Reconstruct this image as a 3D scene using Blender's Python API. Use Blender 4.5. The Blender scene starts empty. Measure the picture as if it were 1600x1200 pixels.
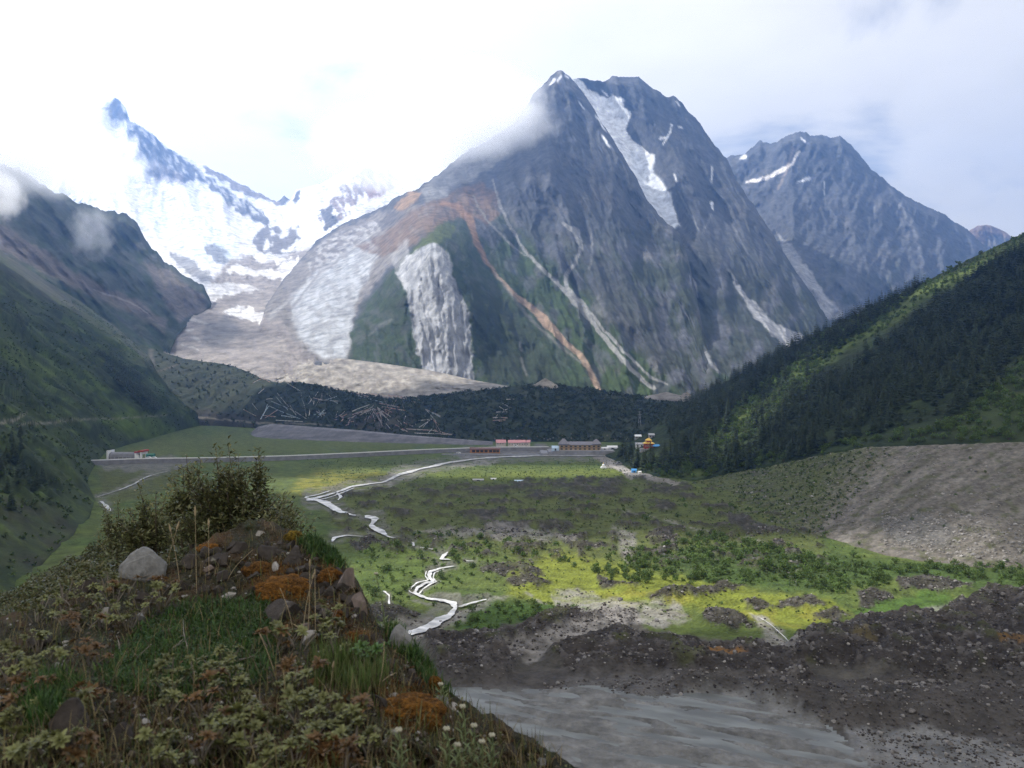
import bpy, math, random
import numpy as np
from mathutils import Vector

random.seed(7)
RNG = np.random.default_rng(7)
SC = bpy.context.scene
COL = SC.collection

# ------------------------------------------------------------------ camera
EYE = 75.0            # metres of the eye above the valley floor
FPX = 1255.0          # focal length in photograph pixels (1600 wide)
cam_data = bpy.data.cameras.new('camera')
cam_data.sensor_width = 36.0
cam_data.lens = 36.0 * FPX / 1600.0
cam_data.clip_start = 0.1
cam_data.clip_end = 60000.0
cam_data.dof.use_dof = True
cam_data.dof.focus_distance = 400.0
cam_data.dof.aperture_fstop = 4.0
camera = bpy.data.objects.new('camera', cam_data)
camera.location = (0, 0, EYE)
camera.rotation_euler = (math.radians(90), 0, 0)
COL.objects.link(camera)
SC.camera = camera

# ------------------------------------------------------------------ sky
SUN_DIR = Vector((-0.62, 0.29, 0.72)).normalized()      # towards the sun
SUN_EL = math.asin(SUN_DIR.z)
SUN_AZ = math.atan2(SUN_DIR.x, SUN_DIR.y)
world = bpy.data.worlds.new('World')
SC.world = world
world.use_nodes = True
wn, wl = world.node_tree.nodes, world.node_tree.links
wn.clear()
w_out = wn.new('ShaderNodeOutputWorld')
w_bg = wn.new('ShaderNodeBackground'); w_bg.inputs['Strength'].default_value = 0.10
w_sky = wn.new('ShaderNodeTexSky'); w_sky.sky_type = 'NISHITA'; w_sky.sun_disc = False
w_sky.sun_elevation = SUN_EL; w_sky.sun_rotation = SUN_AZ
w_sky.altitude = 3500; w_sky.air_density = 1.0; w_sky.dust_density = 1.5
w_tc = wn.new('ShaderNodeTexCoord')
w_sep = wn.new('ShaderNodeSeparateXYZ'); wl.new(w_tc.outputs['Generated'], w_sep.inputs[0])
def wmath(op, a, b=None, clamp=False):
    n = wn.new('ShaderNodeMath'); n.operation = op; n.use_clamp = clamp
    for i, v in enumerate((a, b)):
        if v is None: continue
        if isinstance(v, (int, float)): n.inputs[i].default_value = v
        else: wl.new(v, n.inputs[i])
    return n.outputs[0]
# the layer of cloud that covers most of the sky, seen as a flat deck
den = wmath('ADD', wmath('ABSOLUTE', w_sep.outputs['Z']), 0.22)
w_comb = wn.new('ShaderNodeCombineXYZ')
wl.new(wmath('DIVIDE', w_sep.outputs['X'], den), w_comb.inputs[0])
wl.new(wmath('DIVIDE', w_sep.outputs['Y'], den), w_comb.inputs[1])
w_noise = wn.new('ShaderNodeTexNoise'); w_noise.noise_dimensions = '3D'
w_noise.inputs['Scale'].default_value = 1.55
w_noise.inputs['Detail'].default_value = 7
w_noise.inputs['Roughness'].default_value = 0.55
w_noise.inputs['Distortion'].default_value = 0.35
w_map = wn.new('ShaderNodeMapping'); w_map.inputs['Location'].default_value = (0.9, 0.3, 0.0)
wl.new(w_comb.outputs[0], w_map.inputs[0]); wl.new(w_map.outputs[0], w_noise.inputs['Vector'])
w_ramp = wn.new('ShaderNodeMapRange'); w_ramp.interpolation_type = 'SMOOTHSTEP'
w_ramp.inputs['From Min'].default_value = 0.20; w_ramp.inputs['From Max'].default_value = 0.45
wl.new(w_noise.outputs['Fac'], w_ramp.inputs['Value'])
w_n2 = wn.new('ShaderNodeTexNoise'); w_n2.inputs['Scale'].default_value = 3.1; w_n2.inputs['Detail'].default_value = 6
wl.new(w_map.outputs[0], w_n2.inputs['Vector'])
# cloud is brightest round the sun, as backlit cloud is
w_dot = wn.new('ShaderNodeVectorMath'); w_dot.operation = 'DOT_PRODUCT'
wl.new(w_tc.outputs['Generated'], w_dot.inputs[0]); w_dot.inputs[1].default_value = SUN_DIR
glow = wmath('POWER', wmath('MAXIMUM', w_dot.outputs['Value'], 0.0), 1.4)
CLOUD_BASE, CLOUD_GLOW = 6.8, 8.0      # multiplied by the strength of the background
bright = wmath('ADD', wmath('MULTIPLY', glow, CLOUD_GLOW), CLOUD_BASE)
bright = wmath('MULTIPLY', bright, wmath('ADD', wmath('MULTIPLY', w_n2.outputs['Fac'], 0.3), 0.87))
w_cc = wn.new('ShaderNodeCombineColor')
wl.new(wmath('MULTIPLY', bright, 1.04), w_cc.inputs[0]); wl.new(bright, w_cc.inputs[1]); wl.new(wmath('MULTIPLY', bright, 0.93), w_cc.inputs[2])
w_mix = wn.new('ShaderNodeMix'); w_mix.data_type = 'RGBA'
wl.new(w_ramp.outputs[0], w_mix.inputs['Factor'])
wl.new(w_sky.outputs[0], w_mix.inputs['A']); wl.new(w_cc.outputs[0], w_mix.inputs['B'])
wl.new(w_mix.outputs['Result'], w_bg.inputs['Color'])
wl.new(w_bg.outputs[0], w_out.inputs[0])

# ------------------------------------------------------------------ sun and exposure
sun_data = bpy.data.lights.new('sun', 'SUN')
sun_data.energy = 5.0
sun_data.angle = math.radians(0.53)
sun_data.color = (1.0, 0.96, 0.89)
sun = bpy.data.objects.new('sun', sun_data)
sun.rotation_euler = (-SUN_DIR).to_track_quat('-Z', 'Y').to_euler()
sun.location = SUN_DIR * 3000
COL.objects.link(sun)
SC.view_settings.view_transform = 'Standard'
SC.view_settings.look = 'None'
SC.view_settings.gamma = 1.0
SC.view_settings.use_curve_mapping = False
SC.view_settings.exposure = 0.38
SC.cycles.use_denoising = True
SC.cycles.denoising_prefilter = 'NONE'
SC.cycles.max_bounces = 12
SC.cycles.diffuse_bounces = 2
SC.cycles.glossy_bounces = 2
SC.cycles.transparent_max_bounces = 12
SC.cycles.volume_bounces = 10
SC.cycles.use_adaptive_sampling = True
SC.cycles.adaptive_threshold = 0.01

# ------------------------------------------------------------------ numeric helpers
def W(px, py, Y):
    """photograph pixel at depth Y metres -> point of the place"""
    px, py, Y = np.asarray(px, float), np.asarray(py, float), np.asarray(Y, float)
    return np.stack([(px - 800.0) / FPX * Y, Y + 0.0 * px, EYE + (600.0 - py) / FPX * Y], -1)

def pix(co):
    Y = np.maximum(co[..., 1], 0.05)
    return 800.0 + co[..., 0] / Y * FPX, 600.0 - (co[..., 2] - EYE) / Y * FPX

def floorY(py, z=0.0):
    return (EYE - z) * FPX / (np.asarray(py, float) - 600.0)

_perm = RNG.permutation(4096).astype(np.int64)
_grad = RNG.uniform(0, 2 * math.pi, 4096)
_gx, _gy = np.cos(_grad), np.sin(_grad)
def noise2(x, y, seed=0):
    x = np.asarray(x, float) + seed * 17.31; y = np.asarray(y, float) + seed * 9.77
    xi = np.floor(x).astype(np.int64); yi = np.floor(y).astype(np.int64)
    xf, yf = x - xi, y - yi
    u = xf * xf * xf * (xf * (xf * 6 - 15) + 10); v = yf * yf * yf * (yf * (yf * 6 - 15) + 10)
    def g(i, j, dx, dy):
        h = _perm[(_perm[i & 4095] + j) & 4095]
        return _gx[h] * dx + _gy[h] * dy
    a = g(xi, yi, xf, yf); b = g(xi + 1, yi, xf - 1, yf)
    c = g(xi, yi + 1, xf, yf - 1); d = g(xi + 1, yi + 1, xf - 1, yf - 1)
    return ((a + (b - a) * u) * (1 - v) + (c + (d - c) * u) * v) * 1.5
def fbm(x, y, oct=5, seed=0, gain=0.5, ridged=False):
    s, a, t = 0.0, 1.0, 0.0
    for o in range(oct):
        n = noise2(x * 2 ** o, y * 2 ** o, seed + o * 3.7)
        if ridged: n = 1 - 2 * np.abs(n)
        s = s + n * a; t += a; a *= gain
    return s / t
def sm(x, a, b):
    t = np.clip((x - a) / (b - a), 0, 1)
    return t * t * (3 - 2 * t)

def tps(ctrl, px, py, scale=300.0, lam=1e-3):
    """thin plate spline through (px, py, value) points"""
    c = np.array(ctrl, float); p = c[:, :2] / scale; n = len(p)
    def U(r2): return 0.5 * r2 * np.log(np.maximum(r2, 1e-12))
    d2 = ((p[:, None] - p[None]) ** 2).sum(-1)
    K = U(d2) + lam * np.eye(n); Pm = np.hstack([np.ones((n, 1)), p])
    A = np.zeros((n + 3, n + 3)); A[:n, :n] = K; A[:n, n:] = Pm; A[n:, :n] = Pm.T
    w = np.linalg.solve(A, np.concatenate([c[:, 2], np.zeros(3)]))
    qx, qy = np.asarray(px, float) / scale, np.asarray(py, float) / scale
    out = w[n] + w[n + 1] * qx + w[n + 2] * qy
    for i in range(n):
        out = out + w[i] * U((qx - p[i, 0]) ** 2 + (qy - p[i, 1]) ** 2)
    return out

def seg_d(px, py, a, b):
    ax, ay = a[0], a[1]; bx, by = b[0], b[1]
    dx, dy = bx - ax, by - ay
    t = np.clip(((px - ax) * dx + (py - ay) * dy) / (dx * dx + dy * dy + 1e-9), 0, 1)
    return np.hypot(px - ax - t * dx, py - ay - t * dy), t
class Paint:
    """material patches of a surface, traced where they lie; edges broken by noise"""
    def __init__(s, px, py, col, warp=5.0, wscale=22.0, seed=0):
        s.px, s.py = px, py
        s.col = np.broadcast_to(np.array(col, float), px.shape + (3,)).copy()
        s.wx = px + warp * fbm(px / wscale, py / wscale, 4, seed + 11) * 1.6
        s.wy = py + warp * fbm(px / wscale, py / wscale, 4, seed + 29) * 1.6
    def mix(s, m, c, a=1.0):
        m = np.clip(m, 0, 1)[..., None] * a
        s.col = s.col * (1 - m) + np.array(c, float) * m
        return s
    def pmask(s, pts, soft=4.0):
        pts = np.array(pts, float)
        out = np.zeros(s.px.shape)
        pad = soft + 14
        bb = (s.px > pts[:, 0].min() - pad) & (s.px < pts[:, 0].max() + pad) & (s.py > pts[:, 1].min() - pad) & (s.py < pts[:, 1].max() + pad)
        if not bb.any(): return out
        x, y = s.wx[bb], s.wy[bb]
        ins = np.zeros(x.shape, bool); dm = np.full(x.shape, 1e9)
        n = len(pts)
        for i in range(n):
            a, b = pts[i], pts[(i + 1) % n]
            d, _ = seg_d(x, y, a, b); dm = np.minimum(dm, d)
            cond = (a[1] > y) != (b[1] > y)
            xx = (b[0] - a[0]) * (y - a[1]) / (b[1] - a[1] + 1e-12) + a[0]
            ins ^= cond & (x < xx)
        out[bb] = sm(np.where(ins, dm, -dm), -soft / 2, soft / 2)
        return out
    def poly(s, pts, c, soft=4.0, a=1.0, mod=None):
        m = s.pmask(pts, soft)
        if mod is not None: m = m * mod
        return s.mix(m, c, a)
    def lmask(s, pts, w, soft=2.0):
        out = np.zeros(s.px.shape)
        P = np.array([p[:2] for p in pts], float); ws = [p[2] if len(p) > 2 else w for p in pts]
        pad = max(ws) + soft + 14
        bb = (s.px > P[:, 0].min() - pad) & (s.px < P[:, 0].max() + pad) & (s.py > P[:, 1].min() - pad) & (s.py < P[:, 1].max() + pad)
        if not bb.any(): return out
        x = s.px[bb] + (s.wx[bb] - s.px[bb]) * 0.5; y = s.py[bb] + (s.wy[bb] - s.py[bb]) * 0.5
        best = np.full(x.shape, 1e9)
        for i in range(len(P) - 1):
            d, t = seg_d(x, y, P[i], P[i + 1])
            best = np.minimum(best, d - (ws[i] * (1 - t) + ws[i + 1] * t) / 2)
        out[bb] = sm(-best, -soft / 2, soft / 2)
        return out
    def line(s, pts, w, c, soft=2.0, a=1.0, mod=None):
        m = s.lmask(pts, w, soft)
        if mod is not None: m = m * mod
        return s.mix(m, c, a)

# ------------------------------------------------------------------ object helpers
def tag(o, label=None, cat=None, group=None, kind=None):
    if label: o['label'] = label
    if cat: o['category'] = cat
    if group: o['group'] = group
    if kind: o['kind'] = kind
    return o
def raw_mesh(name, V, F, col=None, smooth=True, mat=None, attrs=None):
    """V (n,3); F (m,3) or (m,4) index array, or a list of such arrays"""
    me = bpy.data.meshes.new(name)
    V = np.ascontiguousarray(V, dtype=np.float32)
    Fs = F if isinstance(F, list) else [F]
    Fs = [np.asarray(f, dtype=np.int32) for f in Fs if len(f)]
    loops = np.concatenate([f.ravel() for f in Fs])
    tot = np.concatenate([np.full(len(f), f.shape[1], np.int32) for f in Fs])
    start = np.concatenate([[0], np.cumsum(tot)[:-1]]).astype(np.int32)
    me.vertices.add(len(V)); me.vertices.foreach_set('co', V.ravel())
    me.loops.add(len(loops)); me.loops.foreach_set('vertex_index', loops)
    me.polygons.add(len(tot)); me.polygons.foreach_set('loop_start', start); me.polygons.foreach_set('loop_total', tot)
    if smooth: me.polygons.foreach_set('use_smooth', np.ones(len(tot), bool))
    else: me.polygons.foreach_set('use_smooth', np.zeros(len(tot), bool))
    if col is not None:
        a = me.color_attributes.new('Col', 'FLOAT_COLOR', 'POINT')
        c4 = np.ones((len(V), 4), np.float32); c4[:, :3] = np.asarray(col).reshape(-1, 3)
        a.data.foreach_set('color', c4.ravel())
    for k, v in (attrs or {}).items():
        a = me.attributes.new(k, 'FLOAT', 'POINT'); a.data.foreach_set('value', np.asarray(v, np.float32).ravel())
    me.update(calc_edges=True)
    if mat: me.materials.append(mat)
    return me
def obj(name, me, parent=None, loc=None, rot=None, scale=None):
    o = bpy.data.objects.new(name, me)
    COL.objects.link(o)
    if parent: o.parent = parent
    if loc is not None: o.location = loc
    if rot is not None: o.rotation_euler = rot
    if scale is not None: o.scale = scale if hasattr(scale, '__len__') else (scale,) * 3
    return o
def empty(name, loc=(0, 0, 0), rz=0.0):
    o = bpy.data.objects.new(name, None); COL.objects.link(o)
    o.empty_display_size = 0.2
    o.location = loc; o.rotation_euler = (0, 0, rz)
    return o
def grid_faces(nr, nc):
    i = np.arange(nr * nc).reshape(nr, nc)
    return np.stack([i[:-1, :-1], i[1:, :-1], i[1:, 1:], i[:-1, 1:]], -1).reshape(-1, 4)

# ------------------------------------------------------------------ materials
def new_mat(name):
    m = bpy.data.materials.new(name); m.use_nodes = True
    return m, m.node_tree.nodes, m.node_tree.links, m.node_tree.nodes['Principled BSDF']
def ground_mat(name, scale, var=0.5, bump=0.6, dist=1.0, rough=0.95, detail=8, stretch=(1, 1, 1), spec=0.2, fine=None, tone=1.0):
    """colour from the surface's own patches, grain and relief from noise in metres"""
    m, n, l, b = new_mat(name)
    at = n.new('ShaderNodeAttribute'); at.attribute_name = 'Col'
    tc = n.new('ShaderNodeTexCoord'); mp = n.new('ShaderNodeMapping'); mp.inputs['Scale'].default_value = stretch
    l.new(tc.outputs['Object'], mp.inputs[0])
    nz = n.new('ShaderNodeTexNoise'); nz.inputs['Scale'].default_value = 1.0 / scale; nz.inputs['Detail'].default_value = detail
    nz.inputs['Roughness'].default_value = 0.68
    l.new(mp.outputs[0], nz.inputs['Vector'])
    mr = n.new('ShaderNodeMapRange'); mr.inputs['From Min'].default_value = 0.3; mr.inputs['From Max'].default_value = 0.7
    mr.inputs['To Min'].default_value = (1 - var) * tone; mr.inputs['To Max'].default_value = (1 + var) * tone; mr.clamp = False
    l.new(nz.outputs['Fac'], mr.inputs['Value'])
    mx = n.new('ShaderNodeVectorMath'); mx.operation = 'SCALE'
    l.new(at.outputs['Color'], mx.inputs[0]); l.new(mr.outputs[0], mx.inputs['Scale'])
    l.new(mx.outputs[0], b.inputs['Base Color'])
    b.inputs['Roughness'].default_value = rough
    b.inputs['Specular IOR Level'].default_value = spec
    bp = n.new('ShaderNodeBump'); bp.inputs['Strength'].default_value = bump; bp.inputs['Distance'].default_value = dist
    h = nz.outputs['Fac']
    if fine:
        vo = n.new('ShaderNodeTexVoronoi'); vo.inputs['Scale'].default_value = 1.0 / fine
        l.new(mp.outputs[0], vo.inputs['Vector'])
        ad = n.new('ShaderNodeMath'); ad.operation = 'MULTIPLY_ADD'; ad.inputs[1].default_value = 0.5
        l.new(vo.outputs['Distance'], ad.inputs[0]); l.new(nz.outputs['Fac'], ad.inputs[2]); h = ad.outputs[0]
    l.new(h, bp.inputs['Height']); l.new(bp.outputs[0], b.inputs['Normal'])
    return m
def plain_mat(name, c, rough=0.7, var=0.15, scale=1.0, spec=0.4, metal=0.0, bump=0.0, trans=0.0):
    m, n, l, b = new_mat(name)
    tc = n.new('ShaderNodeTexCoord')
    nz = n.new('ShaderNodeTexNoise'); nz.inputs['Scale'].default_value = scale; nz.inputs['Detail'].default_value = 5
    l.new(tc.outputs['Object'], nz.inputs['Vector'])
    mr = n.new('ShaderNodeMapRange'); mr.inputs['From Min'].default_value = 0.25; mr.inputs['From Max'].default_value = 0.75
    mr.inputs['To Min'].default_value = 1 - var; mr.inputs['To Max'].default_value = 1 + var
    l.new(nz.outputs['Fac'], mr.inputs['Value'])
    mx = n.new('ShaderNodeVectorMath'); mx.operation = 'SCALE'; mx.inputs[0].default_value = c[:3]
    l.new(mr.outputs[0], mx.inputs['Scale']); l.new(mx.outputs[0], b.inputs['Base Color'])
    b.inputs['Roughness'].default_value = rough; b.inputs['Specular IOR Level'].default_value = spec; b.inputs['Metallic'].default_value = metal
    if bump:
        bp = n.new('ShaderNodeBump'); bp.inputs['Strength'].default_value = bump; bp.inputs['Distance'].default_value = 0.05
        l.new(nz.outputs['Fac'], bp.inputs['Height']); l.new(bp.outputs[0], b.inputs['Normal'])
    return m

def lerp_poly(poly, x, k):
    p = np.array(poly, float)
    return np.interp(x, p[:, 0], p[:, k])

# column sheet: a mountain flank between a crest line and a foot line, plus a back slope
def flank(name, crest, foot, Yctrl, relief, paint, mat, step=2.0, rowstep=2.0, jag=3.0, jagscale=14.0, back=900.0, backdrop=700.0, seed=0, lam=1e-3, tex=None):
    x0, x1 = crest[0][0], crest[-1][0]
    nc = int((x1 - x0) / step) + 1
    xs = np.linspace(x0, x1, nc)
    top = lerp_poly(crest, xs, 1) - jag * fbm(xs / jagscale, xs * 0 + 3.3, 5, seed + 5, 0.6) * 1.6
    bot = np.maximum(lerp_poly(foot, xs, 1), top + 3)
    nr = int(np.percentile(bot - top, 90) / rowstep) + 2
    t = np.linspace(0, 1, nr)[:, None]
    py = top[None] * (1 - t) + bot[None] * t
    px = np.broadcast_to(xs[None], py.shape).copy()
    Y = tps(Yctrl, px, py, lam=lam)
    edge = sm(py - top[None], 0, 14)
    Y = Y + relief(px, py) * (0.35 + 0.65 * edge)
    co = W(px, py, Y)
    P = paint(px, py, co)
    # back slope falls away behind the crest
    bk, bc = [], []
    crest_co = co[0]
    nb = 6
    for k in range(nb, 0, -1):
        f = k / nb
        c = crest_co.copy()
        ray = c - np.array([0, 0, EYE]); ray[:, 2] = 0; ray /= np.linalg.norm(ray, axis=1)[:, None]
        c += ray * back * f; c[:, 2] = np.maximum(c[:, 2] - backdrop * f ** 0.9, -8.0 + 0 * f)
        bk.append(c); bc.append(P.col[0])
    V = np.concatenate([np.array(bk), co], 0); C = np.concatenate([np.array(bc), P.col], 0)
    me = raw_mesh(name, V.reshape(-1, 3), grid_faces(V.shape[0], V.shape[1]), C.reshape(-1, 3), True, mat)
    o = obj(name, me)
    o['kind'] = 'structure'
    return o, px, py, co

# loft through several 3D lines given as (px, py, Y)
def loft_co(lines, nc, nr, power=1.0):
    L = []
    for ln in lines:
        ln = np.array(ln, float); p = W(ln[:, 0], ln[:, 1], ln[:, 2])
        s = np.linspace(0, 1, len(ln)); q = np.linspace(0, 1, nc)
        L.append(np.stack([np.interp(q, s, p[:, k]) for k in range(3)], -1))
    L = np.array(L)
    s = np.linspace(0, 1, len(L)); q = np.linspace(0, 1, nr) ** power
    i = np.minimum((q * (len(L) - 1)).astype(int), len(L) - 2); f = (q * (len(L) - 1) - i)[:, None, None]
    return L[i] * (1 - f) + L[i + 1] * f
def smooth_rows(co, it=3):
    for _ in range(it):
        c = co.copy(); c[:, 1:-1] = (co[:, :-2] + 2 * co[:, 1:-1] + co[:, 2:]) / 4; co = c
    return co
# ================================================================== MOUNTAINS
ROCK = (0.150, 0.152, 0.158); SNOW = (0.98, 0.99, 1.01); DIRTSNOW = (0.95, 0.9, 0.85); SCREE = (0.36, 0.36, 0.365)
GRASS = (0.050, 0.088, 0.020); DKGRASS = (0.030, 0.048, 0.018)
mat_rock = ground_mat('mountain_rock', 34.0, var=0.5, bump=0.9, dist=6.0, detail=12, tone=0.72)
mat_slope = ground_mat('slope_turf', 25.0, var=0.5, bump=0.8, dist=4.0, detail=10, tone=0.8)

def ribs(px, py, lean, fx, fy, seed, oct=5, gain=0.55):
    u = px - lean * (py - 350)
    wob = 10 * fbm(px / 60, py / 60, 3, seed + 40)
    return fbm((u + wob) / fx, py / fy, oct, seed, gain, ridged=True)

# ---- far hill beyond the last mountain
def far_relief(px, py): return -60 * ribs(px, py, 0.3, 16, 40, 3)
def far_paint(px, py, co):
    p = Paint(px, py, (0.30, 0.21, 0.15), 3, 10, 3)
    p.poly([(1540, 372), (1560, 366), (1590, 380), (1600, 400), (1530, 400)], (0.2, 0.18, 0.15), 8)
    return p
flank('far_hill', [(1470, 420), (1492, 388), (1512, 362), (1528, 353), (1542, 351), (1556, 355), (1572, 363), (1600, 385), (1660, 420)],
      [(1470, 520), (1660, 520)], [(1470, 420, 5500), (1540, 352, 5500), (1660, 420, 5400), (1470, 520, 5000), (1660, 520, 5000)],
      far_relief, far_paint, mat_rock, jag=1.0, seed=3, back=500)

# ---- the right hand mountain (third peak)
def m3_relief(px, py):
    r = -170 * ribs(px, py, 0.5, 95, 240, 21, 3, 0.45) - 46 * ribs(px, py, -0.45, 34, 80, 22, 3) - 15 * ribs(px, py, 0.2, 12, 26, 23, 4, 0.6)
    return r
def m3_paint(px, py, co):
    n = fbm(px / 40, py / 40, 5, 50)
    p = Paint(px, py, (0.11, 0.115, 0.127), 5, 20, 5)
    p.mix(sm(n, 0.05, 0.5), (0.17, 0.165, 0.16), 0.7)
    p.mix(sm(py, 330, 470) * sm(fbm(px / 30, py / 30, 4, 61), -0.1, 0.35), (0.055, 0.065, 0.045), 0.75)
    p.poly([(1213, 362), (1242, 390), (1262, 420), (1282, 450), (1318, 494), (1290, 500), (1268, 465), (1246, 428), (1224, 392)], SCREE, 4)
    p.line([(1166, 284, 3), (1198, 278, 6), (1222, 266, 6), (1238, 256, 4), (1248, 236, 3)], 5, DIRTSNOW, 2)
    p.line([(1246, 284, 1), (1264, 279, 5)], 4, SNOW, 2); p.line([(1156, 248, 2), (1164, 244, 7)], 5, SNOW, 2)
    p.line([(1252, 216, 3), (1258, 220, 3)], 3, SNOW, 2)
    p.line([(1240, 232, 4), (1228, 268, 3), (1216, 295, 2)], 3, (0.36, 0.30, 0.25), 4, 0.8)
    p.line([(1388, 292, 3), (1408, 322, 7), (1424, 352, 9), (1436, 385, 6), (1440, 402, 2)], 6, (0.28, 0.28, 0.28), 6, 0.7)
    p.line([(1287, 285, 1.5), (1287, 305, 1.5)], 1.5, SNOW, 2, 0.7)
    p.line([(1365, 325, 4), (1368, 342, 2)], 3, (0.3, 0.3, 0.3), 3, 0.6)
    p.line([(1390, 425, 5), (1380, 445, 3)], 3, (0.27, 0.27, 0.27), 4, 0.5)
    return p
flank('mountain', [(1060, 330), (1100, 275), (1125, 252), (1143, 243), (1165, 240), (1184, 222), (1187, 219), (1192, 223), (1215, 222), (1228, 212), (1245, 206), (1258, 207), (1266, 212), (1285, 211), (1298, 216), (1312, 211), (1330, 226), (1360, 262), (1400, 297), (1440, 318), (1480, 338), (1510, 358), (1540, 385), (1600, 430), (1700, 490)],
      [(1060, 620), (1700, 620)],
      [(1245, 206, 4700), (1140, 245, 4650), (1060, 330, 4500), (1330, 226, 4700), (1540, 385, 4400), (1700, 490, 4300), (1220, 370, 3700), (1300, 492, 3000), (1250, 545, 2750),
       (1400, 490, 3350), (1390, 380, 3900), (1480, 440, 3700), (1600, 560, 3000), (1100, 600, 2600), (1400, 620, 2600), (1700, 620, 2700), (1300, 330, 4050)],
      m3_relief, m3_paint, mat_rock, jag=3.2, seed=6)

# ---- second peak, behind the snow couloir
def m2_relief(px, py):
    r = -140 * ribs(px, py, 0.45, 95, 280, 31, 3, 0.45) - 42 * ribs(px, py, 0.6, 32, 100, 32, 3) - 12 * ribs(px, py, 0.3, 12, 28, 33, 4, 0.6)
    c, _ = seg_d(px, py, (910, 130), (985, 215)); c2, _ = seg_d(px, py, (985, 215), (1056, 352))
    d = np.minimum(c, c2)
    return r * (0.25 + 0.75 * sm(d, 6, 40)) + 60 * np.exp(-(d / 26) ** 2)
def m2_paint(px, py, co):
    n = fbm(px / 45, py / 45, 5, 70); n2 = fbm((px - 0.6 * py) / 12, py / 50, 4, 71)
    p = Paint(px, py, (0.105, 0.110, 0.122), 5, 18, 7)
    p.mix(sm(n, 0.0, 0.5), (0.17, 0.163, 0.155), 0.7); p.mix(sm(n2, 0.1, 0.5), (0.075, 0.076, 0.08), 0.5)
    p.mix(sm(py, 330, 480) * sm(fbm(px / 28, py / 40, 4, 72), -0.4, 0.1), (0.038, 0.048, 0.030), 0.85)
    p.poly([(895, 118), (925, 140), (948, 156), (958, 146), (972, 160), (986, 180), (977, 205), (998, 227), (1022, 242), (1020, 266), (1034, 286), (1047, 306), (1064, 352), (1040, 358), (880, 320)], (1.2, 1.21, 1.22), 3)
    p.poly([(985, 235), (1021, 245), (1022, 266), (1047, 306), (1064, 352), (1040, 360), (985, 290)], (0.9, 0.94, 1.0), 10, 0.75)
    for ln in ([(1050, 194, 2), (1046, 208, 4), (1036, 226, 2)], [(1032, 216, 5), (1040, 214, 2)], [(1112, 262, 2), (1111, 284, 2)], [(1062, 198, 4), (1065, 200, 3)],
               [(1054, 273, 3), (1056, 282, 2)], [(1113, 318, 4), (1114, 327, 2)], [(1056, 160, 3), (1062, 165, 2)], [(942, 142, 2), (950, 150, 3)]):
        p.line(ln, 3, SNOW, 2)
    p.line([(1060, 300, 2), (1078, 335, 3), (1092, 360, 2)], 3, SCREE, 3, 0.5); p.line([(1111, 335, 2), (1104, 350, 3), (1096, 364, 2)], 3, SCREE, 3, 0.5)
    p.line([(1140, 345, 1), (1158, 378, 3), (1168, 400, 2)], 2, SCREE, 3, 0.45)
    p.poly([(1143, 428), (1152, 440), (1166, 462), (1186, 480), (1214, 505), (1236, 520), (1262, 528), (1228, 545), (1196, 512), (1172, 488), (1156, 460)], SCREE, 4)
    p.line([(1078, 428, 1), (1084, 440, 3), (1092, 464, 2)], 2, SCREE, 2, 0.9)
    p.line([(1082, 512, 2), (1094, 540, 7), (1108, 562, 6), (1124, 582, 4), (1142, 604, 5)], 4, SCREE, 4, 0.75)
    p.poly([(1110, 575), (1130, 585), (1150, 600), (1140, 605), (1120, 592)], GRASS, 6, 0.8)
    return p
flank('mountain', [(850, 170), (880, 128), (893, 121), (905, 122), (925, 125), (945, 126), (958, 119), (980, 121), (998, 119), (1010, 130), (1022, 140), (1040, 150), (1057, 152), (1075, 172), (1095, 195), (1112, 222), (1135, 248), (1150, 280), (1180, 325), (1215, 378), (1240, 420), (1268, 458), (1290, 492), (1312, 525), (1350, 590)],
      [(850, 640), (1350, 640)],
      [(985, 120, 3700), (880, 128, 3600), (850, 300, 3400), (1057, 152, 3650), (1135, 248, 3500), (1215, 378, 3100), (1290, 492, 2650), (1350, 590, 2300), (1055, 350, 3000), (930, 180, 3600),
       (1000, 260, 3350), (1080, 270, 3250), (1100, 400, 2650), (1160, 480, 2350), (1200, 545, 2050), (1130, 600, 1700), (1050, 600, 1800), (900, 600, 2200), (1200, 640, 1700), (1350, 640, 1900)],
      m2_relief, m2_paint, mat_rock, jag=3.6, seed=8)

# ---- first peak with the white cliff, the long massif in front
CLIFF = [(618, 425), (636, 398), (660, 386), (684, 381), (700, 396), (708, 430), (722, 465), (735, 505), (739, 600), (700, 600), (664, 580), (652, 555), (646, 520), (636, 470), (628, 440)]
def m1_relief(px, py):
    hi = sm(py, 560, 330)
    right = sm(px, 740, 860)
    big = -120 * ribs(px, py, 0.34, 92, 280, 41, 3, 0.5) * (0.35 + 0.65 * right)
    med = -44 * ribs(px, py, 0.48, 34, 110, 42, 4, 0.55) * (0.35 + 0.65 * right)
    fine = -11 * ribs(px, py, 0.3, 13, 30, 43, 4, 0.6)
    cl = Paint(px, py, (0, 0, 0), 4, 20, 4).pmask(CLIFF, 12)
    strata = -20 * ribs(px, py, 0.12, 15, 130, 44, 4) - 30 * fbm(px / 26, py / 80, 3, 45) - 5 * ribs(px, py, 0.0, 7, 22, 46, 3)
    scree = Paint(px, py, (0, 0, 0), 4, 20, 5).pmask([(640, 310), (560, 360), (500, 410), (440, 470), (455, 520), (490, 550), (560, 565), (555, 500), (620, 420)], 30)
    return (big + med + fine) * (1 - 0.8 * cl) * (1 - 0.75 * scree) + strata * cl
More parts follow.
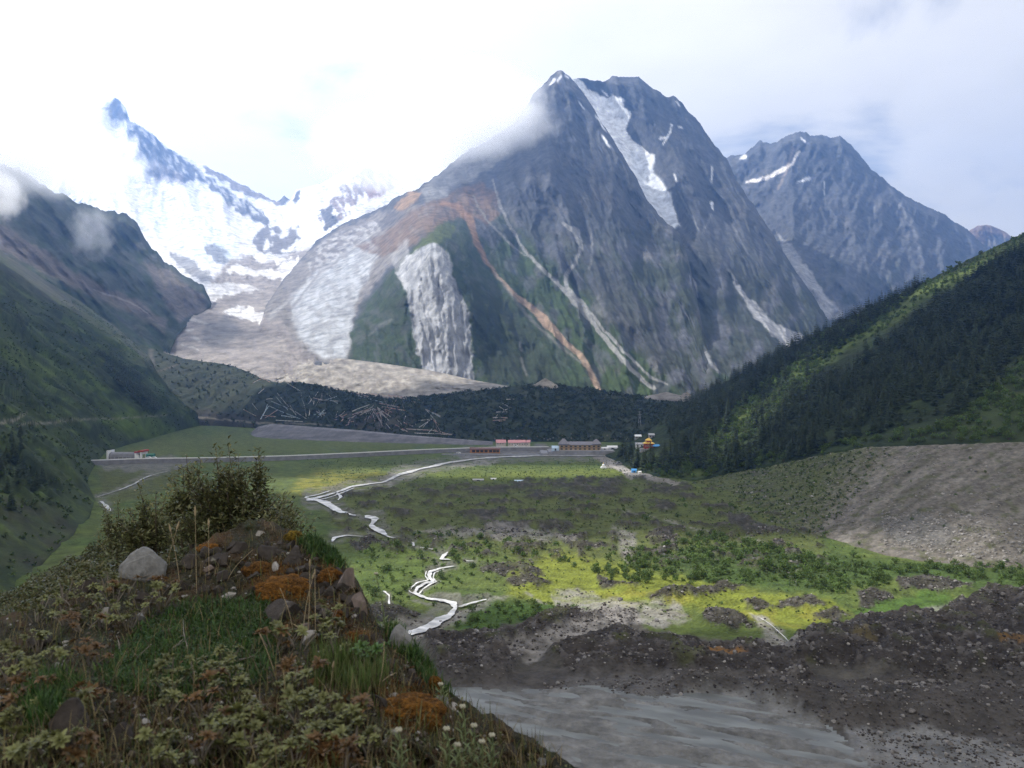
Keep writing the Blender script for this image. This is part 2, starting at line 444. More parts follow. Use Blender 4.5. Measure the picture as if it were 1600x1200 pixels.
def m1_paint(px, py, co):
    n = fbm(px / 45, py / 45, 5, 80); n2 = fbm((px - 0.5 * py) / 11, py / 46, 4, 81); n3 = fbm(px / 14, py / 18, 4, 82)
    p = Paint(px, py, (0.105, 0.110, 0.122), 5, 18, 9)
    p.mix(sm(n, 0.0, 0.5), (0.175, 0.168, 0.158), 0.7); p.mix(sm(n2, 0.1, 0.5), (0.095, 0.096, 0.10), 0.55)
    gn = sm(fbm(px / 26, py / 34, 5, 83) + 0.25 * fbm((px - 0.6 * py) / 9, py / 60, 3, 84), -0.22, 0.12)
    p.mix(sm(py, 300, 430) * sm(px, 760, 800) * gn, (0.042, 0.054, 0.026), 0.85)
    p.poly([(770, 330), (800, 350), (850, 400), (900, 450), (960, 510), (1040, 590), (1080, 640), (880, 640), (850, 560), (800, 470), (775, 400)], (0.048, 0.080, 0.022), 22, 0.85, 0.35 + 0.65 * gn)
    p.poly([(905, 390), (960, 400), (1000, 470), (1030, 520), (1060, 570), (1010, 560), (950, 500)], (0.060, 0.064, 0.062), 18, 0.7)
    p.poly([(545, 520), (575, 470), (605, 430), (640, 390), (690, 345), (728, 335), (760, 380), (800, 440), (860, 520), (930, 600), (940, 640), (560, 640), (535, 560)], (0.040, 0.066, 0.022), 8, 0.95, 0.55 + 0.45 * sm(n3, -0.3, 0.1))
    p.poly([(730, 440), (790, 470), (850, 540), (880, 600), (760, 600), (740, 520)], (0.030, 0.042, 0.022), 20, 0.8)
    p.poly([(640, 395), (662, 372), (688, 345), (712, 352), (700, 372), (676, 384)], (0.095, 0.125, 0.03), 6, 0.9)
    # pale scree apron and bands on the side of the glacier
    p.poly([(655, 296), (690, 268), (735, 236), (775, 228), (800, 240), (766, 262), (735, 285), (700, 300), (668, 318)], (0.29, 0.29, 0.29), 8, 0.85)
    p.poly([(405, 500), (420, 470), (448, 430), (474, 402), (500, 375), (540, 352), (600, 330), (640, 320), (700, 318), (660, 360), (620, 400), (590, 440), (560, 480), (545, 520), (548, 570), (480, 560), (440, 540)], (0.29, 0.268, 0.25), 8, 0.9)
    p.poly([(380, 520), (405, 495), (440, 500), (458, 530), (490, 560), (480, 620), (380, 620)], (0.33, 0.295, 0.275), 8, 0.95)
    p.poly([(455, 470), (490, 425), (530, 400), (575, 372), (592, 392), (578, 430), (556, 470), (545, 520), (545, 566), (500, 556), (470, 530), (456, 500)], (0.58, 0.60, 0.62), 7, 0.9, 0.6 + 0.4 * sm(n3, -0.2, 0.2))
    p.poly([(500, 378), (545, 358), (590, 345), (600, 352), (560, 380), (520, 410), (490, 432), (480, 410)], (0.52, 0.51, 0.50), 6, 0.8, sm(fbm(px / 10, py / 7, 3, 85), -0.1, 0.15))
    p.line([(420, 498, 6), (470, 450, 5), (530, 405, 4), (600, 352, 3)], 4, (0.50, 0.49, 0.48), 4, 0.6)
    p.line([(440, 500, 4), (500, 425, 4), (560, 385, 3), (640, 330, 2)], 4, (0.22, 0.20, 0.185), 4, 0.6)
    p.poly([(598, 368), (640, 330), (690, 308), (716, 298), (752, 286), (778, 300), (780, 335), (760, 352), (738, 340), (700, 342), (668, 366), (640, 385), (600, 402), (570, 392), (556, 384)], (0.21, 0.145, 0.105), 8, 0.9, 0.55 + 0.45 * sm(n3, -0.3, 0.1))
    p.poly([(616, 322), (640, 302), (658, 300), (650, 316), (628, 328)], (0.42, 0.28, 0.17), 5, 0.85)
    p.poly([(586, 350), (612, 330), (640, 322), (628, 342), (598, 360)], (0.12, 0.11, 0.11), 5, 0.7)
    p.line([(690, 318, 6), (716, 322, 10), (735, 345, 12), (745, 378, 9), (760, 410, 6), (778, 432, 4)], 8, (0.34, 0.205, 0.125), 4, 0.9)
    p.line([(776, 428, 3), (800, 458, 7), (832, 482, 10), (852, 502, 12), (880, 532, 9), (905, 552, 9), (921, 578, 8), (938, 613, 8)], 8, (0.38, 0.27, 0.19), 2, 0.95)
    p.line([(762, 410, 2), (790, 450, 4), (830, 500, 6), (880, 545, 5), (908, 566, 3)], 4, (0.25, 0.24, 0.22), 4, 0.6)
    p.line([(770, 280, 2), (780, 320, 4), (800, 362, 5), (826, 398, 5), (870, 442, 6), (905, 480, 7), (950, 535, 8), (985, 575, 7), (1022, 608, 6)], 5, (0.33, 0.325, 0.31), 2, 0.9)
    p.line([(738, 305, 2), (762, 345, 3), (800, 385, 3), (826, 402, 2)], 3, (0.30, 0.295, 0.28), 2, 0.8)
    p.line([(880, 350, 4), (900, 362, 12), (908, 385, 6), (898, 412, 5), (884, 430, 7), (886, 450, 7), (912, 478, 7), (950, 522, 5), (985, 560, 4), (1015, 588, 4), (1042, 602, 2)], 5, (0.34, 0.335, 0.325), 2, 0.9)
    p.line([(924, 360, 2), (926, 395, 4), (920, 420, 2)], 3, (0.28, 0.28, 0.27), 3, 0.6)
    p.line([(690, 560, 2), (700, 590, 5)], 3, SCREE, 3, 0.3)
    for a in ((813, 535), (815, 560), (820, 575), (705, 470)): p.line([(a[0], a[1], 3), (a[0] + 3, a[1] + 12, 3)], 3, (0.3, 0.29, 0.28), 4, 0.6)
    p.poly([(600, 470), (615, 455), (640, 470), (630, 500), (600, 520), (585, 530)], (0.035, 0.05, 0.022), 8, 0.5)
    p.line([(575, 524, 3), (596, 508, 7), (612, 500, 3)], 5, (0.24, 0.25, 0.24), 4, 0.5)
    cl = p.pmask(CLIFF, 5)
    st = fbm((px - 0.1 * py) / 6, py / 42, 4, 86); st2 = fbm(px / 22, py / 26, 4, 87)
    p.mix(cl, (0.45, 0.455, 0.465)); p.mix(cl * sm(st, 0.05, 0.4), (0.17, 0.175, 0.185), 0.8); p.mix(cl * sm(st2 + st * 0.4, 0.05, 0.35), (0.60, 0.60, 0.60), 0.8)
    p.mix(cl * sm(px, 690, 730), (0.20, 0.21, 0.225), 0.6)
    p.poly([(608, 400), (628, 385), (640, 372), (634, 400), (618, 422)], (0.42, 0.41, 0.40), 6, 0.7)
    # crest
    p.mix(sm(py, 175, 120) * sm(n3, -0.1, 0.3), (0.27, 0.255, 0.24), 0.7)
    for ln in ([(858, 132, 2), (866, 124, 5)], [(872, 126, 3), (878, 118, 2)], [(884, 118, 3), (888, 122, 2)], [(905, 160, 2), (912, 170, 2)], [(932, 182, 3), (948, 205, 3)], [(940, 212, 2), (952, 228, 3)], [(896, 118, 2), (902, 126, 3)]):
        p.line(ln, 3, SNOW, 2)
    return p
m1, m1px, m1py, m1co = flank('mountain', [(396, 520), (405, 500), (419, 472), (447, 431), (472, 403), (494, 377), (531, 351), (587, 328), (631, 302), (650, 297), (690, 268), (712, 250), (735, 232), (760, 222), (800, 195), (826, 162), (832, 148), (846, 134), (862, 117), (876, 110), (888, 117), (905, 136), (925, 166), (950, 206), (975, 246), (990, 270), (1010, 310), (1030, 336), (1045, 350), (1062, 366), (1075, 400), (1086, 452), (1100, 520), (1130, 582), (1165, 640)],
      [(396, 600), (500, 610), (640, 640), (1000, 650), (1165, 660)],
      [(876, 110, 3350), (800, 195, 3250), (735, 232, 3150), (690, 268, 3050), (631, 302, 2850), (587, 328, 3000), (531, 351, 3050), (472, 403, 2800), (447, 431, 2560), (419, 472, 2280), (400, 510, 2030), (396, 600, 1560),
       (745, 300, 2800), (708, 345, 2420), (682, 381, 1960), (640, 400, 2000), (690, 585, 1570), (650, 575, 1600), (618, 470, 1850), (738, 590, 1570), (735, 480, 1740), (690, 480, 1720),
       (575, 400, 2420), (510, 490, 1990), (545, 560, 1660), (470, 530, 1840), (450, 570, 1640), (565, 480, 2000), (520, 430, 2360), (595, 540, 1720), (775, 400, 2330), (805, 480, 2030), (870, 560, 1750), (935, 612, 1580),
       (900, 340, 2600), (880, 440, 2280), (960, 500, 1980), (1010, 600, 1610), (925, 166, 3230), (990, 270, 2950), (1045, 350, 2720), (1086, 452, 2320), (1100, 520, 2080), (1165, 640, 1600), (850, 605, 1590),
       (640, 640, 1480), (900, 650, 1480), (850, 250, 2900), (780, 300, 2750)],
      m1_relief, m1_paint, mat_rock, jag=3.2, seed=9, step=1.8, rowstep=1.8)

# ---- glacier cirque at the head of the valley
def ci_relief(px, py):
    r = -150 * ribs(px, py, 0.35, 70, 150, 51, 3, 0.45) - 32 * ribs(px, py, 0.3, 24, 55, 52, 4)
    ice = sm(py - (330 + 0.0 * px), 0, 60)
    cre = -22 * fbm(px / 9, py / 4.5, 4, 53, 0.6, ridged=True)
    return r * (1 - 0.72 * ice) * (1 - 0.85 * sm(py, 410, 470)) + cre * sm(py, 270, 330) * (1 - 0.6 * sm(py, 430, 470))
def ci_paint(px, py, co):
    n = fbm(px / 20, py / 14, 5, 90); n2 = fbm(px / 50, py / 40, 4, 91); n3 = fbm((px - 0.4 * py) / 9, py / 16, 4, 92)
    p = Paint(px, py, SNOW, 6, 16, 12)
    p.mix(sm(n2, 0.0, 0.4), (0.80, 0.76, 0.72), 0.6)
    R = (0.165, 0.165, 0.175); RW = (0.24, 0.20, 0.185)
    p.poly([(164, 170), (178, 152), (192, 166), (203, 184), (186, 192), (168, 176)], R, 4)
    p.poly([(198, 205), (214, 196), (232, 205), (262, 232), (300, 256), (336, 284), (360, 300), (384, 312), (408, 330), (424, 346), (420, 356), (396, 344), (370, 330), (352, 314), (330, 300), (318, 288), (300, 282), (288, 290), (264, 272), (246, 280), (228, 268), (226, 244), (214, 222), (200, 222)], R, 4, 1.0, 0.35 + 0.65 * sm(n3, -0.35, 0.05))
    p.poly([(240, 250), (262, 262), (290, 270), (284, 288), (250, 284), (228, 270)], RW, 6, 0.6)
    p.poly([(316, 258), (340, 266), (372, 284), (410, 302), (438, 314), (436, 320), (404, 312), (366, 294), (334, 276)], RW, 3, 0.9)
    p.poly([(436, 312), (446, 303), (452, 312), (448, 320), (438, 320)], R, 2); p.poly([(456, 314), (464, 296), (472, 296), (470, 312), (460, 318)], R, 2)
    p.poly([(168, 226), (186, 228), (200, 240), (190, 244), (172, 234)], R, 3, 0.8)
    p.poly([(498, 345), (512, 318), (530, 300), (545, 280), (570, 262), (610, 268), (626, 288), (606, 302), (580, 312), (560, 306), (550, 330), (526, 348), (510, 356)], (0.27, 0.21, 0.20), 5, 0.9, sm(n3, -0.25, 0.1))
    p.poly([(566, 285), (600, 282), (622, 290), (600, 308), (576, 312)], (0.30, 0.17, 0.15), 6, 0.6)
    p.poly([(500, 330), (514, 320), (528, 336), (526, 352), (508, 358)], R, 3)
    p.poly([(400, 362), (424, 352), (446, 362), (464, 352), (468, 372), (458, 396), (430, 398), (404, 392), (392, 380)], (0.20, 0.185, 0.18), 4, 0.95, sm(n, -0.3, 0.0))
    p.poly([(316, 382), (338, 380), (358, 394), (362, 412), (340, 414), (326, 398)], (0.27, 0.29, 0.33), 4, 0.9)
    p.poly([(262, 392), (292, 398), (318, 420), (338, 438), (322, 442), (300, 432), (276, 414)], (0.23, 0.23, 0.24), 5, 0.8)
    # blue ice fall
    p.poly([(214, 300), (260, 330), (310, 345), (350, 360), (372, 380), (362, 412), (350, 392), (330, 380), (318, 384), (336, 420), (300, 402), (262, 380), (232, 350)], (0.85, 0.96, 1.05), 8, 0.75, 0.45 + 0.55 * sm(n, -0.2, 0.2))
    # rubble covered tongue below
    DEB = (0.40, 0.36, 0.33)
    p.poly([(380, 398), (440, 400), (470, 392), (520, 380), (520, 420), (560, 470), (600, 560), (600, 700), (200, 700), (240, 560), (270, 500), (318, 470), (330, 440), (346, 420)], DEB, 8, 1.0)
    for q in ([(352, 424), (374, 412), (400, 420), (440, 424), (470, 418), (466, 432), (430, 436), (390, 430)], [(440, 410), (462, 404), (470, 396), (466, 412), (452, 422), (430, 420)],
              [(322, 446), (352, 442), (380, 446), (408, 452), (380, 458), (350, 462), (324, 476)], [(346, 490), (370, 476), (400, 484), (418, 496), (410, 506), (384, 500)],
              [(396, 398), (430, 402), (456, 404), (430, 410), (400, 408)]):
        p.poly(q, (1.05, 1.03, 1.0), 3, 0.95, 0.6 + 0.4 * sm(n, -0.3, 0.0))
    for ln in ([(284, 516, 3), (300, 515, 4)], [(298, 528, 3), (310, 532, 4)], [(284, 538, 2), (310, 546, 2)], [(276, 488, 3), (305, 500, 5), (325, 506, 4)]):
        p.line(ln, 3, (0.62, 0.60, 0.58), 2, 0.9)
    p.mix(sm(py, 420, 470) * sm(fbm(px / 7, py / 5, 4, 93), 0.1, 0.4), (0.34, 0.32, 0.31), 0.5)
    p.poly([(320, 505), (360, 495), (380, 515), (350, 545), (315, 540)], (0.21, 0.215, 0.225), 12, 0.6)
    return p
flank('glacier_cirque', [(40, 360), (90, 270), (130, 205), (155, 170), (166, 158), (178, 151), (188, 158), (197, 170), (203, 188), (214, 195), (235, 206), (262, 231), (300, 251), (330, 264), (370, 284), (402, 300), (432, 314), (437, 313), (444, 304), (452, 312), (458, 308), (464, 296), (474, 294), (500, 288), (530, 272), (560, 256), (600, 255), (640, 262), (680, 250), (700, 245), (740, 260)],
      [(40, 700), (740, 700)],
      [(178, 151, 5000), (90, 270, 4600), (40, 360, 4200), (262, 231, 4900), (437, 313, 4600), (560, 256, 4700), (740, 260, 4600), (300, 320, 4200), (240, 330, 4000), (330, 380, 3300), (430, 380, 3500), (500, 350, 3700), (620, 320, 4000),
       (330, 440, 2500), (420, 440, 2600), (380, 490, 2150), (300, 510, 1950), (350, 560, 1680), (420, 590, 1520), (260, 560, 1720), (200, 500, 2100), (450, 520, 1900), (500, 450, 2500), (100, 500, 2400), (400, 700, 1350), (200, 700, 1400), (700, 700, 1500), (700, 450, 2900), (60, 700, 1500)],
      ci_relief, ci_paint, mat_rock, jag=3.0, seed=12)

# ---- left ridge, dark rock with a scree band
def lr_relief(px, py):
    return -60 * ribs(px, py, 0.7, 66, 180, 61, 3) - 18 * ribs(px, py, 0.9, 24, 80, 62, 4)
def lr_paint(px, py, co):
    n = fbm(px / 34, py / 30, 5, 100); n2 = fbm((px - 1.1 * py) / 12, py / 70, 4, 101)
    p = Paint(px, py, (0.095, 0.108, 0.090), 6, 22, 13)
    p.mix(sm(n, 0.0, 0.4), (0.15, 0.145, 0.14), 0.7)
    p.mix(sm(fbm(px / 22, py / 22, 4, 102), -0.05, 0.25) * sm(py, 320, 400), (0.045, 0.068, 0.028), 0.85)
    p.mix(sm(fbm((px - 1.2 * py) / 26, py / 90, 4, 104), -0.15, 0.2), (0.050, 0.070, 0.036), 0.6)
    p.poly([(-150, 330), (0, 350), (60, 385), (110, 420), (165, 450), (215, 470), (262, 500), (258, 525), (200, 490), (140, 462), (80, 432), (0, 392), (-150, 360)], (0.20, 0.165, 0.145), 8, 0.85)
    p.line([(146, 452, 1), (165, 460, 3), (196, 470, 2), (230, 488, 2)], 2, (0.42, 0.39, 0.36), 2, 0.7)
    p.poly([(225, 410), (262, 420), (300, 450), (322, 470), (318, 485), (280, 505), (262, 480), (240, 440)], (0.21, 0.18, 0.165), 8, 0.8)
    p.mix(sm(n2, 0.15, 0.45), (0.075, 0.077, 0.075), 0.5)
    low = sm(py - (385 + 0.42 * px), 0, 40)
    p.mix(low * sm(fbm((px - 1.3 * py) / 14, py / 80, 4, 103), -0.2, 0.15), (0.05, 0.075, 0.028), 0.85)
    return p
flank('left_ridge', [(-260, 190), (-100, 225), (0, 256), (30, 264), (80, 298), (130, 318), (170, 330), (198, 334), (214, 348), (236, 386), (262, 410), (290, 434), (318, 444), (331, 476)],
      [(-260, 640), (200, 640), (255, 590), (264, 556), (276, 526), (292, 509), (322, 484), (331, 480)],
      [(0, 256, 2300), (-260, 190, 2100), (130, 318, 2350), (198, 334, 2450), (262, 410, 2350), (318, 444, 2250), (331, 478, 2200), (276, 526, 1880), (262, 560, 1720), (200, 500, 1900), (120, 470, 1850), (0, 400, 1800), (-260, 380, 1600), (200, 640, 1600), (-100, 640, 1300), (-260, 640, 1200), (120, 400, 2050)],
      lr_relief, lr_paint, mat_rock, jag=6.0, jagscale=22, seed=14)

# ---- left green hillside
HL_FOOT = [(312, 668, 1384), (255, 681, 1162), (200, 695, 990), (166, 706, 888), (150, 725, 753), (136, 752, 619), (150, 782, 517), (140, 812, 444), (80, 870, 349), (0, 950, 269), (-300, 1150, 171), (-900, 1500, 105)]
HL_MID = [(300, 660, 1420), (262, 640, 1300), (215, 640, 1180), (150, 620, 1080), (90, 610, 980), (40, 640, 830), (20, 665, 700), (-20, 690, 600), (-150, 720, 480), (-350, 740, 380), (-800, 760, 250), (-1500, 800, 160)]
HL_TOP = [(285, 652, 1460), (258, 610, 1560), (236, 560, 1640), (190, 518, 1720), (130, 474, 1720), (60, 430, 1680), (0, 392, 1640), (-80, 360, 1560), (-250, 300, 1350), (-500, 220, 1100), (-1200, 100, 700), (-2400, 0, 380)]
hl = loft_co([HL_FOOT, HL_MID, HL_TOP], 320, 210)
hl = smooth_rows(np.transpose(smooth_rows(np.transpose(hl, (1, 0, 2)), 18), (1, 0, 2)), 8)
hx, hy = pix(hl)
tt = np.linspace(0, 1, 210)[:, None]
dg = hx - 1.35 * hy
bump = 15 * fbm(dg / 62, hy / 260, 4, 110, 0.5, ridged=True) + 6 * fbm(dg / 20, hy / 120, 4, 111, 0.5, ridged=True) + 2.0 * fbm(hl[..., 0] / 14, hl[..., 1] / 14, 3, 112)
body = sm(tt, 0.0, 0.15) * sm(tt, 1.0, 0.8)
hl[..., 2] += bump * body * np.clip(hl[..., 1] / 700, 0.1, 1.6)
hl[0, :, 2] = -3
hx, hy = pix(hl)
n = fbm(hx / 34, hy / 26, 5, 113); n2 = fbm((hx - 1.3 * hy) / 16, hy / 90, 5, 114); n3 = fbm(hl[..., 0] / 30, hl[..., 1] / 30, 5, 115)
p = Paint(hx, hy, (0.042, 0.062, 0.022), 7, 26, 15)
up = sm(tt, 0.72, 1.0) + 0 * hx
p.mix(sm(n2, 0.02, 0.3), (0.075, 0.112, 0.022), 0.8)
p.mix(sm(n + 0.5 * n3, 0.0, 0.3), (0.022, 0.038, 0.014), 0.85)
p.poly([(0, 520), (60, 560), (100, 590), (60, 590), (0, 560)], (0.09, 0.13, 0.02), 12, 0.7)
p.poly([(150, 660), (200, 640), (250, 655), (280, 672), (230, 690), (200, 680)], (0.085, 0.13, 0.018), 10, 0.8)
p.poly([(140, 560), (180, 580), (225, 610), (250, 640), (230, 640), (190, 610), (150, 580)], (0.016, 0.026, 0.012), 10, 0.85)
p.line([(-30, 668, 4), (20, 656, 4), (36, 650, 3), (42, 645, 2)], 3, (0.26, 0.24, 0.20), 2, 0.8)
p.line([(30, 664, 3), (90, 658, 3), (150, 655, 2.5), (215, 652, 2), (262, 648, 2)], 2.5, (0.20, 0.19, 0.15), 2, 0.75)
p.poly([(0, 770), (90, 790), (140, 850), (60, 900), (0, 880)], (0.055, 0.052, 0.034), 18, 0.6, 0.4 + 0.6 * sm(n3, -0.2, 0.2))
p.mix(up, (0.085, 0.085, 0.065), 0.8)
p.mix(up * sm(n2, 0.0, 0.3), (0.05, 0.075, 0.028), 0.8)
left_hill = obj('left_hillside', raw_mesh('left_hillside', hl.reshape(-1, 3), grid_faces(*hl.shape[:2])[:, ::-1], p.col.reshape(-1, 3), True, mat_slope)); left_hill['kind'] = 'structure'
HL = (hl, hx, hy)

# ---- terminal moraine: dark overgrown front below the glacier
MO_FOOT = [(200, 668, 1500), (262, 668, 1384), (330, 668, 1384), (400, 672, 1307), (520, 678, 1207), (640, 684, 1120), (760, 690, 1046), (900, 691, 1034), (1000, 691, 1034), (1060, 690, 1046), (1180, 690, 1046)]
MO_TOP = [(200, 530, 1720), (240, 546, 1680), (290, 561, 1620), (360, 570, 1560), (430, 598, 1440), (470, 596, 1430), (540, 612, 1380), (620, 624, 1330), (700, 616, 1300), (770, 607, 1270), (840, 599, 1250), (900, 604, 1260), (1000, 619, 1300), (1090, 625, 1320), (1180, 632, 1330)]
MO_BACK = [(a, b + 30, y + 160) for a, b, y in MO_TOP]
def resamp(line, n):
    line = np.array(line, float); s = np.linspace(0, 1, n); t = (line[:, 0] - line[0, 0]) / (line[-1, 0] - line[0, 0])
    return [tuple(np.interp(u, t, line[:, k]) for k in range(3)) for u in s]
mo = loft_co([resamp(MO_FOOT, 60), resamp(MO_TOP, 60)], 560, 80)
mo = smooth_rows(mo, 4)
tt = np.linspace(0, 1, 80)[:, None]
mo[..., 2] += np.sin(np.pi * tt) * (6 + 7 * fbm(mo[..., 0] / 60, mo[..., 1] / 60, 4, 120, 0.5, True)) + 2.0 * fbm(mo[..., 0] / 9, mo[..., 1] / 9, 4, 121) * tt ** 0.4
mo[0, :, 2] = -2
bk = mo[-1].copy(); bk[:, 1] += 140; bk[:, 2] -= 50
mo = np.concatenate([mo, bk[None]], 0)
ox, oy = pix(mo)
n = fbm(ox / 26, oy / 16, 5, 122); n2 = fbm(ox / 6, oy / 4, 4, 123)
p = Paint(ox, oy, (0.024, 0.036, 0.018), 5, 20, 17)
p.mix(sm(n, -0.05, 0.3), (0.048, 0.056, 0.026), 0.8); p.mix(sm(n2, 0.05, 0.35), (0.014, 0.022, 0.012), 0.7)
p.poly([(240, 545), (290, 562), (400, 585), (440, 610), (470, 640), (420, 662), (330, 668), (262, 660)], (0.042, 0.050, 0.028), 14, 0.8, 0.5 + 0.5 * sm(n, -0.2, 0.2))
p.poly([(250, 640), (330, 640), (420, 650), (400, 668), (300, 672)], (0.050, 0.042, 0.036), 10, 0.7)
p.line([(236, 548, 6), (238, 580, 9), (242, 612, 4)], 6, (0.17, 0.155, 0.14), 6, 0.6)
p.line([(262, 649, 3), (300, 651, 3), (350, 656, 2.5), (400, 661, 2.5), (520, 664, 2)], 2.5, (0.24, 0.22, 0.18), 1.5, 0.85)
p.line([(246, 580, 1), (268, 574, 2), (282, 566, 1)], 2, (0.22, 0.18, 0.15), 2, 0.6)
p.poly([(540, 648), (600, 640), (650, 650), (640, 676), (560, 672)], (0.085, 0.07, 0.06), 10, 0.5)
moraine = obj('terminal_moraine', raw_mesh('terminal_moraine', mo.reshape(-1, 3), grid_faces(*mo.shape[:2])[:, ::-1], p.col.reshape(-1, 3), True, mat_slope)); moraine['kind'] = 'structure'
MO = (mo, ox, oy)

# ---- bare inner moraine ridge and small mounds behind the overgrown front
BM_TOP = [(428, 590, 1540), (440, 580, 1580), (452, 568, 1630), (468, 560, 1660), (490, 557, 1660), (545, 561, 1610), (600, 568, 1570), (680, 580, 1510), (740, 594, 1450), (800, 604, 1390), (860, 612, 1340)]
BM_LOW = [(424, 600, 1490), (432, 602, 1480), (442, 604, 1470), (455, 605, 1455), (470, 606, 1440), (530, 618, 1400), (600, 630, 1350), (680, 626, 1320), (740, 618, 1300), (800, 614, 1280), (860, 614, 1275)]
bm = loft_co([BM_LOW, BM_TOP], 330, 60); bm = smooth_rows(bm, 10)
tt = np.linspace(0, 1, 60)[:, None]
bm[..., 1] -= np.sin(np.pi * tt) * (14 * fbm(bm[..., 0] / 50 + tt, tt * 2, 4, 130, 0.5, True) + 8 * fbm(bm[..., 0] / 12, tt * 5, 4, 131, 0.5, True))
bk = bm[-1].copy(); bk[:, 1] += 120; bk[:, 2] -= 60
bm = np.concatenate([bm, bk[None]], 0)
bx_, by_ = pix(bm)
n = fbm(bx_ / 12, by_ / 8, 5, 132)
p = Paint(bx_, by_, (0.33, 0.30, 0.26), 4, 14, 18)
p.mix(sm(n, 0.0, 0.35), (0.44, 0.41, 0.36), 0.7); p.mix(sm(n, -0.05, -0.35), (0.20, 0.18, 0.16), 0.7)
p.poly([(640, 585), (720, 600), (800, 606), (820, 614), (700, 612), (640, 600)], (0.25, 0.235, 0.215), 8, 0.7)
p.line([(430, 600, 3), (470, 600, 3), (540, 613, 4), (620, 626, 5), (700, 618, 4), (780, 609, 3)], 4, (0.30, 0.22, 0.19), 4, 0.6)
p.poly([(400, 500), (440, 500), (455, 545), (440, 580), (410, 590)], (0.25, 0.22, 0.20), 8, 0.8)
bare = obj('bare_moraine', raw_mesh('bare_moraine', bm.reshape(-1, 3), grid_faces(*bm.shape[:2])[:, ::-1], p.col.reshape(-1, 3), True, mat_slope)); bare['kind'] = 'structure'

def mound(name, px, py, Y, wpx, hpx, col, seed, elong=1.0):
    c = W(px, py + hpx, Y); w = wpx / FPX * Y / 2; h = hpx / FPX * Y
    nn = 40
    u = np.linspace(-1.3, 1.3, nn); X, Yy = np.meshgrid(u, u)
    r = np.hypot(X, Yy)
    Z = h * np.where(r < 1, 1.0 - r, 5 * (1.0 - r)) * (1 + 0.25 * fbm(X * 3, Yy * 3, 4, seed)) + h * 0.1 * fbm(X * 7, Yy * 7, 3, seed + 1)
    V = np.stack([c[0] + X * w, c[1] + Yy * w * elong, c[2] + Z], -1)
    C = np.array(col) * (1 + 0.35 * fbm(X * 5, Yy * 5, 4, seed + 2))[..., None]
    o = obj(name, raw_mesh(name, V.reshape(-1, 3), grid_faces(nn, nn)[:, ::-1] * 1, C.reshape(-1, 3), True, mat_slope)); o['kind'] = 'structure'
    return o
mound('gravel_mound', 852, 591, 1245, 42, 12, (0.30, 0.27, 0.22), 140)
mound('gravel_mound', 1040, 613, 1290, 95, 9, (0.26, 0.24, 0.22), 143, 0.5)
mound('gravel_mound', 1072, 612, 1285, 26, 9, (0.26, 0.23, 0.20), 146)

# ---- right forested hill
HR_FOOT = [(930, 706, 888), (955, 716, 811), (985, 734, 702), (1030, 746, 645), (1085, 752, 619), (1120, 742, 622), (1200, 728, 600), (1300, 708, 530), (1360, 700, 505), (1450, 697, 468), (1600, 693, 436), (1800, 690, 410), (2200, 686, 360)]
HR_MID = [(965, 702, 880), (985, 702, 850), (1020, 690, 840), (1070, 670, 840), (1130, 650, 830), (1190, 630, 820), (1270, 605, 790), (1370, 580, 740), (1430, 560, 715), (1520, 535, 690), (1680, 490, 660), (1900, 450, 600), (2350, 380, 520)]
HR_TOP = [(975, 700, 905), (1000, 686, 940), (1040, 652, 1010), (1090, 622, 1060), (1150, 588, 1060), (1210, 556, 1040), (1280, 520, 1020), (1370, 476, 1000), (1440, 443, 990), (1520, 402, 970), (1600, 364, 950), (1900, 270, 880), (2500, 150, 760)]
hr = loft_co([HR_FOOT, HR_MID, HR_TOP], 330, 170)
hr = smooth_rows(np.transpose(smooth_rows(np.transpose(hr, (1, 0, 2)), 10), (1, 0, 2)), 5)
tt = np.linspace(0, 1, 170)[:, None]
hr[..., 2] += np.sin(np.pi * tt) ** 0.6 * (7 * fbm(hr[..., 0] / 90, hr[..., 1] / 90, 4, 150, 0.5, True) + 2.5 * fbm(hr[..., 0] / 16, hr[..., 1] / 16, 4, 151))
bk = hr[-1].copy(); bk[:, 1] += 260; bk[:, 2] -= 170
hr = np.concatenate([hr, bk[None]], 0)
hr[0, :, 2] -= 4
rx, ry = pix(hr)
n = fbm(hr[..., 0] / 26, hr[..., 1] / 26, 5, 152)
p = Paint(rx, ry, (0.024, 0.038, 0.014), 6, 22, 19)
p.mix(sm(n, 0.0, 0.35), (0.038, 0.060, 0.018), 0.8)
OPEN = [(1250, 545), (1300, 500), (1380, 468), (1450, 440), (1540, 395), (1640, 350), (1640, 372), (1560, 410), (1480, 452), (1440, 470), (1400, 505), (1340, 540), (1290, 570), (1240, 590)]
p.poly(OPEN, (0.095, 0.13, 0.030), 10, 0.9)
p.poly([(1540, 590), (1620, 540), (1640, 690), (1480, 690), (1500, 640)], (0.050, 0.070, 0.022), 20, 0.7)
p.poly([(1010, 715), (1070, 690), (1160, 620), (1180, 640), (1120, 700), (1100, 745), (1040, 748)], (0.085, 0.115, 0.025), 14, 0.7)
right_hill = obj('forested_hillside', raw_mesh('forested_hillside', hr.reshape(-1, 3), grid_faces(*hr.shape[:2])[:, ::-1], p.col.reshape(-1, 3), True, mat_slope)); right_hill['kind'] = 'structure'
HR = (hr, rx, ry)

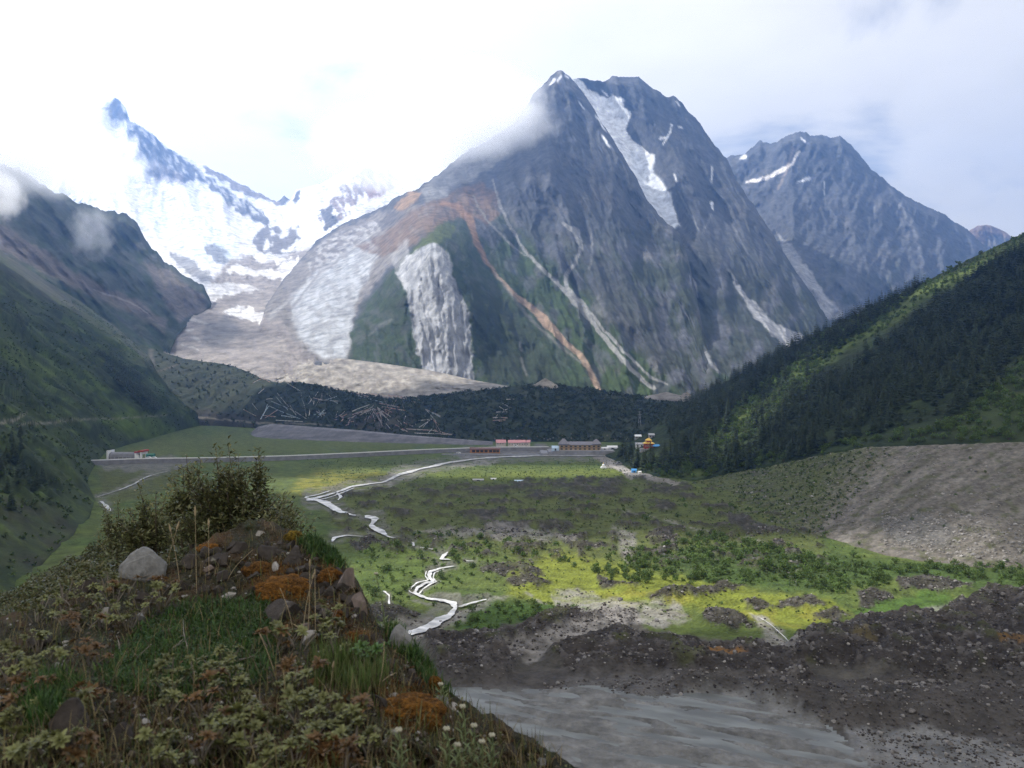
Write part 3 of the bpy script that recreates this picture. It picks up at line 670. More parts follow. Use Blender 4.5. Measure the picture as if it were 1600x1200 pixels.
# ---- lateral moraine wall under the forest
LM_TOP = [(1075, 756, 605), (1120, 744, 618), (1200, 729, 600), (1300, 708, 526), (1345, 700, 502), (1450, 695, 462), (1600, 691, 430), (1800, 689, 405), (2200, 685, 355)]
LM_FOOT = [(1080, 775, 538), (1120, 790, 495), (1190, 812, 444), (1270, 836, 399), (1340, 856, 368), (1420, 874, 343), (1520, 886, 329), (1700, 890, 324), (2100, 905, 308)]
lm = loft_co([LM_FOOT, LM_TOP], 320, 140); lm = smooth_rows(lm, 8)
tt = np.linspace(0, 1, 140)[:, None]; u = np.linspace(0, 1, 320)[None]
right = sm(u, 0.3, 0.5)
lm[..., 2] += np.sin(np.pi * tt) * (-4.0 * (1 - 0.4 * right))
wrp = fbm(u * 9, tt * 2, 3, 167)
gul = fbm(u * 34 - tt * 7.0 + 0.8 * wrp, tt * 1.6 + wrp, 5, 160, 0.6, True)
lm[..., 1] -= np.sin(np.pi * np.clip(tt, 0, 1)) ** 0.5 * right * 2.6 * gul * (0.6 + 1.2 * np.abs(wrp))
lm[..., 2] += (1.3 * fbm(lm[..., 0] / 9, lm[..., 1] / 9, 4, 161) + 0.45 * fbm(lm[..., 0] / 2.2, lm[..., 1] / 2.2, 3, 162)) * np.minimum(tt * 8, 1)
bk = lm[-1].copy(); bk[:, 1] += 25; bk[:, 0] += 14; bk[:, 2] -= 9
ft = lm[0].copy(); ft[:, 2] = -3; ft[:, 1] -= 6
lm = np.concatenate([ft[None], lm, bk[None]], 0)
lx, ly = pix(lm)
n = fbm(lm[..., 0] / 12, lm[..., 1] / 12, 5, 163); n2 = fbm(lm[..., 0] / 4, lm[..., 1] / 4, 4, 164)
p = Paint(lx, ly, (0.125, 0.113, 0.098), 6, 22, 20)
p.mix(sm(n, 0.05, 0.4), (0.165, 0.15, 0.13), 0.7); p.mix(sm(n2, 0.05, 0.4), (0.075, 0.068, 0.058), 0.6)
stk = np.zeros(lx.shape); stk[1:-1] = fbm(u * 40 - tt * 9.0 + 0.8 * wrp, tt * 2.2 + wrp, 5, 166)
p.mix(sm(stk, 0.02, 0.3), (0.20, 0.185, 0.16), 0.5); p.mix(sm(stk, -0.05, -0.3), (0.066, 0.064, 0.042), 0.55)
left = sm(lx + 0.7 * (ly - 700), 1385, 1300)
p.mix(left, (0.062, 0.076, 0.026), 0.9); p.mix(left * sm(n, 0.0, 0.3), (0.090, 0.098, 0.032), 0.7); p.mix(left * sm(n, -0.05, -0.35), (0.062, 0.058, 0.052), 0.8)
p.poly([(1220, 760), (1320, 705), (1400, 700), (1330, 780), (1280, 820), (1230, 830)], (0.075, 0.082, 0.030), 20, 0.6, sm(n2, -0.2, 0.2))
p.mix(sm(fbm(lm[..., 0] / 7 + 3, lm[..., 1] / 7, 4, 165), 0.12, 0.3) * 0.8, (0.062, 0.072, 0.026), 0.7)
p.mix(left * sm(n2, 0.0, 0.3), (0.05, 0.066, 0.022), 0.6)
p.poly([(1370, 815), (1440, 800), (1500, 830), (1480, 850), (1400, 850)], (0.11, 0.108, 0.105), 12, 0.7)
mat_gravel = ground_mat('moraine_gravel', 3.0, var=0.5, bump=1.0, dist=0.6, detail=10, fine=1.4)
wall = obj('lateral_moraine', raw_mesh('lateral_moraine', lm.reshape(-1, 3), grid_faces(*lm.shape[:2])[:, ::-1], p.col.reshape(-1, 3), True, mat_gravel)); wall['kind'] = 'structure'
LM = (lm, lx, ly)
# ================================================================== VALLEY FLOOR
STREAMS = [
    [(1010, 713, 6), (940, 712, 8), (880, 711.5, 9), (830, 712, 9), (780, 714, 9), (740, 717, 9), (700, 723, 10), (677, 728, 12), (650, 734, 13), (623, 742, 14), (600, 753, 10), (570, 757, 8), (549, 760, 9), (525, 769, 12), (505, 775, 14), (486, 780, 16), (505, 783, 14), (522, 792, 14), (532, 799, 14), (546, 804, 8)],
    [(525, 769, 6), (533, 776, 6), (528, 781, 3)],
    [(546, 804, 5), (556, 805, 4)],
    [(573, 805, 14), (585, 811, 18), (580, 821, 14), (599, 832, 14), (606, 838, 5), (628, 843, 4), (645, 848, 6), (647, 853, 4)],
    [(519, 846, 6), (522, 840, 10), (541, 836, 5), (567, 838, 3)],
    [(657, 855, 4), (668, 857, 3), (678, 858, 5)],
    [(700, 862, 4), (694, 867, 12), (690, 873, 10), (704, 874, 4)], [(728, 876, 4), (740, 876, 4)],
    [(710, 884, 4), (690, 887, 7), (672, 893, 9), (670, 901, 9), (677, 908, 9), (664, 911, 14), (652, 918, 12), (648, 926, 12), (668, 935, 10), (692, 938, 12), (707, 941, 14), (712, 949, 12), (704, 960, 18), (686, 970, 26), (668, 980, 30), (640, 990, 30), (600, 1000, 30)],
    [(718, 948, 10), (735, 942, 8), (760, 936, 6)],
    [(599, 923, 3), (608, 930, 4), (608, 944, 5)],
    [(152, 776, 3), (185, 766, 3.5), (208, 757, 5), (222, 748, 5), (238, 742, 4), (262, 736, 3)],
    [(158, 783, 4), (166, 790, 7), (172, 798, 3)],
    [(1182, 962, 1.5), (1196, 970, 3), (1206, 977, 2), (1216, 986, 3.5), (1226, 995, 3), (1233, 1003, 4)],
]
NEAR_RIVER = [(640, 1076), (720, 1074), (775, 1078), (850, 1080), (925, 1072), (975, 1084), (1030, 1088), (1100, 1079), (1160, 1083), (1238, 1108), (1290, 1134), (1322, 1160), (1345, 1185), (1370, 1215), (1420, 1280), (500, 1320), (500, 1120)]
MEADOW = (0.088, 0.118, 0.028); YELLOW = (0.23, 0.215, 0.036); LUSH = (0.050, 0.088, 0.018)  # YELLOW: yellow grass, its colour brightened to strengthen the sunlit patches
RUBBLE = (0.042, 0.036, 0.033); GRAVEL = (0.26, 0.245, 0.23); SILT = (0.24, 0.24, 0.24)
RUB_POLYS = [
    ([(660, 985), (720, 996), (790, 985), (850, 966), (920, 953), (998, 953), (985, 972), (900, 990), (830, 1012), (800, 1042), (790, 1066), (690, 1066)], 3.4),
    ([(855, 1020), (900, 1004), (960, 985), (1030, 992), (1120, 1008), (1190, 1014), (1250, 1026), (1270, 1062), (1120, 1052), (1000, 1046), (900, 1052)], 3.2),
    ([(1235, 1010), (1262, 992), (1330, 978), (1420, 966), (1475, 962), (1520, 938), (1560, 926), (1680, 922), (1700, 1090), (1560, 1060), (1420, 1058), (1320, 1040), (1250, 1040)], 6.0),
    ([(932, 900), (942, 905), (975, 912), (1000, 918), (985, 922), (950, 918), (930, 910)], 2.2),
    ([(1012, 935), (1050, 926), (1090, 924), (1130, 914), (1168, 916), (1140, 926), (1110, 934), (1060, 940), (1020, 942)], 2.6),
    ([(1092, 966), (1110, 952), (1132, 956), (1160, 964), (1178, 976), (1140, 984), (1104, 980)], 2.6),
    ([(1160, 942), (1180, 936), (1206, 944), (1240, 934), (1262, 930), (1294, 944), (1260, 950), (1200, 952), (1166, 950)], 1.8),
    ([(1340, 925), (1370, 920), (1396, 926), (1380, 940), (1346, 948), (1338, 938)], 2.0),
    ([(1400, 905), (1440, 900), (1520, 912), (1512, 922), (1450, 926), (1400, 916)], 2.0),
    ([(1270, 960), (1300, 954), (1330, 962), (1310, 970), (1276, 968)], 1.2),
    ([(745, 888), (790, 882), (828, 885), (852, 896), (815, 900), (760, 896)], 1.8),
    ([(790, 905), (830, 898), (864, 908), (850, 916), (800, 914)], 1.8),
    ([(560, 950), (600, 945), (660, 955), (640, 970), (570, 968)], 1.6),
    ([(545, 848), (580, 842), (615, 846), (600, 856), (550, 858)], 1.6),
    ([(720, 805), (750, 796), (790, 795), (792, 808), (750, 814), (722, 812)], 2.0),
    ([(845, 815), (870, 814), (900, 822), (880, 832), (840, 830)], 1.8), ([(752, 822), (790, 815), (830, 826), (800, 834), (756, 832)], 1.8),
    ([(1010, 840), (1030, 822), (1048, 830), (1062, 848), (1040, 856), (1015, 852)], 1.8),
    ([(1130, 800), (1160, 806), (1190, 820), (1240, 832), (1230, 838), (1180, 832), (1140, 818)], 1.4),
    ([(875, 845), (920, 846), (960, 852), (930, 858), (890, 856)], 1.2),
]
mat_floor = ground_mat('valley_ground', 7.0, var=0.5, bump=1.0, dist=1.1, detail=11, fine=1.2, tone=0.9)
xs = np.concatenate([np.linspace(-900, -20, 40), np.linspace(-16, 1640, 580), np.linspace(1660, 2600, 30)])
pyr = np.concatenate([np.linspace(660, 700, 10), np.linspace(702, 800, 76), np.linspace(801.5, 1230, 210), np.linspace(1240, 2200, 24), np.linspace(2400, 6000, 10)])
px = np.broadcast_to(xs[None], (len(pyr), len(xs))).copy(); py = np.broadcast_to(pyr[:, None], px.shape).copy()
Yf = floorY(py); fx = (px - 800) / FPX * Yf
n1 = fbm(fx / 40, Yf / 40, 5, 200); n2 = fbm(fx / 11, Yf / 11, 5, 201); n3 = fbm(fx / 3.5, Yf / 3.5, 4, 202); nh = fbm(px / 46, py / 9, 5, 203)
p = Paint(px, py, MEADOW, 6, 20, 30)
p.mix(sm(n1, -0.05, 0.35), LUSH, 0.6)
p.mix(sm(fbm(px / 60, py / 7, 5, 204), -0.05, 0.3) * sm(px, 900, 600), (0.065, 0.085, 0.022), 0.7)
p.mix(sm(fbm(px / 14, py / 3.5, 4, 205), 0.1, 0.4), (0.05, 0.075, 0.018), 0.5)
rough_zone = p.pmask([(540, 760), (640, 758), (760, 752), (900, 750), (1010, 748), (1130, 762), (1280, 830), (1300, 900), (1000, 880), (700, 880), (560, 860), (500, 800)], 26)
p.mix(rough_zone * 0.8, (0.088, 0.098, 0.030), 0.8)
rub = np.zeros(px.shape); hgt = np.zeros(px.shape)
zn = rough_zone * sm(nh + 0.35 * n2, 0.10, 0.30) * sm(py, 750, 760)
band = p.pmask([(690, 770), (780, 756), (860, 750), (1010, 746), (1060, 752), (960, 764), (840, 768), (760, 778)], 8) * sm(nh, -0.25, 0.05)
band2 = p.pmask([(780, 772), (860, 770), (960, 764), (1080, 756), (1090, 766), (980, 776), (860, 784)], 8) * sm(nh, -0.2, 0.1)
rub = np.maximum(rub, np.maximum(zn, np.maximum(band, band2))); hgt = np.maximum(hgt, rub * 2.2)
hmask = Paint(px, py, MEADOW, 4, 90, 31)
for pts, h in RUB_POLYS:
    m = p.pmask(pts, 5); m2 = hmask.pmask(pts, 14)
    rub = np.maximum(rub, m); hgt = np.maximum(hgt, m2 * h * (0.75 + 0.5 * n2))
p.poly([(470, 745), (500, 735), (560, 735), (620, 742), (560, 758), (480, 775), (440, 775)], YELLOW, 14, 0.7, 0.25 + 0.75 * sm(n2 + n1, -0.25, 0.2))
p.poly([(620, 742), (760, 752), (1020, 742), (1110, 748), (1000, 732), (760, 738)], (0.13, 0.16, 0.026), 10, 0.6)
p.poly([(800, 890), (880, 860), (960, 880), (1080, 905), (1200, 925), (1290, 935), (1330, 960), (1240, 985), (1150, 960), (1050, 945), (960, 950), (850, 940), (790, 930)], (0.18, 0.205, 0.026), 16, 0.75)
p.poly([(1000, 920), (1100, 945), (1080, 965), (960, 950), (900, 925)], YELLOW, 14, 0.6, sm(n2, -0.2, 0.15))
p.poly([(1150, 945), (1270, 945), (1300, 975), (1200, 985), (1150, 970)], YELLOW, 10, 0.5, sm(n2, -0.1, 0.2))
p.poly([(560, 850), (700, 845), (800, 870), (740, 900), (620, 940), (560, 920)], (0.075, 0.115, 0.022), 18, 0.6)
p.poly([(700, 970), (760, 945), (860, 940), (930, 950), (880, 962), (780, 985), (720, 990)], (0.050, 0.098, 0.018), 10, 0.85)
p.poly([(1000, 870), (1150, 850), (1300, 870), (1420, 880), (1620, 890), (1640, 930), (1400, 905), (1250, 925), (1100, 905)], (0.045, 0.080, 0.018), 14, 0.8)
p.poly([(1400, 930), (1470, 925), (1500, 938), (1440, 960), (1360, 968), (1330, 955)], (0.055, 0.11, 0.018), 8, 0.8)
p.poly([(150, 735), (250, 715), (300, 730), (250, 770), (170, 790)], (0.080, 0.090, 0.030), 10, 0.8)
p.poly([(190, 706), (250, 690), (330, 680), (480, 684), (700, 695), (500, 706), (240, 712)], (0.105, 0.125, 0.035), 8, 0.8, 0.5 + 0.5 * sm(nh, -0.2, 0.2))
p.poly([(150, 725), (200, 712), (290, 714), (300, 730), (230, 738), (160, 735)], (0.16, 0.155, 0.145), 6, 0.8)
base_dark = p.pmask([(640, 985), (720, 992), (860, 960), (990, 950), (1010, 985), (1120, 1000), (1240, 1005), (1330, 975), (1480, 955), (1640, 915), (1760, 1320), (640, 1320)], 10)
p.mix(base_dark, (0.080, 0.072, 0.066), 0.95)
for ln in ([(975, 798), (1010, 806), (1030, 811), (1060, 818)], [(1060, 816), (1090, 826), (1110, 830)], [(1165, 841), (1198, 849)], [(822, 925), (836, 935), (852, 940)], [(955, 826), (990, 838), (985, 860), (992, 880)], [(1236, 900), (1243, 914)]): p.line([(a, b, 4) for a, b in ln], 4, GRAVEL, 4, 0.7, sm(n3, -0.3, 0.2))
for s_l in STREAMS[:-1]: p.line([(a, b, w * 1.7 + 4) for a, b, w in s_l], 5, (0.15, 0.145, 0.13), 5, 0.75, sm(n2, -0.35, 0.1))
p.mix(rub, RUBBLE, 0.92); p.mix(rub * sm(n3, 0.1, 0.4), (0.15, 0.14, 0.135), 0.6); p.mix(rub * sm(n2, 0.15, 0.4), (0.075, 0.085, 0.025), 0.55)
# gravel washes
GRAV = [([(780, 1012), (830, 1004), (880, 985), (940, 965), (1000, 958), (970, 985), (900, 1000), (860, 1010), (840, 1035), (800, 1030)], 0.9), ([(860, 925), (900, 915), (940, 930), (1000, 942), (1060, 945), (1080, 970), (1030, 980), (960, 970), (900, 955), (870, 945)], 0.8),
        ([(640, 825), (720, 826), (800, 822), (900, 838), (900, 846), (780, 842), (690, 838)], 0.7), ([(960, 825), (990, 832), (1000, 850), (980, 862), (992, 880), (975, 880), (966, 850)], 0.75), ([(1170, 955), (1200, 965), (1240, 1002), (1215, 1006), (1185, 980)], 0.85),
        ([(700, 725), (740, 718), (790, 716), (760, 725), (720, 732)], 0.8), ([(560, 755), (600, 745), (640, 730), (660, 735), (610, 758)], 0.7), ([(1190, 985), (1240, 1000), (1280, 1012), (1240, 1020), (1190, 1010)], 0.7),
        ([(1440, 950), (1500, 935), (1540, 940), (1480, 962), (1430, 965)], 0.6), ([(620, 970), (690, 960), (740, 945), (800, 930), (770, 945), (710, 975), (640, 1000)], 0.8)]
gm = np.zeros(px.shape)
for pts, a in GRAV:
    m = p.pmask(pts, 6) * (0.45 + 0.55 * sm(n3 + n2, -0.3, 0.2)) * a
    gm = np.maximum(gm, m); p.mix(m, GRAVEL)
hgt *= 1 - 0.8 * gm
# silt and dark banks by the near river
p.poly([(660, 1062), (800, 1050), (860, 1045), (1000, 1045), (1120, 1052), (1270, 1062), (1420, 1058), (1560, 1062), (1720, 1080), (1760, 1300), (1400, 1300), (1300, 1130), (1160, 1092), (1000, 1092), (800, 1090), (640, 1090)], (0.072, 0.066, 0.062), 8, 0.95)
bankm = hmask.pmask([(1040, 1058), (1200, 1070), (1330, 1080), (1500, 1080), (1620, 1085), (1640, 1140), (1480, 1135), (1340, 1130), (1260, 1110), (1160, 1085), (1060, 1080)], 26)
hgt = np.maximum(hgt, bankm * (3.2 + 1.6 * n2 + 1.0 * n1)); p.mix(bankm * sm(n2, -0.1, 0.3), (0.050, 0.044, 0.040), 0.7)
p.poly([(870, 1060), (930, 1052), (1000, 1052), (1050, 1062), (1060, 1084), (1000, 1086), (930, 1070), (880, 1078)], (0.105, 0.10, 0.098), 6, 0.9)
p.poly([(1085, 1020), (1110, 1018), (1150, 1024), (1172, 1032), (1130, 1036), (1095, 1030)], (0.20, 0.105, 0.035), 4, 0.85)
p.poly([(1560, 1025), (1600, 1016), (1620, 1030), (1570, 1034)], (0.19, 0.11, 0.04), 4, 0.8); p.poly([(1330, 1012), (1362, 1010), (1372, 1020), (1340, 1020)], (0.15, 0.12, 0.05), 4, 0.6)
p.poly([(1320, 1140), (1450, 1140), (1620, 1170), (1640, 1320), (1400, 1320), (1360, 1210), (1330, 1165)], (0.185, 0.185, 0.185), 8, 0.95)
p.poly([(880, 1150), (1000, 1130), (1140, 1150), (1260, 1180), (1330, 1220), (1300, 1320), (800, 1320)], (0.27, 0.27, 0.265), 14, 0.95)
rv = hmask.pmask(NEAR_RIVER, 16)
p.mix(p.pmask(NEAR_RIVER, 14), (0.165, 0.165, 0.163), 0.9)
p.mix(rv * sm(n3, 0.0, 0.35), (0.23, 0.23, 0.225), 0.6)
p.mix(rv * sm(n2, 0.05, 0.4), (0.13, 0.128, 0.125), 0.6)
ra, rb = 0.91 * fx - 0.41 * Yf, 0.41 * fx + 0.91 * Yf
bars = fbm(ra / 24 + 0.6 * fbm(ra / 30, rb / 9, 3, 212), rb / 4.6 + 0.5 * fbm(ra / 14, rb / 8, 3, 213), 5, 210)
wet = np.zeros(px.shape)
for s in STREAMS: wet = np.maximum(wet, p.lmask([(a, b, w + 3) for a, b, w in s], 5, 3))
# paved and dusty ground round the village
p.poly([(700, 702), (800, 696), (900, 697), (1000, 700), (1002, 711), (900, 712), (780, 712), (720, 716)], (0.17, 0.165, 0.165), 3, 0.9)
p.poly([(925, 711), (945, 712), (990, 735), (1030, 750), (1075, 756), (1040, 758), (985, 746), (945, 728)], (0.24, 0.22, 0.20), 3, 0.9)
p.line([(966, 714, 5), (950, 722, 6), (965, 732, 8), (1000, 741, 8), (1020, 746, 5)], 6, (0.34, 0.32, 0.30), 2, 0.9)
zf = hgt + 0.5 * base_dark * (n2 + n3) + rub * (0.9 * n2 + 1.0 * n3) + 0.7 * n2 * (1 - rv) * sm(py, 715, 760) + 0.25 * n3 * (1 - rv)
zf += 1.6 * n1 * sm(py, 740, 790) * (1 - rv) * (1 - bankm)
zf = zf * (1 - sm(wet, 0.05, 0.6)) - 0.5 * wet
zf = zf * (1 - rv) + rv * (-0.10 + 1.5 * bars + 0.10 * n3 + 0.25 * sm(py, 1130, 1190) * sm(px, 1250, 1000))
# the ground climbs a little towards the terminal moraine
zf += 3.0 * sm(py, 690, 668)
floor_co = np.stack([fx, Yf, zf], -1)
p.mix(rv * sm(zf, -0.05, -0.4), (0.20, 0.205, 0.205), 0.6)
floor = obj('valley_floor', raw_mesh('valley_floor', floor_co.reshape(-1, 3), grid_faces(*px.shape), p.col.reshape(-1, 3), True, mat_floor)); floor['kind'] = 'structure'
FL = (floor_co, px, py); FL_RUB, FL_GRAV, FL_WET, FL_RV = rub, gm, np.maximum(wet, rv), rv
def floor_at(x, Y):
    """height of the valley floor (bilinear in the sheet's own rows)"""
    qy = 600 + EYE * FPX / np.maximum(Y, 1.0); qx = 800 + x / np.maximum(Y, 1.0) * FPX
    r = np.interp(qy, pyr, np.arange(len(pyr))); c = np.interp(qx, xs, np.arange(len(xs)))
    return zf[np.round(r).astype(int), np.round(c).astype(int)]

# ---- water
def water_mat(name, c, rough, scale, bump, foam=0.0, stretch=(1, 1, 1)):
    m, n, l, b = new_mat(name)
    tc = n.new('ShaderNodeTexCoord'); nz = n.new('ShaderNodeTexNoise'); nz.inputs['Scale'].default_value = scale; nz.inputs['Detail'].default_value = 7
    rt = n.new('ShaderNodeMapping'); rt.inputs['Rotation'].default_value = (0, 0, 0.42 if stretch[1] > 1 else 0)
    mp = n.new('ShaderNodeMapping'); mp.inputs['Scale'].default_value = stretch
    l.new(tc.outputs['Object'], rt.inputs[0]); l.new(rt.outputs[0], mp.inputs[0]); l.new(mp.outputs[0], nz.inputs['Vector'])
    cr = n.new('ShaderNodeValToRGB'); cr.color_ramp.elements[0].position = 0.38; cr.color_ramp.elements[1].position = 0.68
    cr.color_ramp.elements[0].color = (*[v * 0.8 for v in c], 1); cr.color_ramp.elements[1].color = (*[min(1, v * (1.15 + foam)) for v in c], 1)
    l.new(nz.outputs['Fac'], cr.inputs['Fac']); l.new(cr.outputs[0], b.inputs['Base Color'])
    b.inputs['Roughness'].default_value = rough; b.inputs['IOR'].default_value = 1.33
    bp = n.new('ShaderNodeBump'); bp.inputs['Strength'].default_value = bump; bp.inputs['Distance'].default_value = 0.3
    l.new(nz.outputs['Fac'], bp.inputs['Height']); l.new(bp.outputs[0], b.inputs['Normal'])
    return m
mat_stream = water_mat('stream_water', (0.46, 0.46, 0.455), 0.25, 0.22, 0.12, 0.6)
mat_river = water_mat('silty_river_water', (0.105, 0.113, 0.110), 0.35, 0.10, 0.12, 0.5, (1.0, 3.0, 1.0))
def ribbon(name, pts, z, mat, sub=14):
    P = np.array(pts, float)
    s = np.linspace(0, len(P) - 1, (len(P) - 1) * sub + 1); i = np.arange(len(P))
    cx, cy, cw = (np.interp(s, i, P[:, k]) for k in range(3))
    k = np.ones(5) / 5
    if len(cx) > 9:
        for a in (cx, cy, cw):
            b_ = np.convolve(a, k, 'same'); a[2:-2] = b_[2:-2]
    c = W(cx, cy, floorY(cy, z)); c[:, 2] = z
    d = np.gradient(c[:, :2], axis=0); d /= np.linalg.norm(d, axis=1)[:, None] + 1e-9
    nrm = np.stack([-d[:, 1], d[:, 0]], -1)
    half = 0.8 * cw / 2 * c[:, 1] / FPX
    # across the view a pixel is this wide; along the view it is longer
    stretch = np.abs(nrm[:, 1]) * (c[:, 1] / EYE) * 0.34 + np.abs(nrm[:, 0])
    half = half * np.maximum(stretch, 1.0) * (1 + 0.9 * fbm(s * 0.9, s * 0, 4, len(pts) + int(P[0, 0])))
    half = np.maximum(half, 0.12); half[0] *= 0.4; half[-1] *= 0.4
    wob = half * 0.5 * fbm(s * 0.5, s * 0 + 5, 3, int(P[0, 1]))
    e1 = 1 + 0.75 * fbm(s * 1.7, s * 0 + 1, 4, 61 + int(P[0, 0])); e2 = 1 + 0.75 * fbm(s * 1.7, s * 0 + 9, 4, 62 + int(P[0, 1]))
    rows = np.stack([np.concatenate([c[:, :2] + nrm * (half * f * (e1 if f < 0 else e2) + wob)[:, None], c[:, 2:]], 1) for f in (-1, -0.33, 0.33, 1)], 1)
    o = obj(name, raw_mesh(name, rows.reshape(-1, 3), grid_faces(len(s), 4), None, True, mat)); o['kind'] = 'structure'
    return o
rs = np.random.default_rng(33)
for s in STREAMS:
    st = ribbon('stream', [(a, b, w * 0.6) for a, b, w in s], 0.12, mat_stream)
    if len(s) > 12 and s[0][2] < 12:            # side channels of the braid
        for sgn in (-1, 1):
            k0 = rs.integers(0, max(1, len(s) - 5)); k1 = min(len(s), k0 + rs.integers(4, 9))
            c = ribbon('side_channel', [(a + sgn * w * rs.uniform(0.5, 0.9), b + sgn * w * rs.uniform(0.05, 0.25), max(1.0, w * 0.22)) for a, b, w in s[k0:k1]], 0.10, mat_stream)
            c.parent = st; del c['kind']
yy = np.linspace(1068, 1330, 90); xx = np.linspace(480, 1440, 160)
qx, qy = np.meshgrid(xx, yy)
keep = Paint(qx, qy, (0, 0, 0), 0.1, 20, 0).pmask(NEAR_RIVER, 1.0) > 0.5
ww = W(qx, qy, floorY(qy, -0.12)); ww[..., 2] = -0.12
fq = grid_faces(*qx.shape); kf = keep.ravel()[fq].any(1)
river = obj('river', raw_mesh('river', ww.reshape(-1, 3), fq[kf], None, True, mat_river)); river['kind'] = 'structure'
# ================================================================== NEAR MORAINE CREST AND KNOLL
CREST = np.array([(-0.8, -60, -1.8), (-0.8, -8, -1.9), (-1.2, 0, -1.9), (-2.0, 4, -2.0), (-2.9, 8, -2.2), (-4.6, 13, -2.9), (-9.6, 25, -4.6), (-17.5, 40, -7.6), (-33, 68, -14.5), (-62, 115, -31), (-105, 180, -58), (-140, 225, -80)], float)
def near_slope(x, y):
    best = np.full(np.shape(x), 1e9); zc = np.zeros(np.shape(x)); side = np.zeros(np.shape(x))
    for a, b in zip(CREST[:-1], CREST[1:]):
        d, t = seg_d(x, y, a, b)
        s = np.sign((b[0] - a[0]) * (y - a[1]) - (b[1] - a[1]) * (x - a[0]))     # +1 left of the line
        m = d < best
        best = np.where(m, d, best); zc = np.where(m, a[2] + (b[2] - a[2]) * t, zc); side = np.where(m, s, side)
    w = 0.8 + 0.05 * np.clip(y, 0, 200)
    slope = np.where(side > 0, 0.60, np.interp(y, [0, 12, 40, 90], [1.7, 1.5, 0.95, 0.75]))
    return EYE + zc - slope * (np.sqrt(best ** 2 + w ** 2) - w)
ga = np.concatenate([-np.geomspace(260, 0.5, 110), np.linspace(-0.4, 0.4, 5), np.geomspace(0.5, 200, 90)])
gb = np.concatenate([np.linspace(-60, -1, 16), np.geomspace(1.0, 330, 190)])
ax, by = np.meshgrid(ga, gb)
ax = ax - np.interp(by, [0, 8, 13, 25, 40, 68, 115, 180], [1.2, 2.9, 4.6, 9.6, 17.5, 33, 62, 105])
az = near_slope(ax, by)
dist = np.hypot(ax, by)
az = az + np.minimum(dist * 0.02, 1.2) * fbm(ax / 6, by / 6, 5, 400) + np.minimum(dist * 0.006, 0.3) * fbm(ax / 1.3, by / 1.3, 4, 401)
az = np.where((by < 9.5), az - 1.1 * sm(by, 9.5, 6.0), az)
az = np.maximum(az, -4.0)
nx, ny = pix(np.stack([ax, by, az], -1))
n = fbm(ax / 2.5, by / 2.5, 5, 402); n2 = fbm(ax / 9, by / 9, 4, 403)
p = Paint(ax * 8, by * 8, (0.040, 0.046, 0.022), 6, 22, 40)
p.mix(sm(n2, 0.0, 0.35), (0.055, 0.062, 0.024), 0.7); p.mix(sm(n, 0.1, 0.4), (0.060, 0.048, 0.034), 0.7); p.mix(sm(n, -0.1, -0.4), (0.024, 0.034, 0.015), 0.7)
mat_near = ground_mat('moraine_turf', 0.35, var=0.5, bump=0.9, dist=0.08, detail=8, fine=0.12)
near = obj('near_moraine', raw_mesh('near_moraine', np.stack([ax, by, az], -1).reshape(-1, 3), grid_faces(*ax.shape)[:, ::1], p.col.reshape(-1, 3), True, mat_near)); near['kind'] = 'structure'
def near_at(x, y): return float(near_slope(np.array([x]), np.array([y]))[0])

def kn_relief(px, py):
    return -0.16 * fbm(px / 70, py / 60, 5, 410, 0.55, True) - 0.10 * fbm(px / 22, py / 20, 4, 411, 0.6)
def kn_paint(px, py, co):
    n = fbm(px / 40, py / 34, 5, 412); n2 = fbm(px / 9, py / 8, 4, 413)
    p = Paint(px, py, (0.029, 0.028, 0.016), 10, 26, 41)
    p.mix(sm(n, 0.0, 0.3), (0.060, 0.035, 0.015), 0.8); p.mix(sm(n2, 0.1, 0.4), (0.075, 0.062, 0.05), 0.5); p.mix(sm(n, -0.1, -0.35), (0.028, 0.036, 0.014), 0.8)
    for q in ([(395, 900), (440, 880), (490, 905), (480, 935), (420, 935), (390, 920)], [(495, 880), (520, 870), (535, 900), (515, 925), (495, 910)], [(540, 985), (580, 980), (590, 1005), (560, 1010)],
              [(310, 850), (335, 838), (345, 845), (320, 862)], [(590, 1080), (660, 1070), (700, 1110), (690, 1140), (620, 1140), (590, 1110)], [(410, 975), (440, 960), (460, 972), (440, 985)],
              [(500, 940), (530, 945), (540, 985), (510, 975)], [(660, 1040), (690, 1060), (695, 1085), (670, 1075)], [(440, 1150), (520, 1140), (560, 1180), (480, 1200)]):
        p.poly(q, (0.12, 0.055, 0.012), 16, 0.8, 0.35 + 0.65 * sm(n2, -0.3, 0.1))
    p.poly([(280, 960), (330, 930), (400, 940), (430, 990), (420, 1060), (330, 1090), (250, 1070), (180, 1060), (220, 1000)], (0.024, 0.046, 0.012), 20, 0.9)
    return p
mat_knoll = ground_mat('mossy_ground', 0.10, var=0.65, bump=1.0, dist=0.035, detail=9, fine=0.03, tone=0.8)
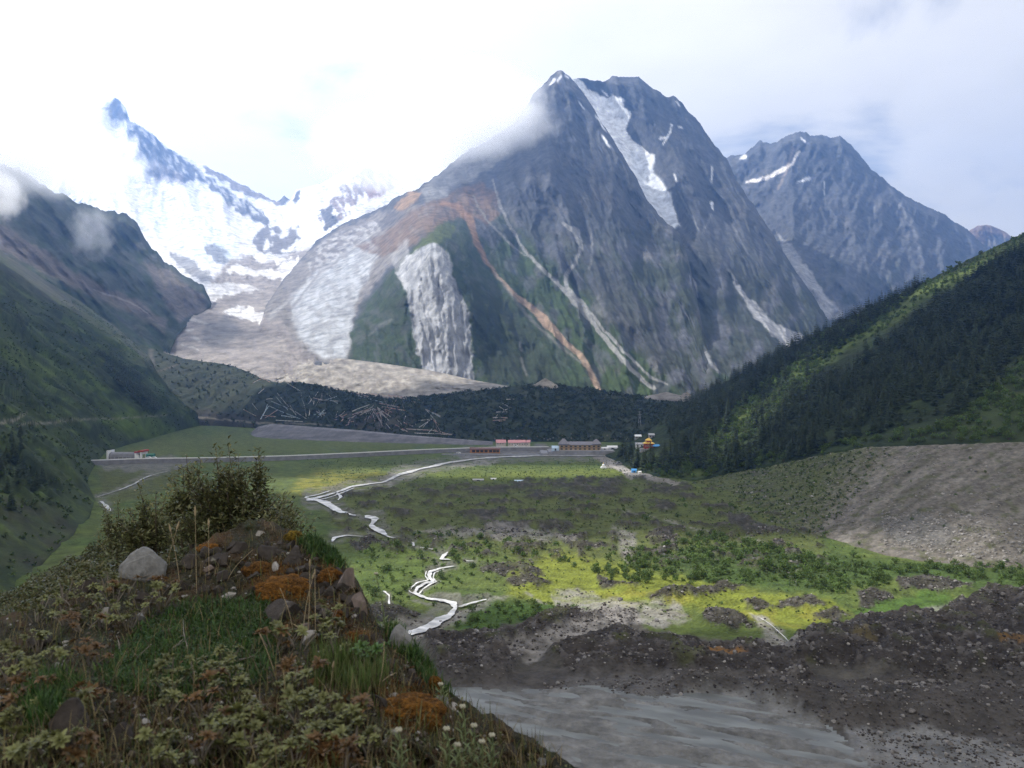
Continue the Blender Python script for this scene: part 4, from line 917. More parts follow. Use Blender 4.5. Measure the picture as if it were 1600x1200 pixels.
knoll, kpx, kpy, kco = flank('mossy_knoll', [(-260, 1020), (-60, 985), (0, 968), (60, 945), (110, 922), (170, 902), (230, 903), (280, 872), (320, 846), (350, 829), (380, 816), (410, 813), (440, 823), (470, 833), (500, 846), (530, 873), (558, 905), (577, 945), (590, 975), (618, 985), (650, 1010), (672, 1045), (690, 1080), (720, 1095), (760, 1113), (800, 1136), (850, 1166), (900, 1196), (980, 1250)],
      [(-260, 1420), (980, 1420)],
      [(-260, 1020, 5.0), (0, 968, 5.8), (110, 922, 6.2), (230, 903, 6.5), (350, 829, 7.1), (410, 813, 7.3), (470, 833, 6.9), (530, 873, 6.3), (577, 945, 5.6), (618, 985, 5.2), (672, 1045, 4.7), (720, 1095, 4.4), (800, 1136, 4.2), (900, 1196, 4.0), (980, 1250, 3.9),
       (0, 1200, 3.05), (300, 1200, 3.05), (600, 1200, 3.1), (0, 1420, 2.3), (500, 1420, 2.2), (980, 1420, 2.6), (200, 1000, 5.0), (400, 950, 5.6), (500, 950, 5.4), (300, 1080, 3.9), (550, 1080, 3.9), (650, 1130, 3.65), (100, 1050, 4.1)],
      kn_relief, kn_paint, mat_knoll, step=3.2, rowstep=3.0, jag=7.0, jagscale=24, back=2.2, backdrop=2.3, seed=42)
def on_knoll(x, y):
    """point of the knoll seen at a pixel"""
    c = int(np.clip(np.searchsorted(kpx[0], x), 0, kpx.shape[1] - 1))
    r = int(np.clip(np.searchsorted(kpy[:, c], y), 0, kpy.shape[0] - 1))
    return Vector(kco[r, c])
# ================================================================== PLANTS AND STONES
def tube(path, r0, r1, sides=5):
    path = np.array(path, float); n = len(path)
    t = np.gradient(path, axis=0); t /= np.linalg.norm(t, axis=1)[:, None] + 1e-9
    up = np.where(np.abs(t[:, 2:3]) > 0.9, np.array([[1.0, 0, 0]]), np.array([[0, 0, 1.0]]))
    a = np.cross(t, up); a /= np.linalg.norm(a, axis=1)[:, None] + 1e-9; b = np.cross(t, a)
    r = np.linspace(r0, r1, n)[:, None]
    ang = np.linspace(0, 2 * math.pi, sides, endpoint=False)
    V = np.stack([path + (a * math.cos(q) + b * math.sin(q)) * r for q in ang], 1).reshape(-1, 3)
    i = np.arange(n * sides).reshape(n, sides); j = np.roll(i, -1, axis=1)
    F = np.stack([i[:-1], j[:-1], j[1:], i[1:]], -1).reshape(-1, 4)
    return V, F
class Bag:
    def __init__(s): s.V, s.F, s.C, s.n = [], [], [], 0
    def add(s, V, F, c=None):
        V = np.asarray(V, float).reshape(-1, 3); F = np.asarray(F, int)
        if F.shape[1] == 3: F = np.concatenate([F, F[:, -1:]], 1)
        s.F.append(F + s.n); s.V.append(V); s.n += len(V)
        s.C.append(np.broadcast_to(np.array(c if c is not None else (1, 1, 1), float), (len(V), 3)))
    def mesh(s, name, mat, smooth=True, col=False):
        V = np.concatenate(s.V); F = np.concatenate(s.F)
        tri = F[:, 2] == F[:, 3]
        return raw_mesh(name, V, [F[~tri], F[tri][:, :3]], np.concatenate(s.C) if col else None, smooth, mat)
def leaf_mat(name, c, var=0.35, trans=0.25, rough=0.55, use_col=False, sat=None):
    m, n, l, b = new_mat(name)
    oi = n.new('ShaderNodeObjectInfo'); geo = n.new('ShaderNodeNewGeometry')
    mr = n.new('ShaderNodeMapRange'); mr.inputs['To Min'].default_value = 1 - var; mr.inputs['To Max'].default_value = 1 + var
    ad = n.new('ShaderNodeMath'); ad.operation = 'MULTIPLY_ADD'; ad.inputs[1].default_value = 0.5
    hf = n.new('ShaderNodeMath'); hf.operation = 'MULTIPLY'; hf.inputs[1].default_value = 0.5
    l.new(geo.outputs['Random Per Island'], hf.inputs[0]); l.new(oi.outputs['Random'], ad.inputs[0]); l.new(hf.outputs[0], ad.inputs[2])
    l.new(ad.outputs[0], mr.inputs['Value'])
    sc = n.new('ShaderNodeVectorMath'); sc.operation = 'SCALE'
    if use_col:
        at = n.new('ShaderNodeAttribute'); at.attribute_name = 'Col'; l.new(at.outputs['Color'], sc.inputs[0])
    else: sc.inputs[0].default_value = c
    l.new(mr.outputs[0], sc.inputs['Scale']); l.new(sc.outputs[0], b.inputs['Base Color'])
    b.inputs['Roughness'].default_value = rough; b.inputs['Specular IOR Level'].default_value = 0.3
    tr = n.new('ShaderNodeBsdfTranslucent'); l.new(sc.outputs[0], tr.inputs['Color'])
    mx = n.new('ShaderNodeMixShader'); mx.inputs[0].default_value = trans
    l.new(b.outputs[0], mx.inputs[1]); l.new(tr.outputs[0], mx.inputs[2])
    l.new(mx.outputs[0], n['Material Output'].inputs['Surface'])
    return m
def ico(sub=1):
    t = (1 + 5 ** 0.5) / 2
    v = np.array([(-1, t, 0), (1, t, 0), (-1, -t, 0), (1, -t, 0), (0, -1, t), (0, 1, t), (0, -1, -t), (0, 1, -t), (t, 0, -1), (t, 0, 1), (-t, 0, -1), (-t, 0, 1)], float)
    f = [(0, 11, 5), (0, 5, 1), (0, 1, 7), (0, 7, 10), (0, 10, 11), (1, 5, 9), (5, 11, 4), (11, 10, 2), (10, 7, 6), (7, 1, 8), (3, 9, 4), (3, 4, 2), (3, 2, 6), (3, 6, 8), (3, 8, 9), (4, 9, 5), (2, 4, 11), (6, 2, 10), (8, 6, 7), (9, 8, 1)]
    v = list(v / np.linalg.norm(v[0]))
    for _ in range(sub):
        cache, g = {}, []
        def mid(a, b):
            k = (min(a, b), max(a, b))
            if k not in cache:
                m = v[a] + v[b]; v.append(m / np.linalg.norm(m)); cache[k] = len(v) - 1
            return cache[k]
        for a, b, c in f:
            x, y, z = mid(a, b), mid(b, c), mid(c, a); g += [(a, x, z), (b, y, x), (c, z, y), (x, y, z)]
        f = g
    return np.array(v), np.array(f)
def rock_shape(seed, sub=1, cuts=7, flat=0.75, lo=0.42, hi=0.72):
    """angular stone: a ball cut by random planes"""
    r = np.random.default_rng(seed); v, f = ico(sub)
    v = v * np.array([1, r.uniform(0.65, 1.0), r.uniform(0.5, flat)])
    for _ in range(cuts):
        d = r.normal(size=3); d /= np.linalg.norm(d); k = r.uniform(lo, hi)
        h = v @ d; v = v - np.maximum(h - k, 0)[:, None] * d[None]
    return v, f
mat_stone = ground_mat('stone_grey', 0.35, var=0.4, bump=0.6, dist=0.05, detail=8)
def stone_mat(name, c, lichen, scale, amt):
    m, n, l, b = new_mat(name)
    tc = n.new('ShaderNodeTexCoord'); oi = n.new('ShaderNodeObjectInfo')
    ad = n.new('ShaderNodeVectorMath'); ad.operation = 'ADD'
    l.new(tc.outputs['Object'], ad.inputs[0]); l.new(oi.outputs['Location'], ad.inputs[1])
    nz = n.new('ShaderNodeTexNoise'); nz.inputs['Scale'].default_value = scale; nz.inputs['Detail'].default_value = 9; nz.inputs['Roughness'].default_value = 0.65
    l.new(ad.outputs[0], nz.inputs['Vector'])
    cr = n.new('ShaderNodeValToRGB')
    cr.color_ramp.elements[0].position = 0.3; cr.color_ramp.elements[0].color = (*[v * 0.55 for v in c], 1)
    cr.color_ramp.elements[1].position = 0.62; cr.color_ramp.elements[1].color = (*[v * 1.15 for v in c], 1)
    l.new(nz.outputs['Fac'], cr.inputs['Fac'])
    n2 = n.new('ShaderNodeTexNoise'); n2.inputs['Scale'].default_value = scale * 0.55; n2.inputs['Detail'].default_value = 6
    mp = n.new('ShaderNodeMapping'); mp.inputs['Location'].default_value = (7, 3, 9); l.new(ad.outputs[0], mp.inputs[0]); l.new(mp.outputs[0], n2.inputs['Vector'])
    mr = n.new('ShaderNodeMapRange'); mr.inputs['From Min'].default_value = 0.62 - amt; mr.inputs['From Max'].default_value = 0.66 - amt + 0.06; l.new(n2.outputs['Fac'], mr.inputs['Value'])
    mx = n.new('ShaderNodeMix'); mx.data_type = 'RGBA'; l.new(mr.outputs[0], mx.inputs['Factor']); l.new(cr.outputs[0], mx.inputs['A']); mx.inputs['B'].default_value = (*lichen, 1)
    l.new(mx.outputs['Result'], b.inputs['Base Color']); b.inputs['Roughness'].default_value = 0.9; b.inputs['Specular IOR Level'].default_value = 0.2
    bp = n.new('ShaderNodeBump'); bp.inputs['Strength'].default_value = 0.7; bp.inputs['Distance'].default_value = 0.02 if scale > 3 else 0.1
    l.new(nz.outputs['Fac'], bp.inputs['Height']); l.new(bp.outputs[0], b.inputs['Normal'])
    return m
mat_debris = stone_mat('debris_stone', (0.135, 0.125, 0.12), (0.20, 0.19, 0.185), 1.2, 0.05)
mat_pale = stone_mat('pale_stone', (0.21, 0.20, 0.195), (0.20, 0.19, 0.18), 1.2, 0.05)
mat_boulder = stone_mat('grey_boulder_stone', (0.165, 0.168, 0.172), (0.23, 0.225, 0.22), 14.0, 0.0)
mat_lichen = stone_mat('lichen_stone', (0.085, 0.08, 0.078), (0.30, 0.29, 0.27), 14.0, 0.10)
mat_pinkstone = stone_mat('pinkish_stone', (0.15, 0.12, 0.108), (0.08, 0.07, 0.065), 12.0, 0.06)

def scatter(sheet, n, mask, rng, near_bias=0.0):
    """random points of a sheet, evenly spread over the ground of the masked part"""
    co, qx, qy = sheet
    c = (co[:-1, :-1] + co[1:, 1:]) / 2
    a = np.linalg.norm(np.cross(co[1:, :-1] - co[:-1, :-1], co[:-1, 1:] - co[:-1, :-1]), axis=-1)
    mk = mask[:-1, :-1]
    w = a * mk / np.maximum(c[..., 1], 1) ** near_bias
    w = w.ravel() / w.sum()
    idx = rng.choice(len(w), n, p=w)
    r, k = np.unravel_index(idx, mk.shape)
    u, v = rng.random(n)[:, None], rng.random(n)[:, None]
    return co[r, k] * (1 - u) * (1 - v) + co[r + 1, k] * u * (1 - v) + co[r, k + 1] * (1 - u) * v + co[r + 1, k + 1] * u * v
def region(sheet, pts, soft=6):
    return Paint(sheet[1], sheet[2], (0, 0, 0), 5, 20, 77).pmask(pts, soft)
def joined(protos, P, S, R, tilt=None, sz=None):
    """one array mesh of many copies: protos [(V, F, C)], points, scales, turns"""
    Vs, Fs, Cs, n = [], [], [], 0
    which = np.arange(len(P)) % len(protos)
    for k, (V, F, C) in enumerate(protos):
        m = which == k
        if not m.any(): continue
        c, s = np.cos(R[m])[:, None], np.sin(R[m])[:, None]
        z = V[None, :, 2] * (sz[m][:, None] if sz is not None else 1.0)
        X = (V[None, :, 0] * c - V[None, :, 1] * s) * S[m][:, None] + P[m][:, 0:1]
        Yy = (V[None, :, 0] * s + V[None, :, 1] * c) * S[m][:, None] + P[m][:, 1:2]
        Z = z * S[m][:, None] + P[m][:, 2:3]
        k_ = m.sum()
        Vs.append(np.stack([X, Yy, Z], -1).reshape(-1, 3))
        Fs.append((F[None] + (np.arange(k_) * len(V))[:, None, None]).reshape(-1, F.shape[1]) + n)
        shade = RNG.uniform(0.6, 1.5, (k_, 1, 1))
        Cs.append((C[None] * shade).reshape(-1, 3)); n += k_ * len(V)
    return np.concatenate(Vs), Fs, np.concatenate(Cs)

# ---------------------------------------------------------------- conifers on the forested hill
def conifer_parts(seed, low=False):
    r = np.random.default_rng(seed)
    tv, tf = tube([(0, 0, -0.06), (0, 0, 0.45), (0.004, 0, 0.97)], 0.020, 0.003, 5)
    b = Bag()
    tiers = 8 if low else 13
    for k in range(tiers):
        f = k / (tiers - 1); z = 0.10 + 0.86 * f
        rad = 0.215 * (1 - f) ** 0.75 * r.uniform(0.85, 1.15) + 0.012
        nb = int(round((6 if low else 8) - 3 * f))
        a0 = r.uniform(0, 6.28)
        for j in range(nb):
            a = a0 + j * 6.283 / nb + r.normal(0, 0.2); L = rad * r.uniform(0.65, 1.2); wd = L * 0.42
            d = np.array([math.cos(a), math.sin(a), 0]); s = np.array([-math.sin(a), math.cos(a), 0])
            zz = z + r.normal(0, 0.012); drop = -0.26 * L
            q = [np.array([0, 0, zz + 0.012]) + d * 0.004, d * L * 0.55 + s * wd + np.array([0, 0, zz + drop * 0.4 - 0.01]), d * L + np.array([0, 0, zz + drop]), d * L * 0.55 - s * wd + np.array([0, 0, zz + drop * 0.4 - 0.01])]
            mid = d * L * 0.55 + np.array([0, 0, zz + drop * 0.25 + 0.018])
            if low: b.add([q[0], q[1], q[2], q[3]], [(0, 1, 2), (0, 2, 3)], np.array((0.027, 0.042, 0.015)) * r.uniform(0.6, 1.4)); continue
            b.add([q[0], q[1], mid, q[2], q[3]], [(0, 1, 2), (1, 3, 2), (2, 3, 4), (0, 2, 4)], np.array((0.027, 0.042, 0.015)) * r.uniform(0.6, 1.4))
    return (tv, tf), b
mat_bark = plain_mat('conifer_bark', (0.05, 0.04, 0.03), 0.9, 0.3, 3.0)
mat_needle = leaf_mat('conifer_needles', (0.03, 0.046, 0.018), 0.35, 0.15, 0.8, use_col=True)
CON = [conifer_parts(500 + k) for k in range(4)]
CON_T = [raw_mesh('trunk', t[0], t[1], None, True, mat_bark) for t, b in CON]
CON_C = [b.mesh('crown', mat_needle, False, True) for t, b in CON]
FOREST = [(975, 704), (1000, 690), (1045, 652), (1090, 624), (1150, 588), (1250, 534), (1380, 472), (1440, 440), (1452, 436), (1400, 480), (1330, 530), (1270, 570), (1260, 600), (1330, 570), (1400, 520), (1450, 478), (1520, 430), (1600, 385), (1760, 330), (1760, 560), (1640, 560), (1560, 600), (1500, 650), (1400, 672), (1330, 690), (1290, 712), (1190, 728), (1110, 742), (1060, 745), (1000, 735), (960, 712)]
fm = region(HR, FOREST, 8); fm[-2:] = 0
fm = fm * (1 - region(HR, [(982, 664), (1042, 664), (1044, 706), (1012, 724), (984, 714)], 2))
fm = fm * (1 - 0.72 * region(HR, [(1090, 720), (1110, 680), (1160, 622), (1230, 575), (1285, 556), (1270, 600), (1215, 645), (1150, 700)], 10))
fm = fm * (0.55 + 0.45 * sm(fbm(HR[0][..., 0] / 60, HR[0][..., 1] / 60, 3, 520), -0.35, 0.0))
rg = np.random.default_rng(52)
P1 = scatter(HR, 5200, fm, rg)
ridge = []                       # the row of trees along the skyline
for u in np.linspace(0, 1, 150):
    k = int(u * 205) + 8
    c = HR[0][-2 - rg.integers(0, 4), k] + np.array([rg.normal(0, 3), rg.normal(0, 4), 0]); qx_, qy_ = pix(c)
    if 1480 < qx_: continue
    ridge.append(c)
P1 = np.concatenate([P1, np.array(ridge)])
S1_ = np.clip(rg.normal(12.8, 3.6, len(P1)), 5, 22) * (0.8 + 0.2 * np.minimum(P1[:, 1] / 700, 1.2)); R1_ = rg.uniform(0, 6.28, len(P1))
qx_, qy_ = pix(P1)
vis = (qx_ > 950) & (qx_ < 1620) & (qy_ < 760)
order = np.argsort(np.where(vis, P1[:, 1] / S1_, 1e9))
big, rest = order[:290], order[290:]
for k, i in enumerate(big):
    t = empty('conifer_tree', P1[i], R1_[i]); t.scale = (S1_[i] * rg.uniform(0.9, 1.2), S1_[i] * rg.uniform(0.9, 1.2), S1_[i])
    hgt_w = 'tall' if S1_[i] > 16.5 else ('small' if S1_[i] < 13 else 'middling')
    sx_, sy_ = pix(P1[i]); zone = ('standing by the temple spur' if sx_ < 1050 else 'at the bottom edge of the forest above the village track' if sx_ < 1120 else 'along the forest edge above the grassy talus' if sx_ < 1230 else 'above the start of the grey moraine wall' if sx_ < 1330 else 'over the middle of the grey moraine wall' if sx_ < 1450 else 'near the scrub over the far end of the moraine wall') if sy_ > 640 else ('at the top corner of the slope where the strip meets the sky' if sx_ > 1480 else 'high on the slope below the upper end of the open strip' if sx_ > 1390 else 'high on the slope below the middle of the open strip' if sx_ > 1300 else 'high on the slope at the lower end of the open strip' if sx_ > 1200 else 'high on the slope toward the rocky mountain')
    tag(t, hgt_w + ' dark conifer ' + zone, 'tree', 'conifers of the hillside forest')
    obj('trunk', CON_T[k % 4], t); obj('crown', CON_C[k % 4], t)
V, Fs, C = joined([(np.concatenate(b.V), np.concatenate(b.F)[:, :3] if False else np.concatenate(b.F), np.concatenate(b.C)) for t, b in [conifer_parts(510 + k, True) for k in range(6)]], P1[rest], S1_[rest], R1_[rest])
F = np.concatenate(Fs); F = F[:, :3]
fo = obj('conifer_forest', raw_mesh('conifer_forest', V, F, C, False, mat_needle)); tag(fo, 'dense dark conifer forest covering the steep hillside', 'forest', kind='stuff')

# ---------------------------------------------------------------- leafy shrubs
def shrub_parts(seed, n=230, leaf=0.11, shape=(1, 1, 0.85), lobes=7, col=(0.075, 0.125, 0.028)):
    """unit shrub about 2 wide and 1.7 high: stems plus leaf clumps round several lobes"""
    r = np.random.default_rng(seed); b = Bag(); st = Bag()
    cen = []
    for k in range(lobes):
        a = r.uniform(0, 6.28); q = r.uniform(0.15, 0.65)
        c = np.array([math.cos(a) * q, math.sin(a) * q, r.uniform(0.45, 1.15)]) * np.array(shape); cen.append((c, r.uniform(0.30, 0.52)))
        v, f = tube([(0, 0, -0.1), c * np.array([0.45, 0.45, 0.5]) + r.normal(0, 0.05, 3), c], 0.035, 0.008, 4); st.add(v, f)
    for k in range(n):
        c, rad = cen[r.integers(lobes)]
        d = r.normal(size=3); d /= np.linalg.norm(d); pos = c + d * rad * r.uniform(0.55, 1.08); pos[2] = max(pos[2], 0.02)
        u = r.normal(size=3) + d * 0.4; u /= np.linalg.norm(u); w = np.cross(u, r.normal(size=3)); w /= np.linalg.norm(w) + 1e-9
        s = leaf * r.uniform(0.6, 1.4)
        b.add([pos - u * s, pos + w * s * 0.55, pos + u * s, pos - w * s * 0.55], [(0, 1, 2, 3)], np.array(col) * r.uniform(0.6, 1.45) * np.array([r.uniform(0.85, 1.25), 1, 1]))
    return st, b
mat_stem = plain_mat('shrub_stem', (0.07, 0.055, 0.04), 0.9, 0.3, 5.0)
mat_willow = leaf_mat('willow_leaves', (0.05, 0.09, 0.02), 0.35, 0.3, 0.6, use_col=True)
WIL = [shrub_parts(540 + k, 260, 0.12, (1, 1, 0.75 + 0.12 * (k % 3))) for k in range(5)]
WIL_LOW = [(np.concatenate(b.V), np.concatenate(b.F), np.concatenate(b.C)) for s, b in [shrub_parts(560 + k, 56, 0.26, (1, 1, 0.8)) for k in range(4)]]
WIL_S = [s.mesh('stem', mat_stem) for s, b in WIL]; WIL_C = [b.mesh('crown', mat_willow, False, True) for s, b in WIL]
def put_shrubs(P, S, R, label, group, name='willow_shrub', lim=300, zone=None):
    for k in range(min(lim, len(P))):
        t = empty(name, P[k], R[k]); t.scale = (S[k],) * 3
        sx_, sy_ = pix(P[k]); q = np.quantile(S, (0.33, 0.67)); tag(t, ('small ' if S[k] < q[0] else 'large ' if S[k] > q[1] else '') + label + (' ' + zone(sx_, sy_) if zone else ''), 'shrub', group)
        obj('stem', WIL_S[k % 5], t); obj('crown', WIL_C[k % 5], t)
rg = np.random.default_rng(55)
dry = 1 - np.maximum(FL_RUB * 0.8, np.maximum(FL_WET, FL_GRAV))
dense = region(FL, [(1000, 862), (1100, 835), (1200, 850), (1290, 868), (1400, 880), (1620, 885), (1640, 928), (1520, 905), (1420, 900), (1330, 935), (1240, 915), (1120, 910), (1040, 912), (940, 905), (930, 890)], 10)
mid_ = region(FL, [(560, 845), (700, 830), (900, 850), (1000, 862), (940, 900), (860, 880), (740, 890), (680, 930), (600, 950), (550, 900)], 12)
low_ = region(FL, [(700, 975), (770, 945), (870, 938), (940, 950), (860, 970), (760, 992)], 8)
upp = region(FL, [(1020, 770), (1200, 800), (1300, 850), (1150, 850), (1020, 830), (800, 800), (700, 780), (900, 770)], 14)
wm = (dense * 1.0 + mid_ * 0.22 + low_ * 1.3 + upp * 0.035) * dry * (FL[0][..., 1] > 140)
PW = scatter(FL, 900, wm, rg, 0.3)
SW = np.clip(rg.lognormal(0.35, 0.35, len(PW)), 0.6, 3.0); RW_ = rg.uniform(0, 6.28, len(PW))
qx_, qy_ = pix(PW)
SW = np.where(qy_ > 935, SW * 0.6, SW)
order = np.argsort(-SW / PW[:, 1])
put_shrubs(PW[order[:280]], SW[order[:280]], RW_[order[:280]], 'leafy willow shrub', 'willow shrubs on the valley floor', zone=lambda x, y: 'in the lush patch beside the widening stream' if x < 950 and y > 930 else 'on the streamside meadow below the knoll' if x < 800 else 'among the sunlit gravel washes' if x < 1010 else 'in the middle of the shrub belt' if x < 1230 else 'toward the foot of the grey moraine wall' if y < 890 else 'behind the dark debris ridge')
V, Fs, C = joined(WIL_LOW, PW[order[280:]], SW[order[280:]], RW_[order[280:]])
so = obj('willow_thicket', raw_mesh('willow_thicket', V, Fs, C, False, mat_willow)); tag(so, 'low green willow thicket spread over the valley floor', 'thicket', kind='stuff')

# bushes along the foot of the forest and on its open slope
fl2 = region(HR, [(1000, 735), (1040, 715), (1080, 705), (1110, 680), (1160, 622), (1230, 575), (1285, 556), (1270, 600), (1215, 645), (1150, 700), (1200, 715), (1300, 695), (1400, 680), (1500, 650), (1620, 540), (1640, 692), (1450, 696), (1300, 708), (1190, 730), (1100, 748), (1040, 748)], 8)
fl3 = region(HR, OPEN, 8); fl3[-2:] = 0; fl2[-2:] = 0
PB = scatter(HR, 1900, fl2 * 1.0 + fl3 * 0.55, np.random.default_rng(56))
SB = np.clip(rg.lognormal(0.9, 0.3, len(PB)), 1.2, 4.2); RB = rg.uniform(0, 6.28, len(PB))
qx_, qy_ = pix(PB)
order = np.argsort(np.where((qx_ < 1600), PB[:, 1] / SB, 1e9))
put_shrubs(PB[order[:200]], SB[order[:200]], RB[order[:200]], 'rounded leafy bush', 'bushes along the forest edge', 'forest_edge_bush', zone=lambda x, y: 'at the forest foot below the temple' if x < 1090 else 'at the forest foot above the grassy talus' if x < 1290 and y > 640 else 'along the rim of the grey moraine wall' if y > 660 else 'on the open green strip between the conifers')
V, Fs, C = joined(WIL_LOW, PB[order[200:]], SB[order[200:]], RB[order[200:]])
so = obj('hillside_scrub', raw_mesh('hillside_scrub', V, Fs, C, False, mat_willow)); tag(so, 'green scrub on the open strip between the conifers', 'scrub', kind='stuff')

# scrub cover on the terminal moraine, trees on the left hillside: tiny in view, one mass each
def mass(name, sheet, mask, n, lo, hi, label, cat, seed, protos=None, col=None):
    g = np.random.default_rng(seed)
    P = scatter(sheet, n, mask, g); S = g.uniform(lo, hi, n); R = g.uniform(0, 6.28, n)
    pr = protos or LOW
    V, Fs, C = joined(pr, P, S, R)
    if col is not None: C = C * np.array(col)
    o = obj(name, raw_mesh(name, V, Fs, C, False, mat_willow)); tag(o, label, cat, kind='stuff')
LOW = []
for k in range(4):
    s, b = shrub_parts(570 + k, 18, 0.40, (1, 1, 0.7), 4, (0.030, 0.046, 0.018)); LOW.append((np.concatenate(b.V), np.concatenate(b.F), np.concatenate(b.C)))
mm = sm(MO[1], 380, 560) * (MO[2] > 600) * (fbm(MO[1] / 30, MO[2] / 12, 3, 580) > -0.25) + 0.15 * (MO[1] > 240); mm[-2:] = 0
mass('moraine_scrub', MO, mm, 5200, 1.6, 3.6, 'dark green scrub covering the moraine front below the glacier', 'scrub', 58)
CONL = [(np.concatenate(b.V), np.concatenate(b.F), np.concatenate(b.C)) for t, b in [conifer_parts(516 + k, True) for k in range(3)]]
lmk = region(HL, [(150, 545), (185, 560), (215, 590), (240, 625), (256, 645), (235, 648), (200, 615), (165, 580)], 6)
mass('hillside_conifers', HL, lmk, 260, 11, 17, 'dark band of conifers on the left green hillside', 'forest', 59, CONL)
lm2 = region(HL, [(-40, 640), (20, 660), (50, 700), (70, 770), (20, 790), (-60, 780)], 6)
PN = scatter(HL, 34, lm2, np.random.default_rng(60))
for k, c in enumerate(PN):
    s = rg.uniform(9, 14); t = empty('conifer_tree', c, rg.uniform(0, 6)); t.scale = (s * 1.3, s * 1.3, s)
    tag(t, ('tall' if s > 11.5 else 'short') + (' dark conifer on the upper side' if c[2] > np.median(PN[:, 2]) else ' dark conifer on the lower side') + ' of the clump on the near green hillside', 'tree', 'conifers of the hillside clump')
    obj('trunk', CON_T[k % 4], t); obj('crown', CON_C[k % 4], t)
hm = (fbm(HL[0][..., 0] / 40, HL[0][..., 1] / 40, 3, 590) > 0.02) * (HL[1] > -60) * (HL[0][..., 1] > 300) * (HL[2] > 470); hm[:2] = 0
mass('hillside_scrub', HL, hm, 3600, 0.7, 2.0, 'patches of dark scrub on the green hillside with the track', 'scrub', 61, col=(1.4, 1.5, 1.0))

gm2 = dry * region(FL, [(480, 720), (1000, 716), (1120, 750), (1320, 850), (1420, 900), (1320, 985), (1150, 960), (950, 955), (800, 950), (620, 960), (560, 900), (540, 800)], 20)
gs = np.random.default_rng(66); PT = scatter(FL, 3400, gm2, gs); STs = gs.uniform(0.25, 0.85, len(PT)); V, Fs, C = joined(LOW, PT, STs, gs.uniform(0, 6.28, len(PT)))
so = obj('meadow_herbs', raw_mesh('meadow_herbs', V, Fs, C * np.array((2.1, 2.2, 1.2)), False, mat_willow)); tag(so, 'low tufts and herbs dotted all over the valley meadow', 'herbs', kind='stuff')

# ---------------------------------------------------------------- stones of the debris fields
ROCKS = [rock_shape(600 + k, 1, 16, 0.7) for k in range(6)]
ROCK_ME = [raw_mesh('rock', v, f, None, False, mat_debris) for v, f in ROCKS]; ROCK_PALE = [raw_mesh('rock', v, f, None, False, mat_pale) for v, f in ROCKS]
rg = np.random.default_rng(62)
bankz = region(FL, [(1040, 1055), (1260, 1065), (1600, 1050), (1640, 1200), (1400, 1200), (1330, 1140), (1150, 1092), (1000, 1092), (860, 1092), (850, 1062)], 8)
silt_ = region(FL, [(1330, 1140), (1620, 1160), (1620, 1220), (1360, 1220)], 8)
rm = (FL_RUB * 1.0 + FL_GRAV * 0.5 + bankz * 1.0 + silt_ * 0.25) * (1 - FL_RV) * (FL[0][..., 1] < 420) * (FL[0][..., 1] > 140)
PR = scatter(FL, 14500, rm, rg, 1.2)
SR = np.clip(rg.lognormal(-1.3, 0.55, len(PR)), 0.14, 1.15) * (0.6 + 0.4 * np.minimum(PR[:, 1] / 250, 1.3)); RR = rg.uniform(0, 6.28, len(PR))
qx_, qy_ = pix(PR)
vis = (qx_ > 690) & (qx_ < 1600) & (qy_ < 1200)
order = np.argsort(np.where(vis, -SR / PR[:, 1], 1))
for k, i in enumerate(order[:290]):
    o = obj('rock', (ROCK_PALE if k % 3 == 0 else ROCK_ME)[k % 6], None, P1[0] * 0 + PR[i] + np.array([0, 0, SR[i] * 0.2]), (rg.uniform(-0.4, 0.4), rg.uniform(-0.4, 0.4), RR[i]), SR[i])
    sx_, sy_ = pix(PR[i]); tag(o, ('pale' if k % 3 == 0 else 'dark') + (' large' if k < 90 else '') + ' angular rock ' + ('on the debris bank above the silty river' if sy_ > 1060 and sx_ < 1300 else 'on the grey gravel flat' if sy_ > 1120 else 'on the high debris ridge' if sx_ > 1250 and sy_ > 960 else 'in the pale gravel wash' if sx_ < 1000 and sy_ > 940 else 'in the dark debris ridge before the meadow' if sy_ > 980 else 'on a rubble mound in the sunlit meadow'), 'rock', 'larger rocks of the debris field')
RC = [(v, f, np.ones((len(v), 3))) for v, f in [rock_shape(640 + k, 0, 5) for k in range(5)]]
PRr = PR[order[290:]].copy(); PRr[:, 2] += SR[order[290:]] * 0.2
V, Fs, C = joined(RC, PRr, SR[order[290:]], RR[order[290:]])
gq = rg.random(len(PRr))
cols = np.repeat(np.where((gq > 0.90)[:, None], np.array([[0.22, 0.21, 0.20]]), np.where((gq > 0.6)[:, None], np.array([[0.11, 0.10, 0.095]]), np.array([[0.048, 0.041, 0.037]]))), len(RC[0][0]), 0)
# joined() groups copies by prototype: keep the colours per stone
so = obj('stone_debris', raw_mesh('stone_debris', V, Fs, cols * np.clip(C, 0.7, 1.3), False, ground_mat('debris_stones', 1.5, var=0.3, bump=0.3, dist=0.1))); tag(so, 'countless dark stones strewn over the debris ridges', 'stones', kind='stuff')
